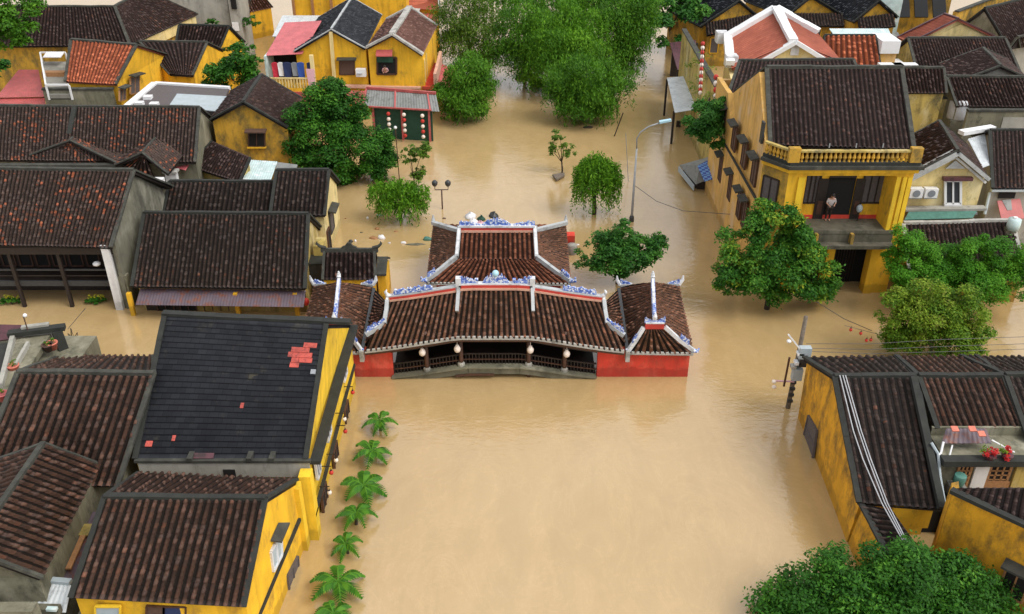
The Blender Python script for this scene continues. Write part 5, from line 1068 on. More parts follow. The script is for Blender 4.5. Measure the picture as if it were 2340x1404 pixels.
a, b, c, d = P(1895, 66, 6.9), P(2030, 66, 6.9), P(2036, 80, 6.8), P(1905, 80, 6.8); sheet(h, a, b, c, d, 'sheet_cyan'); q = P(2022, 100, 6.4); MB().box(q.x - .7, q.x + .8, q.y - 1.2, q.y + 1.4, 5.9, 6.9).build('parapet', 'white_paint', h); MB().box(q.x - .7, q.x + .7, q.y - 1.0, q.y + 1.4, -1, 5.9).build('wall', 'tan', h)
for px0, px1 in ((2010, 2040), (2042, 2072)): p_ = P(px0, 150, 5.6); q_ = P(px1, 132, 5.6); MB().box(p_.x, q_.x, p_.y - .2, p_.y + .5, 5.0, 5.7).build('roof_tank', 'white_paint', h)
q = P(2040, 150, 5.0); MB().box(q.x - 1.3, q.x + 1.2, q.y + .0, q.y + 2, -1, 5.0).build('annexe_wall', 'white_wall', h)

defs = [
 ('dark long roof with mossy ridge in front of the cream pediment', 'tile_plum', 'mossy_yellow', (2075, 88, 6.6), (2296, 88, 6.6), (2095, 165, 4.6), (2330, 165, 4.6)),
 ('narrow dark roof squeezed beside the tall corner house', 'tile_plum', 'mossy_yellow', (2048, 156, 7.2), (2156, 156, 7.2), (2062, 214, 5.7), (2162, 214, 5.7)),
 ('wide dark roof above the mouldy concrete wall and white tank', 'tile_plum', 'mossy', (2162, 176, 6.6), (2372, 178, 6.6), (2186, 244, 4.9), (2400, 246, 4.9)),
]
for lb, tm, wm, a, b, c, d in defs:
    rl, rr, el, er = P(*a), P(*b), P(*c), P(*d); h = house('old_house', lb, (rl.x, rl.y, 0)); gable(h, rl, rr, el, er, tm, wm, pitch=.25, crs=.28, trim='ridge_mortar', tw=.32)
h = house('gable_house', 'house with cream triangular pediment under coral red roof edges', (31, 84, 0))
y_ = P(2190, 82, 6.8).y + 1.2; ap, l_, r_ = PY(2190, 44, y_), PY(2080, 98, y_), PY(2292, 92, y_); dl = V((-.5, 1.7, 0))
gable(h, ap, ap + dl, l_, l_ + dl, 'tile_red', 'cream', BL=r_, BR=r_ + dl, flat=True, pitch=.35, crs=.32, gi=.35, over=.0, trim='sheet_maroon', tw=.25, th=.12)
MB().prism([PY(2132, 88, y_ + .2), PY(2194, 56, y_ + .2), PY(2262, 88, y_ + .2)], (0, .08, 0)).build('pediment', 'cream', h)
h = house('gable_house', 'small plum roof with grey gable peak between two dark long roofs', (32, 72, 0))
y_ = P(2290, 172, 6.6).y + .7; ap, l_, r_ = PY(2286, 152, y_), PY(2180, 190, y_), PY(2345, 178, y_); bk = P(2246, 111, ap.z); dl = bk - ap; dl.z = 0
gable(h, ap, bk, l_, l_ + dl, 'tile_plum', 'concrete', BL=r_, BR=r_ + dl, pitch=.29, crs=.3, gi=.35, trim='ridge_mortar', tw=.28)
h = house('old_house', 'dark roof with yellow parapet strip in the far corner', (38, 88, 0))
gable(h, P(2250, 20, 8.0), P(2420, -20, 8.0), P(2300, 104, 5.2), P(2470, 70, 5.2), 'tile_plum', 'mossy', pitch=.3, crs=.32, trim='ridge_dark')
a_, b_ = P(2186, 28, 7.9), P(2350, -34, 7.9); vslab(a_, b_, -1, 7.9, .3, 'parapet', 'yellow_old', h); MB().beam(a_ + V((0, 0, .01)), b_ + V((0, 0, .01)), .4, .1).build('coping', 'ridge_mortar', h)
h = house('old_house', 'grey plastered gable wall beside the far dark roofs at the picture edge', (37, 80, 0)); a, b = P(2310, 130, 4.5), P(2420, 130, 4.5); MB().box(a.x, b.x, a.y + .5, a.y + 4, -1, 5.2).build('wall', 'concrete', h); gable(h, P(2325, 86, 6.2), P(2440, 70, 6.2), P(2330, 110, 5.3), P(2450, 96, 5.3), 'tile_plum', 'concrete', walls=False, pitch=.3, crs=.3)
# yellow gables along the top edge
for i, (ax, ay, lx, ly, rx, ry, bx, by, lb) in enumerate(((1690, 2, 1600, 62, 1735, 40, 1640, -50, 'yellow gabled house with dark slate roof beside the dark tall trees'), (1855, -8, 1795, 40, 1935, 40, 1800, -60, 'yellow house with broad stained gable behind the white mortared red roof'), (2010, 2, 1950, 52, 2052, 40, 1965, -50, 'narrow yellow house with stained gable beside the turquoise wall'))):
    y_ = 92 - i * 2; ap, l_, r_ = PY(ax, ay, y_), PY(lx, ly, y_), PY(rx, ry, y_); bk = ap + V(((bx - ax) * .045, 7, 0)); dl = bk - ap
    h = house('yellow_house', lb, (ap.x, y_, 0)); gable(h, ap, bk, l_, l_ + dl, 'tile_bluegrey', 'yellow_old', BL=r_, BR=r_ + dl, pitch=.3, crs=.35, gi=.3, over=.02, trim='ridge_dark', tw=.3)
    w0 = PY(lx + 15, ly + 20, y_ - 1.2); w1 = PY(rx - 5, ry + 20, y_ - 1.2); a, b = w0 + V((0, 1.3, .9)), w1 + V((0, 1.3, .9)); np_mesh('porch_roof', panel(a, b, w1, w0, .29, .3), 'tile_dark', h)
    MB().box(w0.x + .2, w1.x - .2, y_ - .4, y_ + .2, -1, w0.z).build('porch_wall', 'yellow_old', h)
    for k in range(3): x = w0.x + .6 + k * (w1.x - w0.x - 1.6) / 2; opening(h, [V((x, y_ - .42, w0.z - .4)), V((x + .8, y_ - .42, w0.z - .4)), V((x + .8, y_ - .42, w0.z - 1.9)), V((x, y_ - .42, w0.z - 1.9))], 'yellow', 'shutter_grey')
h = house('turquoise_house', 'pale turquoise wall of a house seen between yellow gables', (35.5, 93, 0)); MB().box(34.6, 37.3, 90.5, 95, -1, 9).build('wall', 'sheet_cyan', h)
for x in (35.3, 36.4): MB().box(x, x + .4, 90.35, 90.49, 4.4, 5.0).build('window', 'shutter_grey', h)
MB().slab([V((34.6, 90.4, 3.6)), V((37.4, 90.4, 3.6)), V((37.4, 88.8, 3.0)), V((34.6, 88.8, 3.0))], .08).build('awning', 'sheet_grey', h); MB().box(34.6, 36.8, 89.6, 90.4, -1, 2.6).build('lower_wall', 'tarp_green', h)
h = house('yellow_house', 'far yellow house of narrow bays under slanting slate roofs by the picture edge', (39, 96, 0)); MB().box(37.6, 44, 95, 99, -1, 7.5).build('wall', 'yellow_old', h)
for x in (37.6, 39.4, 41.2): MB().prism([V((x + .3, 94.6, 7.2)), V((x + 1.6, 94.6, 7.2)), V((x + 1.6, 92.6, 4.6)), V((x + .3, 92.6, 4.6))], (0, .1, -.1)).build('bay_roof', 'tile_bluegrey', h)

# mouldy yard walls and the white tank
h = thing('yard_wall', 'stained yellowish yard wall behind the tall corner house', 'wall', P(2130, 250, 4)); a, b = P(2070, 272, 3.6), P(2190, 272, 3.6); MB().box(a.x, b.x + .3, a.y, a.y + .3, -1, 5.1).build('wall', 'mossy_yellow', h); MB().box(a.x, b.x + .3, a.y - .05, a.y + .35, 5.1, 5.2).build('coping', 'ridge_mortar', h)
MB().box(a.x, b.x, a.y + .8, a.y + 1.0, 5.2, 5.9).build('upper_wall', 'timber_dark', h)
h = thing('water_tank', 'white cylindrical water tank at the end of the stained yard wall', 'tank', P(2184, 262, 4)); c = P(2183, 268, 3.8); MB().lathe(c + V((0, -.2, 0)), [(.72, 0), (.75, .1), (.75, 1.25), (.6, 1.42), (.2, 1.5)], 20).build('tank', 'water_tank', h, True); MB().lathe(c + V((0, -.2, 1.5)), [(.24, 0), (.24, .1), (.1, .12)], 12).build('lid', 'water_tank', h); MB().box(c.x - .7, c.x + .7, c.y - .9, c.y + .5, -1, c.z).build('stand', 'mossy', h)
h = thing('yard_wall', 'grey mouldy concrete wall with pale patch below the wide dark roof', 'wall', P(2270, 280, 3)); a, b = P(2198, 312, 3.2), P(2400, 312, 3.2); MB().box(a.x, b.x, a.y, a.y + .3, -1, 5.0).build('wall', 'mossy', h); MB().box(a.x, b.x, a.y - .06, a.y + .36, 5.0, 5.14).build('coping', 'ridge_mortar', h); q = P(2300, 300, 3.4); MB().box(q.x - .8, q.x + 1.2, a.y - .04, a.y - .003, 3.4, 4.6).build('patch', 'concrete', h)

# cream house with grey-white gable trim
h = house('cream_house', 'small cream house with grey gable trim, white twin window and two air conditioners', (25, 53, 0))
yg = 50.3; ap, l_, r_ = PY(2188, 346, yg), PY(2070, 408, yg), PY(2256, 404, yg); bk = P(2146, 278, ap.z); dl = V((bk.x - ap.x, bk.y - ap.y, 0))
gable(h, ap, ap + dl, l_, l_ + dl, 'tile_plum', 'cream', BL=r_, BR=r_ + dl, pitch=.27, crs=.26, gi=.30, over=.02, trim='ridge_mortar', tw=.26, th=.14)
for p_, q_ in ((ap, l_), (ap, r_)): MB().beam(p_ + V((0, .06, -.20)), q_ + V((0, .06, -.20)), .62, .22).build('gable_trim', 'grey_trim', h); MB().beam(p_ + V((0, .16, -.46)), q_ + V((0, .16, -.46)), .3, .14).build('gable_moulding', 'white_trim', h)
yw = yg + .13; q = [PY(2160, 385, yw), PY(2183, 366, yw), PY(2206, 385, yw)]; MB().prism(q, (0, -.06, 0)).build('pediment', 'grey_trim', h)
opening(h, rectY(2160, 413, 2195, 466, yw), 'white_paint', 'glass_dark', fw=.14, bars=(.5,), proud=.06, sill='white_trim'); q = rectY(2153, 403, 2220, 410, yw); MB().box(q[0].x, q[1].x, yw - .3, yw, q[3].z, q[0].z).build('hood', 'sheet_maroon', h)
for px, lb in ((2090, 'air conditioner nearer the yellow balcony, on the cream house'), (2124, 'air conditioner nearer the white twin window on the cream house')):
    c = PY(px, 438, yw - .1); t = thing('air_conditioner', lb, 'air conditioner', c, 'air conditioners on the cream house'); MB().box(c.x - .38, c.x + .38, yw - .42, yw - .02, c.z - .28, c.z + .28).build('casing', 'white_paint', t); MB().prism([V((c.x + .22 * math.cos(k), yw - .43, c.z + .22 * math.sin(k))) for k in np.linspace(0, 2 * math.pi, 15)[:-1]], (0, -.02, 0)).build('fan', 'plastic_grey', t); MB().box(c.x - .38, c.x + .38, yw - .4, yw, c.z - .34, c.z - .285).build('bracket', 'metal_grey', t)
q0, q1 = PY(2066, 480, yw - .25), PY(2250, 478, yw - .25); MB().beam(q0, q1, .5, .14).build('ledge', 'concrete', h)
MB().beam(PY(2150, 283, 58), PY(2120, 330, 54), .06, .05).build('cable_trim', 'white_paint', h)
sg = thing('canopy', 'green tarpaulin strip below the cream house', 'canopy', PY(2150, 495, 49.6)); MB().slab([PY(2076, 486, 49.9), PY(2232, 484, 49.9), PY(2222, 500, 49.3), PY(2066, 504, 49.3)], .06).build('sheet', 'tarp_teal', sg); MB().beam(PY(2076, 492, 49.9), PY(2232, 490, 49.9), .1, .1).build('rail', 'metal_grey', sg)
for x in (2080, 2225): q = PY(x, 500, 49.5); MB().box(q.x - .05, q.x + .05, q.y - .05, q.y + .05, -1, q.z).build('post', 'metal_grey', sg)
# low roof in front of it
h = house('old_house', 'low dark roof with pale ridge half hidden by the two street trees', (26, 47, 0))
rl, rr = P(2064, 512, 3.6), P(2312, 506, 3.6); el, er = P(2080, 640, 1.6), P(2345, 640, 1.6)
gable(h, rl, rr, el, er, 'tile_plum', 'yellow_old', pitch=.24, crs=.26, trim='ridge_pale', tw=.3)
t = thing('water_drum', 'pale green water drum standing at the ridge end of the low dark roof', 'drum', P(2313, 520, 3.4)); c = P(2313, 524, 3.5); MB().lathe(c, [(.34, 0), (.36, .3), (.34, .62), (.1, .68)], 16).build('drum', 'sheet_cyan', t, True); MB().lathe(c + V((0, 0, .66)), [(.12, 0), (.12, .08), (.03, .09)], 10).build('lid', 'white_paint', t); MB().beam(c - V((0, 0, 2)), c, .6, .3, up=(0, 1, 0)).build('stand', 'mossy', t)
h = house('old_house', 'dark roofed house with grey eave wall and red awning beside the cream house', (29, 52, 0))
rl, rr = P(2262, 300, 6.0), P(2440, 300, 6.0); el, er = P(2268, 432, 4.0), P(2450, 432, 4.0); gable(h, rl, rr, el, er, 'tile_plum', 'concrete', pitch=.24, crs=.26, trim='ridge_dark'); yw = el.y + .28
MB().box(PY(2280, 450, yw).x, PY(2318, 450, yw).x, yw - .05, yw, PY(2280, 453, yw).z, PY(2280, 440, yw).z).build('vent', 'opening_dark', h)
MB().beam(el + V((0, .1, -.2)), er + V((0, .1, -.2)), .2, .14).build('gutter', 'tarp_grey', h)
a, b = PY(2278, 460, yw), PY(2330, 455, yw); MB().slab([a, b, b + V((.1, -.9, -.9)), a + V((.1, -.9, -.9))], .06).build('awning', 'sheet_red', h); MB().slab([L(a, b, .2) + V((0, -.02, .03)), L(a, b, .6) + V((0, -.02, .03)), L(a, b, .5) + V((.1, -.5, -.45)), L(a, b, .3) + V((.1, -.5, -.45))], .05).build('awning_patch', 'sheet_grey', h)
MB().tube([PY(2262, 440, yw), PY(2250, 490, yw - .6)], .09, 8).build('downpipe', 'tarp_grey', h)
sh = thing('metal_roof', 'bluish white sheet roof wedged behind the cream gable', 'roof', P(2250, 340, 4)); sheet(sh, P(2212, 318, 5.4), P(2252, 306, 5.4), P(2262, 378, 4.8), P(2246, 384, 4.8), 'sheet_white'); MB().beam(P(2195, 308, 5.6), P(2268, 296, 5.6), .5, .25).build('edge', 'white_paint', sh); MB().box(P(2240, 345, 4.8).x, P(2262, 345, 4.8).x, P(2240, 345, 4.8).y, P(2240, 345, 4.8).y + 2, -1, 4.8).build('wall', 'concrete', sh)

# ================================================================== waterfront of the far lane: climber wall, canopies, kiosk
h = thing('climber_wall', 'tall ochre wall overgrown with dry climbers and hung with a lantern chain', 'wall', (15, 66, 0))
a, b = P(1612, 215, 1.0), P(1660, 100, 2.0); MB().prism([V((14.25, 61.2, -1)), V((14.6, 61.2, -1)), V((14.9, 80, -1)), V((14.6, 80, -1))], (0, 0, 7.4)).build('wall', 'mossy_yellow', h)
leaves('climber', [((14.3 + (y - 63) * .02, y, z), .75) for y, z in ((64, 5.4), (66, 4.6), (68, 5.8), (70, 4.4), (72, 5.6), (74, 5), (67, 6.4), (71, 6.6))], 900, .16, 'leaf_khaki', h)
MB().prism([V((14.2, 61.1, 6.4)), V((14.65, 61.1, 6.4)), V((14.95, 80.1, 6.4)), V((14.55, 80.1, 6.4))], (0, 0, .12)).build('coping', 'ridge_mortar', h)
t = thing('lantern_chain', 'long chain of red and white lanterns running down the climber wall', 'lantern string', (13.9, 70, 5)); pa, pb = PX(1607, 95, 14.0), PX(1600, 205, 13.9)
pa, pb = PX(1607, 92, 13.9), PX(1601, 205, 13.7)
MB().tube([pa, L(pa, pb, .5) - V((0, 0, .2)), pb], .02, 5).build('cord', 'timber_dark', t)
for i in range(14): p = L(pa, pb, i / 13) - V((0, 0, .25 + .2 * math.sin(math.pi * i / 13))); MB().ball(p, .15, .17, 9, 6).build('lantern', 'lantern_red' if i % 2 == 0 else 'lantern_white', t, True)
t = thing('lantern_chain', 'short cluster of red and white lanterns at the near end of the climber wall', 'lantern string', (14, 64, 5)); pa, pb = PX(1637, 170, 13.95), PX(1636, 214, 13.85)
MB().tube([pa, pb], .02, 5).build('cord', 'timber_dark', t)
for i in range(4): p = L(pa, pb, i / 3) - V((0, 0, .2)); MB().ball(p, .18, .2, 9, 6).build('lantern', 'lantern_red' if i % 2 == 0 else 'lantern_white', t, True)
h = thing('metal_canopy', 'whitish metal canopy reaching over the water below the climber wall', 'canopy', (14, 74, 0)); a, b, c, d = P(1524, 178, 3.2), P(1588, 172, 3.2), P(1604, 248, 2.9), P(1542, 258, 2.7)
sheet(h, b, c, d, a, 'sheet_white', wave=.02, pitch=.5)
for q in (L(a, d, .95), L(a, d, .05), L(b, c, .9)): MB().box(q.x - .08, q.x + .08, q.y, q.y + .16, -1, q.z - .02).build('post', 'timber_dark', h)
q = P(1552, 290, 0); MB().box(q.x - .25, q.x + .1, q.y - .1, q.y + .1, -1, .5).build('bollard', 'timber_dark', h)
h = thing('red_canopy', 'faded maroon canopy in the shade below the dark trees', 'canopy', (15, 84, 0)); sheet(h, P(1530, 98, 3.4), P(1590, 92, 3.4), P(1594, 158, 2.6), P(1548, 160, 2.6), 'sheet_maroon')
for q in (P(1550, 160, 2.6), P(1592, 158, 2.6)): MB().box(q.x - .08, q.x + .08, q.y, q.y + .16, -1, 2.6).build('post', 'timber_dark', h)
MB().box(P(1535, 100, 3).x, P(1592, 100, 3).x, 88, 88.3, -1, 3.2).build('back_wall', 'timber_dark', h)
k = thing('kiosk', 'small half flooded kiosk with grey hipped roof and blue checkered sheet', 'kiosk', (14, 61.5, 0))
a, b, c, d = P(1552, 378, .9), P(1636, 354, 1.6), P(1660, 395, 1.3), P(1590, 422, .5)
ap0, ap1 = P(1600, 378, 1.75), P(1628, 372, 1.8)
mb = MB(); mb.add([a, b, c, d, ap0, ap1], [(0, 1, 5, 4), (1, 2, 5), (2, 3, 4, 5), (3, 0, 4), (3, 2, 1, 0)]); mb.build('roof', 'sheet_grey', k)
up = V((0, 0, .06)); MB().slab([P(1594, 380, 1.95), P(1646, 352, 1.95), P(1672, 398, 1.75), P(1610, 416, 1.6)], .04).build('checkered_sheet', 'checker_blue', k)
MB().prism([V((a.x + .3, a.y, -1)), V((b.x - .1, b.y - .3, -1)), V((c.x - .3, c.y, -1)), V((d.x + .2, d.y + .3, -1))], (0, 0, 1.55)).build('body', 'timber_dark', k)
MB().slab([a + V((-.02, -.1, -.02)), d + V((-.1, -.1, -.02)), d + V((-.1, -.1, -.42)), a + V((-.02, -.1, -.42))], .05).build('fascia', 'tarp_grey', k)

# ================================================================== right foreground: the ochre street
h = house('ochre_house', 'ochre walled corner house with dark roofs and white cables down its gable edge', (16, 30, 0))
rl, rr = P(1906, 862, 4.5), P(2092, 862, 4.5); el, er = P(1962, 1150, 2.1), P(2152, 1166, 2.1); bl, brr = P(1838, 818, 3.2), P(2045, 816, 3.2)
gable(h, rl, rr, el, er, 'tile_dark', 'ochre', BL=bl, BR=brr, pitch=.30, crs=.26, gi=.10, over=.02, trim='ridge_dark', tw=.32, th=.16, walls=False)
xw = (rl.x + el.x + bl.x) / 3 - .05
wl = [V((P(1814, 934, 0).x, P(1814, 934, 0).y, -1)), V((bl.x + .12, bl.y - .1, -1)), V((bl.x + .14, bl.y - .1, 3.05)), V((rl.x + .12, rl.y, 4.35)), V((el.x + .12, el.y + .1, 1.98)), V((P(1880, 1110, 0).x, el.y + .1, -1))]
q0, q1 = P(1816, 934, 0), P(1893, 1150, 0)
mb = MB(); w1 = V((q0.x, bl.y - .15, -1)); w2 = V((q1.x, el.y + .1, -1)); tp_ = [V((bl.x + .1, bl.y - .15, 3.0)), V((rl.x + .1, rl.y, 4.32)), V((el.x + .1, el.y + .1, 1.95))]
out_ = [w1] + tp_ + [w2]; mb.prism(out_, (.3, 0, 0)); mb.build('gable_wall', 'ochre', h)
MB().box(w2.x + .5, er.x, el.y + .5, el.y + .7, -1, 2.0).build('front_wall', 'yellow', h); MB().box(tp_[0].x + .4, er.x, bl.y - .5, bl.y - .3, -1, 3.0).build('back_wall', 'ochre', h)
n0 = V((w1.x - .02, 0, 0))
def OW(px, py): 
    d_ = (w2 - w1); n_ = V((-d_.y, d_.x, 0)).normalized(); o_ = V((0, 0, CAM_H)); r_ = ray(px, py); t_ = (w1 - V((.04, 0, 0)) - o_).dot(n_) / r_.dot(n_); return o_ + r_ * t_
opening(h, [OW(1836, 1000), OW(1848, 950), OW(1866, 985), OW(1857, 1048)], 'shutter_grey', 'shutter_grey', fw=.08, bars=(.5,))
# lower front wing
wf = P(1937, 1266, 0)
a, b, c, d = P(1960, 1146, 2.35), P(2032, 1165, 2.9), P(2120, 1290, 2.5), P(2035, 1300, 1.75)
a, b, c, d = P(1966, 1152, 2.0), P(2040, 1168, 2.4), P(2132, 1300, 2.3), P(2050, 1310, 1.9)
r_ = np_mesh('wing_roof', panel(b, c, d, a, .27, .22), 'tile_dark', h); trims(r_, [(a, d, .3, .16)], 'ridge_dark')
MB().prism([V((q1.x, el.y + .05, -1)), V((a.x + .1, a.y - .02, 1.85)), V((d.x + .1, d.y, 1.75)), V((P(1960, 1330, 0).x, d.y, -1))], (.3, 0, 0)).build('wing_wall', 'ochre', h)
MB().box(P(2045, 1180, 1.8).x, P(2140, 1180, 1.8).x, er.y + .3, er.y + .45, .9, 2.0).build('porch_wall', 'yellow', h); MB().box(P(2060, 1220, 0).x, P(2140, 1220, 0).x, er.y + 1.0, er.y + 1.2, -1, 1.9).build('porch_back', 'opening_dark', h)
# cables along the verge
for k_, (x0, x1, x2, x3) in enumerate(((1919, 1950, 2015, 2072), (1926, 1962, 2022, 2076), (1932, 1968, 2028, 2080))):
    pts = [P(x0, 858, 4.75), P(x1, 985, 3.75), P(x1 + 22, 1050, 3.2), P(x2, 1150, 2.5), P(x3, 1252, 2.3)]; t = tag(MB().tube(pts, .022, 5).build('cable', 'water_tank'), ('white cable nearest the gable edge of the ochre house', 'white cable between two others along the ochre gable', 'white cable farthest in from the gable edge of the ochre house')[k_], 'cable', 'cables on the ochre house roof')
h = house('old_house', 'dark roofed house second along the ochre street with a tiled slope above the terrace', (18.5, 29, 0))
rl, rr = P(2098, 862, 4.55), P(2290, 862, 4.55); el, er = P(2140, 982, 3.4), P(2338, 982, 3.4); bl, brr = P(2048, 816, 3.2), P(2230, 816, 3.2)
gable(h, rl, rr, el, er, 'tile_brown', 'mossy', BL=bl, BR=brr, pitch=.27, crs=.24, trim='ridge_dark', tw=.3, th=.2)
h = house('old_house', 'dark roof third along the ochre street, cut by the picture edge', (21.5, 30, 0))
rl, rr = P(2296, 860, 4.6), P(2480, 860, 4.6); el, er = P(2350, 1010, 3.2), P(2540, 1010, 3.2); bl, brr = P(2196, 816, 3.3), P(2420, 816, 3.3)
gable(h, rl, rr, el, er, 'tile_dark', 'mossy', BL=bl, BR=brr, pitch=.27, crs=.24, trim='ridge_dark', tw=.3, th=.2)
MB().beam(P(2085, 866, 4.6), P(2150, 1165, 2.2), .26, .22).build('fire_wall', 'ridge_dark', h)
# terrace house
h = house('terrace_house', 'small terrace house with purple sheet awning, orange lattice doors and a white door', (19, 26.5, 0))
ty = 27.3
dz = lambda py: PY(2250, py, ty).z
MB().box(P(2160, 1120, 2).x - .2, 22.5, ty, ty + .2, -1, dz(1050)).build('wall', 'mossy', h)
MB().box(P(2160, 1120, 2).x - .3, 22.5, ty - .3, ty + .1, dz(1056), dz(1044)).build('ledge', 'ridge_dark', h)
MB().box(P(2160, 1120, 2).x - .1, 22.5, ty + .1, ty + 1.6, dz(1056) - .1, dz(1052)).build('terrace_floor', 'mossy', h); MB().box(P(2160, 1120, 2).x - .1, 22.5, ty + 1.5, ty + 1.6, 1, dz(1050) + .35).build('upper_wall', 'mossy', h)
x_ = lambda px: PY(px, 1090, ty).x
for a_, b_, m_, nm in ((2184, 2212, 'shutter_tan', 'window'), (2256, 2302, 'shutter_tan', 'window')):
    o = opening(h, [V((x_(a_), ty - .01, dz(1062))), V((x_(b_), ty - .01, dz(1062))), V((x_(b_), ty - .01, dz(1112))), V((x_(a_), ty - .01, dz(1112)))], m_, 'opening_dark', nm, .10, bars=(.33, .66))
    for k_ in range(3): z_ = L(V((0, 0, dz(1062))), V((0, 0, dz(1112))), .25 + .2 * k_).z; MB().box(x_(a_), x_(b_), ty - .06, ty - .02, z_ - .02, z_ + .02).build('lattice_bar', m_, o)
MB().box(x_(2250), x_(2310), ty - .08, ty - .01, dz(1124), dz(1098)).build('door_panel', 'shutter_tan', h)
MB().box(x_(2220), x_(2252), ty - .09, ty - .012, dz(1112), dz(1060)).build('white_door', 'white_wall', h)
MB().box(x_(2312), x_(2345), ty - .12, ty - .01, dz(1125), dz(1062)).build('pillar', 'mossy_yellow', h)
a, b, c, d = P(2162, 980, 3.75), P(2254, 980, 3.75), P(2266, 1014, 3.5), P(2152, 1014, 3.5)
sheet(h, a, b, c, d, 'sheet_purple', 'awning', wave=.03)
for k_, (px, py) in enumerate(((2182, 980), (2222, 980), (2243, 991))): q = P(px, py, 4.0); o = MB().slab([q + V((-.13, .12, .0)), q + V((.13, .12, .0)), q + V((.13, -.12, -.06)), q + V((-.13, -.12, -.06))], .05).build('loose_tile', 'coral_tile'); tag(o, ('loose coral tile on the purple awning, nearest the cables', 'loose coral tile in the middle of the purple awning top edge', 'loose coral tile lying lower on the purple awning')[k_], 'tile', 'loose tiles on the purple awning')
MB().tube([P(2266, 1006, 3.7), P(2318, 1034, 3.3)], .035, 6).build('pipe', 'white_paint', h)
for k_, (px, lb) in enumerate(((2262, 'tub of red flowers on the terrace ledge, under the awning end'), (2300, 'tub of red flowers on the terrace ledge, under the white pipe'))):
    q = V((PY(px, 1046, ty - .1).x, ty - .1, dz(1044))); t = thing('flower_tub', lb, 'flowers', q, 'tubs of red flowers'); MB().lathe(q, [(.16, 0), (.22, .16), (.22, .2), (.18, .2)], 12).build('tub', 'sheet_maroon', t); leaves('blossoms', [(tuple(q + V((0, 0, .25))), .26)], 260, .10, 'petal_red', t); leaves('plant', [(tuple(q + V((-.15, .1, .34))), .22)], 90, .10, 'leaf_khaki', t)
t = thing('white_pipes', 'white drainpipe dropping between the cabled roof and the terrace house', 'pipe', P(2150, 1050, 3)); MB().tube([P(2128, 1012, 3.6), P(2144, 1038, 3.3), P(2148, 1090, 2.7), P(2160, 1162, 2.2)], .06, 7).build('main_pipe', 'tarp_grey', t); MB().tube([P(2156, 1010, 3.6), P(2150, 1036, 3.3), P(2144, 1040, 3.3)], .045, 6).build('branch_pipe', 'white_paint', t); MB().tube([P(2176, 1018, 3.4), P(2164, 1064, 3.0)], .035, 6).build('branch_pipe', 'white_paint', t)
MB().box(P(2148, 1130, 1).x - .25, P(2148, 1130, 1).x + .1, P(2148, 1130, 1).y, P(2148, 1130, 1).y + .3, -1, 2.4).build('duct', 'tarp_grey', t)
t = thing('green_bucket', 'teal plastic barrel in front of the terrace house doors', 'barrel', V((x_(2175), ty - .5, dz(1090)))); q = V((x_(2176), ty - .5, dz(1090))); MB().lathe(q, [(.18, 0), (.22, .25), (.22, .5), (.2, .52)], 14).build('barrel', 'tarp_teal', t, True); MB().box(q.x - .3, q.x + .3, q.y - .3, q.y + .3, -1, q.z).build('plinth', 'concrete', t)
# last ochre house
h = house('ochre_house', 'stained ochre house with plum tiled roof in the nearest corner, behind the big leafy tree', (18, 23, 0))
a = P(2172, 1124, 3.7); b = P(2345, 1206, 3.7); dirn = (b - a).normalized(); b2 = a + dirn * 6.5
up_ = V((dirn.y * -1, dirn.x, 0)); up_ = up_ if up_.y > 0 else -up_
ra, rb = P(2190, 1116, 4.0), P(2360, 1118, 4.9); 
ra_ = P(2184, 1116, 3.8); rb_ = P(2640, 1112, 4.7)
rr_ = np_mesh('roof', panel(ra_ - dirn * .0, rb_, b2, a, .27, .24), 'tile_plum', h)
trims(rr_, [(a, b2, .34, .22)], 'ridge_dark')
MB().prism([V((a.x + .1, a.y, -1)), V((b2.x, b2.y, -1)), V((b2.x, b2.y, 3.6)), V((a.x + .1, a.y, 3.6))], up_ * .3).build('street_wall', 'ochre', h)
MB().prism([V((a.x + .1, a.y + .02, -1)), V((a.x + .1, a.y + .02, 3.6)), V((ra_.x + .1, ra_.y + .5, 3.6)), V((ra_.x + .1, ra_.y + .5, -1))], (.3, .1, 0)).build('gable_wall', 'ochre', h)
n_ = -up_; w0 = a + dirn * 2.45 + n_ * .02; opening(h, [V((w0.x, w0.y, 1.9)), V((w0.x, w0.y, 1.9)) + dirn * .8, V((w0.x, w0.y, .6)) + dirn * .8, V((w0.x, w0.y, .6))], 'shutter_tan', 'opening_dark', bars=(.5,), hood='ridge_mortar')
gp = P(2150, 1262, 0); MB().box(gp.x - .22, gp.x + .1, gp.y - .1, a.y - .1, -1, 2.2).build('gate_pier', 'mossy_yellow', h)
# utility pole with lamp and boxes at the corner
u = thing('utility_pole', 'cluttered utility pole with white boxes and lamp arms by the ochre house', 'pole', (12.75, 34.4, 0))
pb = P(1800, 932, 0); pt = PX(1838, 792, pb.x + .05)
MB().tube([V((pb.x, pb.y, -1)), V((pt.x, pb.y, 5.0))], [.12, .09], 10).build('post', 'bark_pale', u, True)
for i in range(7): z_ = .4 + i * .35; MB().box(pb.x - .13, pb.x + .13, pb.y - .16, pb.y - .08, z_, z_ + .14).build('step_band', 'metal_dark', u)
PP = lambda px, py: PY(px, py, pb.y)
def bx(px0, py0, px1, py1, m, nm, d=.3): a_, b_ = PP(px0, py0), PP(px1, py1); return MB().box(a_.x, b_.x, pb.y - .12 - d, pb.y - .12, b_.z, a_.z).build(nm, m, u)
bx(1809, 834, 1826, 859, 'tarp_grey', 'meter_box'); bx(1824, 786, 1846, 810, 'tarp_grey', 'switch_box'); bx(1818, 798, 1832, 802, 'white_paint', 'insulator'); bx(1812, 818, 1824, 824, 'white_paint', 'insulator'); bx(1804, 827, 1814, 833, 'ridge_pale', 'insulator'); bx(1822, 810, 1836, 828, 'metal_dark', 'switch_box')
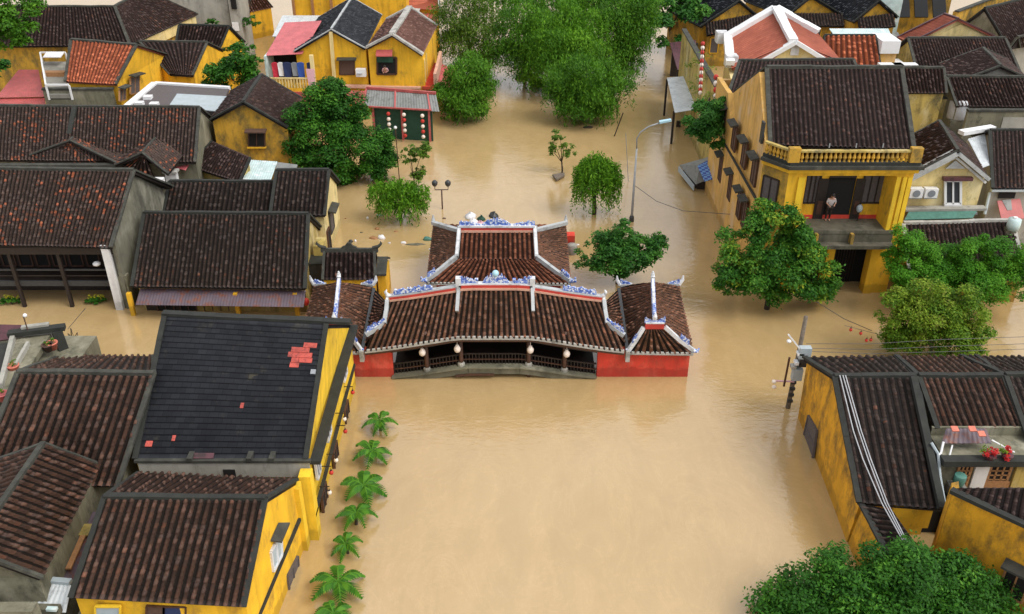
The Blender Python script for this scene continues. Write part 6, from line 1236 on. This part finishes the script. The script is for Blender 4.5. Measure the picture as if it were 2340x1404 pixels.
MB().beam(PP(1832, 802) + V((0, -.3, 0)), PP(1796, 757) + V((0, -.3, 0)), .06, .06).build('arm', 'white_paint', u); MB().beam(PP(1812, 868) + V((0, -.2, 0)), PP(1762, 866) + V((0, -.2, 0)), .06, .06).build('arm', 'cloth_pink', u)
MB().beam(PP(1803, 810) + V((0, -.25, 0)), PP(1790, 876) + V((0, -.25, 0)), .06, .08).build('arm', 'timber_brown', u); MB().beam(PP(1840, 822), PP(1860, 828), .1, .12).build('arm', 'metal_grey', u)
for px, py, m in ((1799, 772, 'white_paint'), (1765, 864, 'lantern_white'), (1765, 876, 'lantern_white')): MB().ball(PP(px, py) + V((0, -.3, 0)), .11, .09, 9, 6).build('lamp_head', m, u, True)
# ================================================================== trees
def tree(label, bx, by, cl, n, size, mat, cat='tree', name='tree', tips=None, r0=.14, Y=None, group=None, bark='bark', **kw):
    b = P(bx, by, 0); Yc = Y if Y else b.y
    t = thing(name, label, cat, b, group); c = clumps(cl, Yc)
    leaves('crown', c, n, size, mat, t, **kw)
    k = sorted(c, key=lambda q: -q[1])[:tips or 5]; trunk(t, b, [tuple(V(q[0])) for q in k], r0, bark)
    return t
def willow(label, bx, by, cl, n, mat, length, leaf=.22, per=16, name='willow_tree', r0=.12, Y=None, group=None, **kw):
    b = P(bx, by, 0); t = thing(name, label, 'tree', b, group); c = clumps(cl, Y if Y else b.y)
    strands('crown', c, n, mat, t, length, leaf, per, **kw); trunk(t, b, [q[0] for q in c[:5]], r0)
    return t
tree('dense round green tree standing in the water beside the yellow gabled house', 785, 415, [(745, 222, 44, .5), (770, 205, 26, .5), (700, 268, 50, .3), (690, 330, 40, 0), (880, 370, 30, 0), (785, 262, 60, .4), (830, 300, 48, .3), (735, 320, 68, 0), (800, 345, 72, -.4), (715, 365, 48, -.2), (860, 350, 45, 0), (880, 322, 26, 0), (775, 395, 52, -.3), (850, 392, 40, -.2), (760, 280, 60, 1.2)], 55000, .22, 'leaf_broad', Y=62.5, r0=.2, sub=13, subr=.44)
tree('small tree with rounded leafy crown just behind the end pavilion of the bridge', 1410, 648, [(1345, 578, 30, 0), (1385, 555, 36, .2), (1420, 525, 26, .2), (1440, 552, 34, .3), (1470, 572, 38, 0), (1500, 560, 24, 0), (1350, 600, 30, -.2), (1400, 590, 40, -.3), (1450, 595, 38, -.3), (1490, 590, 26, 0), (1510, 545, 14, 0), (1405, 565, 40, .2), (1425, 600, 34, -.2), (1375, 600, 34, -.2), (1465, 560, 30, .2), (1415, 620, 22, -.2)], 17000, .19, 'leaf_deep', r0=.13, sub=12, shell=.4)
tree('street tree with yellowing leaves standing in front of the tall corner house', 1752, 706, [(1770, 495, 42, .3), (1720, 520, 48, .3), (1825, 520, 40, .2), (1680, 570, 50, 0), (1750, 570, 62, -.2), (1830, 575, 56, 0), (1665, 625, 48, 0), (1730, 630, 60, -.4), (1800, 640, 62, -.4), (1870, 600, 40, 0), (1890, 660, 36, 0), (1850, 655, 44, -.3), (1655, 655, 30, 0), (1770, 680, 30, -.5)], 46000, .185, 'leaf_almond', r0=.15, sub=12, shell=.35)
tree('feathery bright green tree spreading before the low roof with pale ridge', 2140, 770, [(2060, 545, 34, .4), (2100, 590, 44, .3), (2160, 600, 50, .3), (2230, 605, 46, .2), (2295, 590, 46, .2), (2330, 630, 40, 0), (2090, 640, 50, 0), (2170, 650, 55, -.2), (2250, 655, 52, -.2), (2315, 670, 36, -.2), (2045, 590, 30, .2), (2130, 630, 50, 0), (2210, 640, 54, -.2), (2280, 640, 50, 0), (2060, 620, 36, 0), (2080, 560, 34, .3), (2200, 575, 36, .4), (2270, 560, 34, .4), (2330, 600, 40, .2)], 60000, .15, 'leaf_bright', Y=43.2, r0=.16, sub=8, up=.9, aspect=.36)
tree('thin khaki green tree with sparse yellowish leaves above the ochre street roofs', 2120, 830, [(2060, 690, 40, 0), (2120, 670, 50, .2), (2180, 690, 50, .2), (2225, 720, 36, 0), (2070, 740, 46, 0), (2140, 740, 60, -.2), (2210, 765, 40, 0), (2040, 780, 36, 0), (2110, 790, 50, -.2), (2180, 790, 44, -.1), (2020, 730, 34, 0), (2100, 715, 50, 0), (2170, 735, 54, 0), (2225, 760, 40, 0), (2060, 785, 40, 0), (2150, 700, 46, .2), (2230, 790, 30, 0)], 42000, .145, 'leaf_khaki', Y=38.9, r0=.10, sub=11, shell=.35, bark='bark_pale')
tree('big leafy tree in the nearest corner, filling the water edge below the ochre wing', 2020, 1520, [(1790, 1370, 70, 0), (1870, 1330, 70, 0), (1900, 1280, 40, .2), (1960, 1370, 90, -.2), (2060, 1330, 90, 0), (2080, 1285, 70, .3), (2160, 1340, 80, 0), (2160, 1290, 50, .3), (2230, 1380, 80, 0), (2280, 1400, 60, 0), (1770, 1410, 60, 0), (1880, 1420, 90, -.3), (2000, 1450, 110, -.3), (2130, 1440, 100, -.3), (2250, 1460, 90, -.2), (2000, 1285, 40, .2), (1930, 1320, 70, 0), (2015, 1340, 80, -.2), (2120, 1310, 60, .2), (2200, 1330, 60, .2), (1830, 1390, 70, -.3), (1950, 1420, 90, -.5), (2190, 1400, 90, -.3), (2060, 1400, 100, -.5)], 70000, .145, 'leaf_broad', Y=22.6, r0=.2, sub=17, shell=.4)
tree('bushy tree with lianas between the small yellow gables and the slate twin gable', 535, 208, [(505, 160, 36, 0), (545, 140, 40, 0), (580, 155, 26, 0), (500, 190, 34, 0), (545, 180, 44, -.4), (535, 115, 18, .3), (575, 112, 10, 0), (588, 140, 12, 0)], 7500, .30, 'leaf_broad', Y=73, r0=.16, sub=9)
tree('leafy tree at the picture corner in front of the big hipped house', 20, 180, [(5, 40, 50, 0), (40, 70, 40, 0), (15, 95, 44, 0), (50, 95, 24, -.3), (-10, 20, 50, .5), (40, 15, 50, 1.0)], 6500, .32, 'leaf_feather', Y=74, r0=.15, sub=8)
tree('little leafy bush at the picture edge below the hipped house', 0, 185, [(2, 150, 22, 0), (-12, 165, 22, 0)], 700, .26, 'leaf_deep', Y=68, r0=.07, cat='bush', name='bush')
tree('dark rounded bush against the street wall of the tall corner house', 1612, 345, [(1610, 250, 40, 0), (1630, 280, 44, 0), (1595, 285, 32, 0), (1625, 315, 34, -.2), (1640, 245, 24, .2)], 15000, .19, 'leaf_deep', Y=56.8, r0=.1, cat='bush', name='bush', droop=.3)
tree('dark broad-leaved trees overhanging the maroon canopy, nearer of the two', 1530, 100, [(1500, 60, 40, 0), (1545, 40, 48, 0), (1580, 30, 36, 0), (1530, 85, 34, -.5), (1490, 20, 50, 1.5)], 6000, .40, 'leaf_deep', Y=90, r0=.2)
tree('tall dark broad-leaved tree rising behind the one over the maroon canopy', 1560, 40, [(1520, -20, 60, 0), (1590, -10, 50, 0), (1470, -10, 60, 0)], 5000, .42, 'leaf_broad', Y=98, r0=.22)
tree('slim young tree with tied thin trunk standing alone in the water', 1284, 396, [(1280, 312, 22, 0), (1270, 335, 18, 0), (1300, 345, 20, 0), (1262, 345, 12, 0), (1285, 340, 18, 0), (1312, 352, 8, 0)], 620, .24, 'leaf_olive', r0=.06, sub=6, shell=.3)
willow('weeping willow with hanging light green twigs beside the street lamp', 1357, 490, [(1365, 378, 34, 0), (1338, 388, 26, 0), (1392, 392, 26, .1), (1360, 404, 40, -.1), (1325, 412, 16, 0), (1405, 410, 16, 0)], 620, 'leaf_willow', (0.8, 3.6), .24, 20, r0=.15, out_=.5)
willow('low willow leaning over floating rubbish near the two-armed lamp', 915, 505, [(915, 437, 38, 0), (878, 442, 34, 0), (950, 447, 34, 0), (915, 458, 46, -.2), (866, 430, 22, 0), (940, 470, 30, -.2), (890, 470, 30, -.2)], 560, 'leaf_willow', (.4, 1.7), .24, 14, r0=.1)
tree('small scraggy sapling behind the low willow, sparse olive leaves', 945, 432, [(935, 345, 22, 0), (970, 345, 20, 0), (940, 370, 18, 0), (960, 390, 18, 0), (955, 412, 20, 0), (925, 345, 10, 0)], 2000, .22, 'leaf_olive', r0=.05, sub=8, shell=.3)
# the feathery grove in the middle distance
for lb, bx_, by_, cl, n, ln, m, Y in (
    ('feathery tree at the water edge next to the grey market canopy', 1042, 275, [(1070, 175, 48, 0), (1035, 205, 40, 0), (1095, 200, 36, 0), (1060, 225, 46, -.3), (1040, 250, 28, 0), (1085, 245, 28, 0)], 620, (1.2, 2.8), 'leaf_feather', None),
    ('feathery tree behind the canopy tree, brownish green with a thin trunk', 1075, 150, [(1060, 35, 60, 0), (1030, 60, 50, 0), (1090, 75, 54, 0), (1060, 115, 60, -.5), (1115, 40, 44, 0), (1020, 110, 40, -.5), (1100, 130, 50, -.5), (1070, -10, 60, .5)], 620, (1.5, 3.2), 'leaf_olive', 88),
    ('front tree of the big feathery grove, drooping into the water', 1330, 275, [(1340, 175, 62, 0), (1295, 200, 46, 0), (1390, 195, 46, 0), (1335, 222, 60, -.4), (1305, 245, 30, -.4), (1380, 240, 32, -.3), (1345, 245, 30, -.5)], 1000, (1.4, 3.2), 'leaf_feather', None),
    ('tallest light green tree in the middle of the feathery grove', 1300, 180, [(1280, 70, 66, 0), (1250, 100, 52, 0), (1330, 110, 60, 0), (1285, 135, 70, -.5), (1245, 160, 50, -.5), (1350, 65, 46, .5)], 1150, (1.6, 3.4), 'leaf_willow', 83),
    ('feathery tree of the grove leaning toward the open lane', 1420, 150, [(1425, 50, 54, 0), (1455, 30, 50, .4), (1450, 80, 44, 0), (1400, 95, 56, 0), (1445, 105, 40, -.3), (1405, 135, 46, -.5), (1440, 145, 30, -.5)], 820, (1.6, 3.2), 'leaf_feather', 86),
    ('feathery tree at the back of the grove, cut by the picture top', 1340, 100, [(1360, 0, 70, 0), (1160, 10, 50, 0), (1280, 10, 60, 0), (1420, 0, 60, 0), (1200, 30, 50, 0), (1330, 40, 60, -.6)], 950, (1.8, 3.4), 'leaf_feather', 92),
    ('darker feathery tree on the canopy side of the grove', 1200, 170, [(1190, 90, 50, 0), (1165, 130, 46, 0), (1215, 140, 50, -.5), (1225, 75, 46, 0), (1140, 100, 36, 0), (1235, 205, 40, -.5), (1200, 40, 50, .5), (1260, 215, 34, -.8)], 640, (1.5, 3.0), 'leaf_feather', 85)):
    b = P(bx_, by_, 0); t = thing('feathery_tree', lb, 'tree', b, 'feathery trees in the flooded grove'); c = [(q, r_ * 1.22) for q, r_ in clumps(cl, Y if Y else b.y)]
    leaves('crown', c, n * 30, .27, m, t, aspect=.26, sub=15, subr=.40, droop=.9, up=.9, shell=.45, flatz=.8)
    strands('hanging_twigs', [(q, r_ * .9) for q, r_ in c], int(n * .8), m, t, (ln[0] * .8, ln[1] * .95), .28, 15, .26); trunk(t, b, [q[0] for q in c[:5]], .2)
tree('small green shrub at the corner of the grey terrace house, over the flooded lane', 172, 812, [(172, 795, 16, 0), (185, 802, 12, 0), (160, 800, 12, 0), (172, 780, 8, 0)], 420, .16, 'leaf_bright', Y=35, r0=.05, cat='bush', name='bush')
tree('small round shrub beside the far yellow hut', 575, 55, [(572, 50, 16, 0), (585, 53, 10, 0), (560, 52, 10, 0)], 420, .28, 'leaf_deep', Y=93, r0=.08, cat='bush', name='bush')
tree('low shrub behind the farthest dark roof at the grey concrete wall', 478, 60, [(475, 50, 12, 0), (490, 52, 10, 0)], 260, .28, 'leaf_broad', Y=92, r0=.06, cat='bush', name='bush')
for px, lb in ((26, 'low yellow flowering plant in the water by the veranda posts, nearer the picture edge'), (220, 'low yellow flowering plant in the water beside the white pillar')):
    p = P(px, 688, .2); t = thing('flower_bush', lb, 'plant', (p.x, p.y, 0), 'flowering plants by the veranda')
    leaves('foliage', [(tuple(p + V((x, y, .05))), .22) for x, y in ((-.38, 0), (-.15, .1), (.1, -.05), (.35, .05))], 700, .13, 'leaf_broad', t); leaves('blossoms', [(tuple(p + V((x, y, .22))), .16) for x, y in ((-.3, .1), (.0, .1), (.3, .1))], 100, .09, 'petal_yellow', t)
    MB().tube([p - V((0, 0, .9)), p], .06, 6).build('stem', 'bark', t)

# ------------------------------------------------------------------ the row of young palms: one palm is built, the others copy it
def frond(name, az, ln, lift, par, c):
    d = V((math.cos(az), math.sin(az), 0)); s = V((-d.y, d.x, 0)); vs, fs, us = [], [], []; n = 13
    for i in range(n):
        u = (i + 1) / n; p = c + d * ln * u * .95 + V((0, 0, lift * math.sin(math.pi * min(1, u * .8)) - .42 * ln * u ** 2.2)); w_ = ln * .31 * (math.sin(math.pi * (u * .82 + .12)) ** .7)
        for sg in (-1, 1):
            tipp = p + s * sg * w_ + d * w_ * .55 - V((0, 0, w_ * .45)); k = len(vs); hw = .050
            vs += [p - d * hw, p + d * hw, L(p, tipp, .55) + d * hw * 1.3 + V((0, 0, .02)), tipp]; fs.append((k, k + 1, k + 2, k + 3)); t_ = random.random() * .95; us += [(t_, 0)] * 4
    for i in range(n):                                           # midrib
        u0, u1 = i / n, (i + 1) / n; q = [c + d * ln * u * .95 + V((0, 0, lift * math.sin(math.pi * min(1, u * .8)) - .42 * ln * u ** 2.2 + .012)) for u in (u0, u1)]; k = len(vs)
        vs += [q[0] - s * .022, q[0] + s * .022, q[1] + s * .02, q[1] - s * .02]; fs.append((k, k + 1, k + 2, k + 3)); us += [(.9, 0)] * 4
    return np_mesh(name, [(np.array([tuple(v) for v in vs]), np.array(fs), np.array(us))], 'leaf_palm', par)
spots = [(867, 962, 'by the corner of the slate-roofed house', .95), (846, 1030, 'second from the bridge', 1.06), (830, 1105, 'third from the bridge', 1.18), (812, 1174, 'fourth from the bridge, beside the lane step', 1.0), (792, 1240, 'fifth from the bridge', .80), (770, 1333, 'largest of the row', 1.28), (762, 1402, 'last in the row, cut by the picture bottom', .9)]
protoP = None
for i, (px, py, lb, sc) in enumerate(spots):
    p = P(px, py, .55); random.seed(50 + i)
    if protoP is None:
        t = thing('palm', '', 'palm', (p.x, p.y, 0)); c = V((p.x, p.y, .50))
        MB().tube([V((p.x, p.y, -1)), V((p.x + .02, p.y, 0)), c], [.09, .075, .06], 8).build('trunk', 'bark', t, True)
        for k_, (az, ln, lf) in enumerate(((.15, .86, .26), (1.25, .80, .36), (2.35, .84, .30), (3.3, .86, .24), (4.3, .80, .16), (5.25, .84, .18))): frond('frond', az + random.uniform(-.1, .1), ln, lf, t, c)
        protoP = t
    else:
        t = protoP.copy(); COL.objects.link(t); t.location = (p.x, p.y, 0); t.rotation_euler = (.14 * math.sin(i * 2.1), .14 * math.cos(i * 1.3), i * 1.37)
        for ch_ in list(protoP.children): q = ch_.copy(); COL.objects.link(q); q.parent = t
    t.scale = (sc * .98, sc * .98, 1.0); tag(t, 'young palm with star of green fronds, ' + lb, 'palm', 'young palms along the yellow lane wall')
random.seed(99)

# ================================================================== lamps and poles
b = P(1443, 506, 0); t = thing('street_lamp', 'tall grey street lamp with a curved arm and pale blue head beside the willow', 'street lamp', (b.x, b.y, 0))
hd = PY(1500, 283, b.y); tp0 = PY(1452, 340, b.y)
pts = [V((b.x, b.y, -1)), V((b.x, b.y, tp0.z))] ; arm = [PY(x, y, b.y) for x, y in ((1452, 340), (1455, 318), (1464, 302), (1482, 290), (1508, 281))]; arm[0].x = b.x
MB().tube(pts, [.10, .055], 10).build('post', 'metal_grey', t, True); MB().tube(arm, .045, 8).build('arm', 'metal_grey', t, True)
q = PY(1520, 276, b.y); MB().slab([q + V((-.36, -.16, -.04)), q + V((.36, -.13, .10)), q + V((.36, .13, .10)), q + V((-.36, .16, -.04))], .12).build('lamp_head', 'lamp_blue', t)
MB().lathe((b.x, b.y, -.2), [(.16, 0), (.16, .5), (.10, .62)], 10).build('base', 'metal_dark', t)
tag(MB().tube([PY(1450, 424, b.y), PY(1500, 460, b.y - 1), PY(1560, 482, 53.5), PY(1668, 490, 50)], .018, 5).build('overhead_cable', 'metal_dark'), 'dark cable sagging from the street lamp to the corner house', 'cable')
for (x0, y0, x1, y1, lb) in ((1866, 690, 1992, 756, 'dark cable crossing the brown water behind the utility pole'),):
    tag(MB().tube([PY(x0, y0, 42), PY((x0 + x1) / 2, (y0 + y1) / 2 + 6, 41), PY(x1, y1, 40)], .018, 5).build('overhead_cable', 'metal_dark'), lb, 'cable')
tag(MB().tube([P(195, 705, 2.2), P(155, 752, 3.0)], .015, 5).build('overhead_cable', 'metal_dark'), 'thin cable from the flowering plant to the dark roof edge', 'cable')
b = P(1011, 478, 0); t = thing('twin_lamp', 'brown two-armed lamp post standing alone in the flood', 'street lamp', (b.x, b.y, 0)); tz = PY(1010, 434, b.y).z
MB().tube([V((b.x, b.y, -1)), V((b.x, b.y, tz))], .05, 8).build('post', 'timber_brown', t, True)
for px in (994, 1024):
    e = PY(px, 434, b.y); MB().tube([V((b.x, b.y, tz)), e, e + V((0, 0, .28))], .035, 7).build('arm', 'timber_brown', t); MB().lathe(e + V((0, 0, .26)), [(.10, 0), (.19, .12), (.2, .3), (.08, .42)], 12).build('lamp', 'metal_dark', t, True)
b = P(913, 412, 0); t = thing('thin_pole', 'thin rusty pole with a white tip beside the round green tree', 'pole', (b.x, b.y, 0)); tz = PY(911, 292, b.y).z; MB().tube([V((b.x, b.y, -1)), V((b.x - .05, b.y, tz))], .035, 6).build('post', 'timber_brown', t); MB().ball((b.x - .05, b.y, tz), .12, .12).build('tip', 'white_paint', t, True)
a = PY(1404, 312, 70); tag(MB().tube([P(1403, 314, -.1), PY(1424, 258, P(1403, 314, 0).y)], .05, 6).build('leaning_pole', 'timber_dark'), 'dark pole leaning out of the water before the grove', 'pole')
tag(MB().tube([P(1436, 420, -.2), PY(1430, 305, P(1436, 420, 0).y)], .025, 6).build('thin_pole', 'metal_grey'), 'very thin grey pole next to the street lamp', 'pole')
tag(MB().prism([P(1262, 402, .1), P(1290, 398, .1), P(1290, 404, .1), P(1272, 414, .1)], (0, 0, .12)).build('driftwood', 'bark_pale'), 'branch caught at the foot of the slim young tree', 'driftwood')
# red lanterns on a line above the water
for px, py, lb in ((1944, 754, 'red lantern floating line, highest one above the brown water'), (1967, 762, 'red lantern between the highest one and a close pair'), (1980, 778, 'red lantern of the close pair, farther from the khaki tree'), (1990, 777, 'red lantern of the close pair, touching the khaki tree')):
    lantern(PY(px, py, 38.5), .08, 'lantern_red', lb, 'red lanterns by the khaki tree')
tag(MB().tube([PY(1930, 744, 38.5), PY(1960, 752, 38.5), PY(2010, 765, 38.7)], .012, 5).build('lantern_cable', 'metal_dark'), 'thin line carrying red lanterns into the khaki tree', 'cable')
for k_, (ya, yb, Ya_, lb) in enumerate(((786, 772, 35.2, 'highest thin cable running from the utility pole past the khaki tree'), (796, 788, 34.8, 'middle thin cable running from the utility pole over the dark roofs'), (803, 800, 34.6, 'lowest thin cable from the utility pole, skimming the dark roofs'))):
    tag(MB().tube([PY(1842, ya, Ya_), PY(1990, (ya + yb) / 2 + 7, Ya_), PY(2160, yb + 4, Ya_), PY(2400, yb - 4, Ya_)], .013, 5).build('overhead_cable', 'metal_dark'), lb, 'cable')
# ================================================================== floating rubbish
def debris(px, py, w_, d_, m, name, lb, hz=.12):
    p = P(px, py, 0); n = 9; poly = [V((p.x + math.cos(k * 2 * math.pi / n) * w_ * random.uniform(.6, 1), p.y + math.sin(k * 2 * math.pi / n) * d_ * random.uniform(.6, 1), -.03)) for k in range(n)]
    mb = MB(); top = [V((p.x + (v.x - p.x) * .6, p.y + (v.y - p.y) * .6, hz * random.uniform(.7, 1.2))) for v in poly]
    mb.add(poly + top, [tuple(range(n))[::-1], tuple(range(n, 2 * n))] + [(i, (i + 1) % n, n + (i + 1) % n, n + i) for i in range(n)]); return tag(mb.build(name, m, None, True), lb, 'rubbish')
debris(872, 545, .36, .28, 'cloth_white', 'floating_bag', 'largest white bag floating between the shrine gate and the low willow', .2)
debris(855, 545, .45, .2, 'shutter_tan', 'floating_board', 'brown board floating against the largest white bag')
debris(802, 553, .22, .2, 'metal_dark', 'floating_bag', 'dark floating lump right behind the shrine gate', .16)
debris(812, 552, .1, .1, 'cloth_white', 'floating_cup', 'small white cup beside the dark floating lump')
debris(862, 524, .2, .2, 'shutter_tan', 'floating_board', 'tan board end below the low willow')
debris(840, 500, .12, .1, 'cloth_white', 'floating_scrap', 'white scrap on the water left of the low willow')
debris(866, 493, .35, .16, 'tarp_grey', 'floating_sheet', 'grey sheet at the edge of the low willow')
debris(922, 556, .28, .13, 'cloth_white', 'floating_scrap', 'white scrap at the end of the grey floating mat')
debris(950, 559, 1.0, .22, 'mossy', 'floating_mat', 'long grey mat of rubbish by the temple side roof', .06)
debris(978, 549, .4, .2, 'tarp_teal', 'floating_crate', 'teal crate against the temple side roof', .2)
debris(940, 444, .2, .15, 'petal_yellow', 'floating_scrap', 'yellow scrap caught in the top of the low willow', .1); debris(924, 443, .2, .15, 'cloth_white', 'floating_scrap', 'white scrap caught beside the yellow scrap in the willow')
for px, py, w_, m_, lb in ((760, 520, .16, 'cloth_pale', 'pale scrap floating below the yellow house with raised roof'), (790, 500, .12, 'shutter_tan', 'brown scrap floating apart from the rest behind the shrine gate'), (826, 532, .14, 'mossy', 'olive scrap between the dark lump and the tan board'), (905, 530, .2, 'shutter_tan', 'broken tan plank under the low willow edge'), (890, 556, .15, 'cloth_pale', 'pale scrap trailing the largest white bag'), (985, 570, .2, 'cloth_white', 'white foam piece under the temple side roof'), (1015, 500, .18, 'shutter_brown', 'dark stick near the temple back corner'), (1320, 560, .16, 'cloth_white', 'white scrap between the stone urn and the small tree')):
    debris(px, py, w_, w_ * .6, m_, 'floating_scrap', lb, .06)
debris(1345, 292, .6, .3, 'bark', 'driftwood', 'dark driftwood just off the front of the grove'); debris(1190, 180, .9, .6, 'bark_pale', 'driftwood', 'tangle of pale branches at the foot of the grove', .3); debris(1222, 190, .7, .9, 'bark_pale', 'driftwood', 'second tangle of pale branches deeper under the grove', .4)

# ================================================================== people
def person(label, at, lean=0.0, top='cloth_pale', legs='cloth_navy', seated=False, turn=0.0):
    """one continuous body grown over a jointed skeleton; clothes and hair are shells over it"""
    t = thing('person', label, 'person', at); at = V(at)
    J = {'pel': (0, 0, .92), 'wst': (0, 0, 1.06), 'chs': (0, -.02, 1.28), 'nk': (0, -.02, 1.44), 'hd0': (0, -.05, 1.50), 'hd1': (0, -.06, 1.58), 'hd2': (0, -.05, 1.66),
         'hl': (-.09, 0, .88), 'kl': (-.10, -.03, .50), 'al': (-.10, .02, .09), 'fl': (-.10, -.14, .04), 'hr': (.09, 0, .88), 'kr': (.10, -.02, .50), 'ar': (.10, .03, .09), 'fr': (.10, -.13, .04),
         'sl': (-.18, -.01, 1.38), 'el': (-.26, -.10, 1.14), 'wl': (-.16, -.30, 1.06), 'ml': (-.13, -.37, 1.05), 'sr': (.18, -.01, 1.38), 'er': (.25, -.08, 1.14), 'wr': (.12, -.30, 1.10), 'mr': (.08, -.37, 1.10)}
    Rr = {'pel': .13, 'wst': .115, 'chs': .14, 'nk': .055, 'hd0': .07, 'hd1': .095, 'hd2': .075, 'hl': .085, 'kl': .058, 'al': .040, 'fl': .030, 'hr': .085, 'kr': .058, 'ar': .040, 'fr': .030, 'sl': .055, 'el': .040, 'wl': .027, 'ml': .03, 'sr': .055, 'er': .040, 'wr': .027, 'mr': .03}
    E_ = [('pel', 'wst'), ('wst', 'chs'), ('chs', 'nk'), ('nk', 'hd0'), ('hd0', 'hd1'), ('hd1', 'hd2'), ('pel', 'hl'), ('hl', 'kl'), ('kl', 'al'), ('al', 'fl'), ('pel', 'hr'), ('hr', 'kr'), ('kr', 'ar'), ('ar', 'fr'), ('chs', 'sl'), ('sl', 'el'), ('el', 'wl'), ('wl', 'ml'), ('chs', 'sr'), ('sr', 'er'), ('er', 'wr'), ('wr', 'mr')]
    for s, m_ in (('l', -1), ('r', 1)):                           # five fingers each, curled over the rail
        bx_ = V(J['m' + s])
        for k, (ox, oz, ln) in enumerate(((-.03, .0, .055), (-.01, .005, .07), (.01, .005, .075), (.03, .0, .06))): a_, b_ = 'f%s%da' % (s, k), 'f%s%db' % (s, k); J[a_] = tuple(bx_ + V((ox, -ln * .6, oz - .01))); J[b_] = tuple(bx_ + V((ox, -ln * .8, oz - .05))); Rr[a_] = .009; Rr[b_] = .008; E_ += [('m' + s, a_), (a_, b_)]
        J['t' + s] = tuple(bx_ + V((-m_ * .045, -.02, -.01))); Rr['t' + s] = .010; E_.append(('w' + s, 't' + s))
    names = list(J); rot = lambda v: V((v[0] * math.cos(turn) - v[1] * math.sin(turn), v[0] * math.sin(turn) + v[1] * math.cos(turn), v[2]))
    def skin(nm, ks, inf, mat, lo=None):
        ids = {k: i for i, k in enumerate(ks)}; me = bpy.data.meshes.new(nm); me.from_pydata([tuple(rot(V(J[k]) + V((0, -lean * max(0, J[k][2] - .92), 0)))) for k in ks], [(ids[a_], ids[b_]) for a_, b_ in E_ if a_ in ids and b_ in ids], []); o = link(nm, me, None, t)
        md = o.modifiers.new('skin', 'SKIN'); me.materials.append(M[mat])
        sk = me.skin_vertices[0].data
        for k in ks: r_ = Rr[k] * inf if Rr[k] > .02 else Rr[k]; sk[ids[k]].radius = (r_ * (1.25 if k in ('pel', 'wst', 'chs') else 1), r_)
        sk[0].use_root = True; sb = o.modifiers.new('sub', 'SUBSURF'); sb.levels = sb.render_levels = 2; md.use_smooth_shade = True; return o
    skin('body', names, 1.0, 'skin')
    skin('shirt', ['pel', 'wst', 'chs', 'sl', 'el', 'sr', 'er'], 1.16, top); skin('trousers', ['pel', 'hl', 'kl', 'al', 'hr', 'kr', 'ar'], 1.18, legs)
    hc = rot(V((0, -.045 - lean * .70, 1.63))); MB().ball(at + hc + V((0, .015, .01)), .112, .115, 12, 8).build('hair', 'hair', t, True)
    fz = lambda x, y, z: at + rot(V((x, y - lean * .70, z)))
    for sx in (-.035, .035): MB().ball(fz(sx, -.145, 1.60), .013, .009, 6, 4).build('eye', 'hair', t)
    MB().ball(fz(0, -.160, 1.575), .016, .022, 6, 4).build('nose', 'skin', t, True); MB().ball(fz(0, -.145, 1.535), .026, .008, 8, 4).build('mouth', 'cloth_pink', t)
    for sx in (-.098, .098): MB().ball(fz(sx, -.06, 1.585), .014, .03, 6, 4).build('ear', 'skin', t)
    return t
person('person in a pale patterned shirt leaning in the dark balcony doorway', (fi(1897), Yi - .32, 4.0), .28, 'cloth_pale', 'timber_dark')
q = PY(878, 170, Yw - .35); person('person leaning out of the open dark window of the twin-gabled house', (PY(880, 158, Yt - .2).x, Yt + .10, PY(874, 152, Yt - .2).z - 1.55), .75, 'cloth_pink', 'cloth_navy')
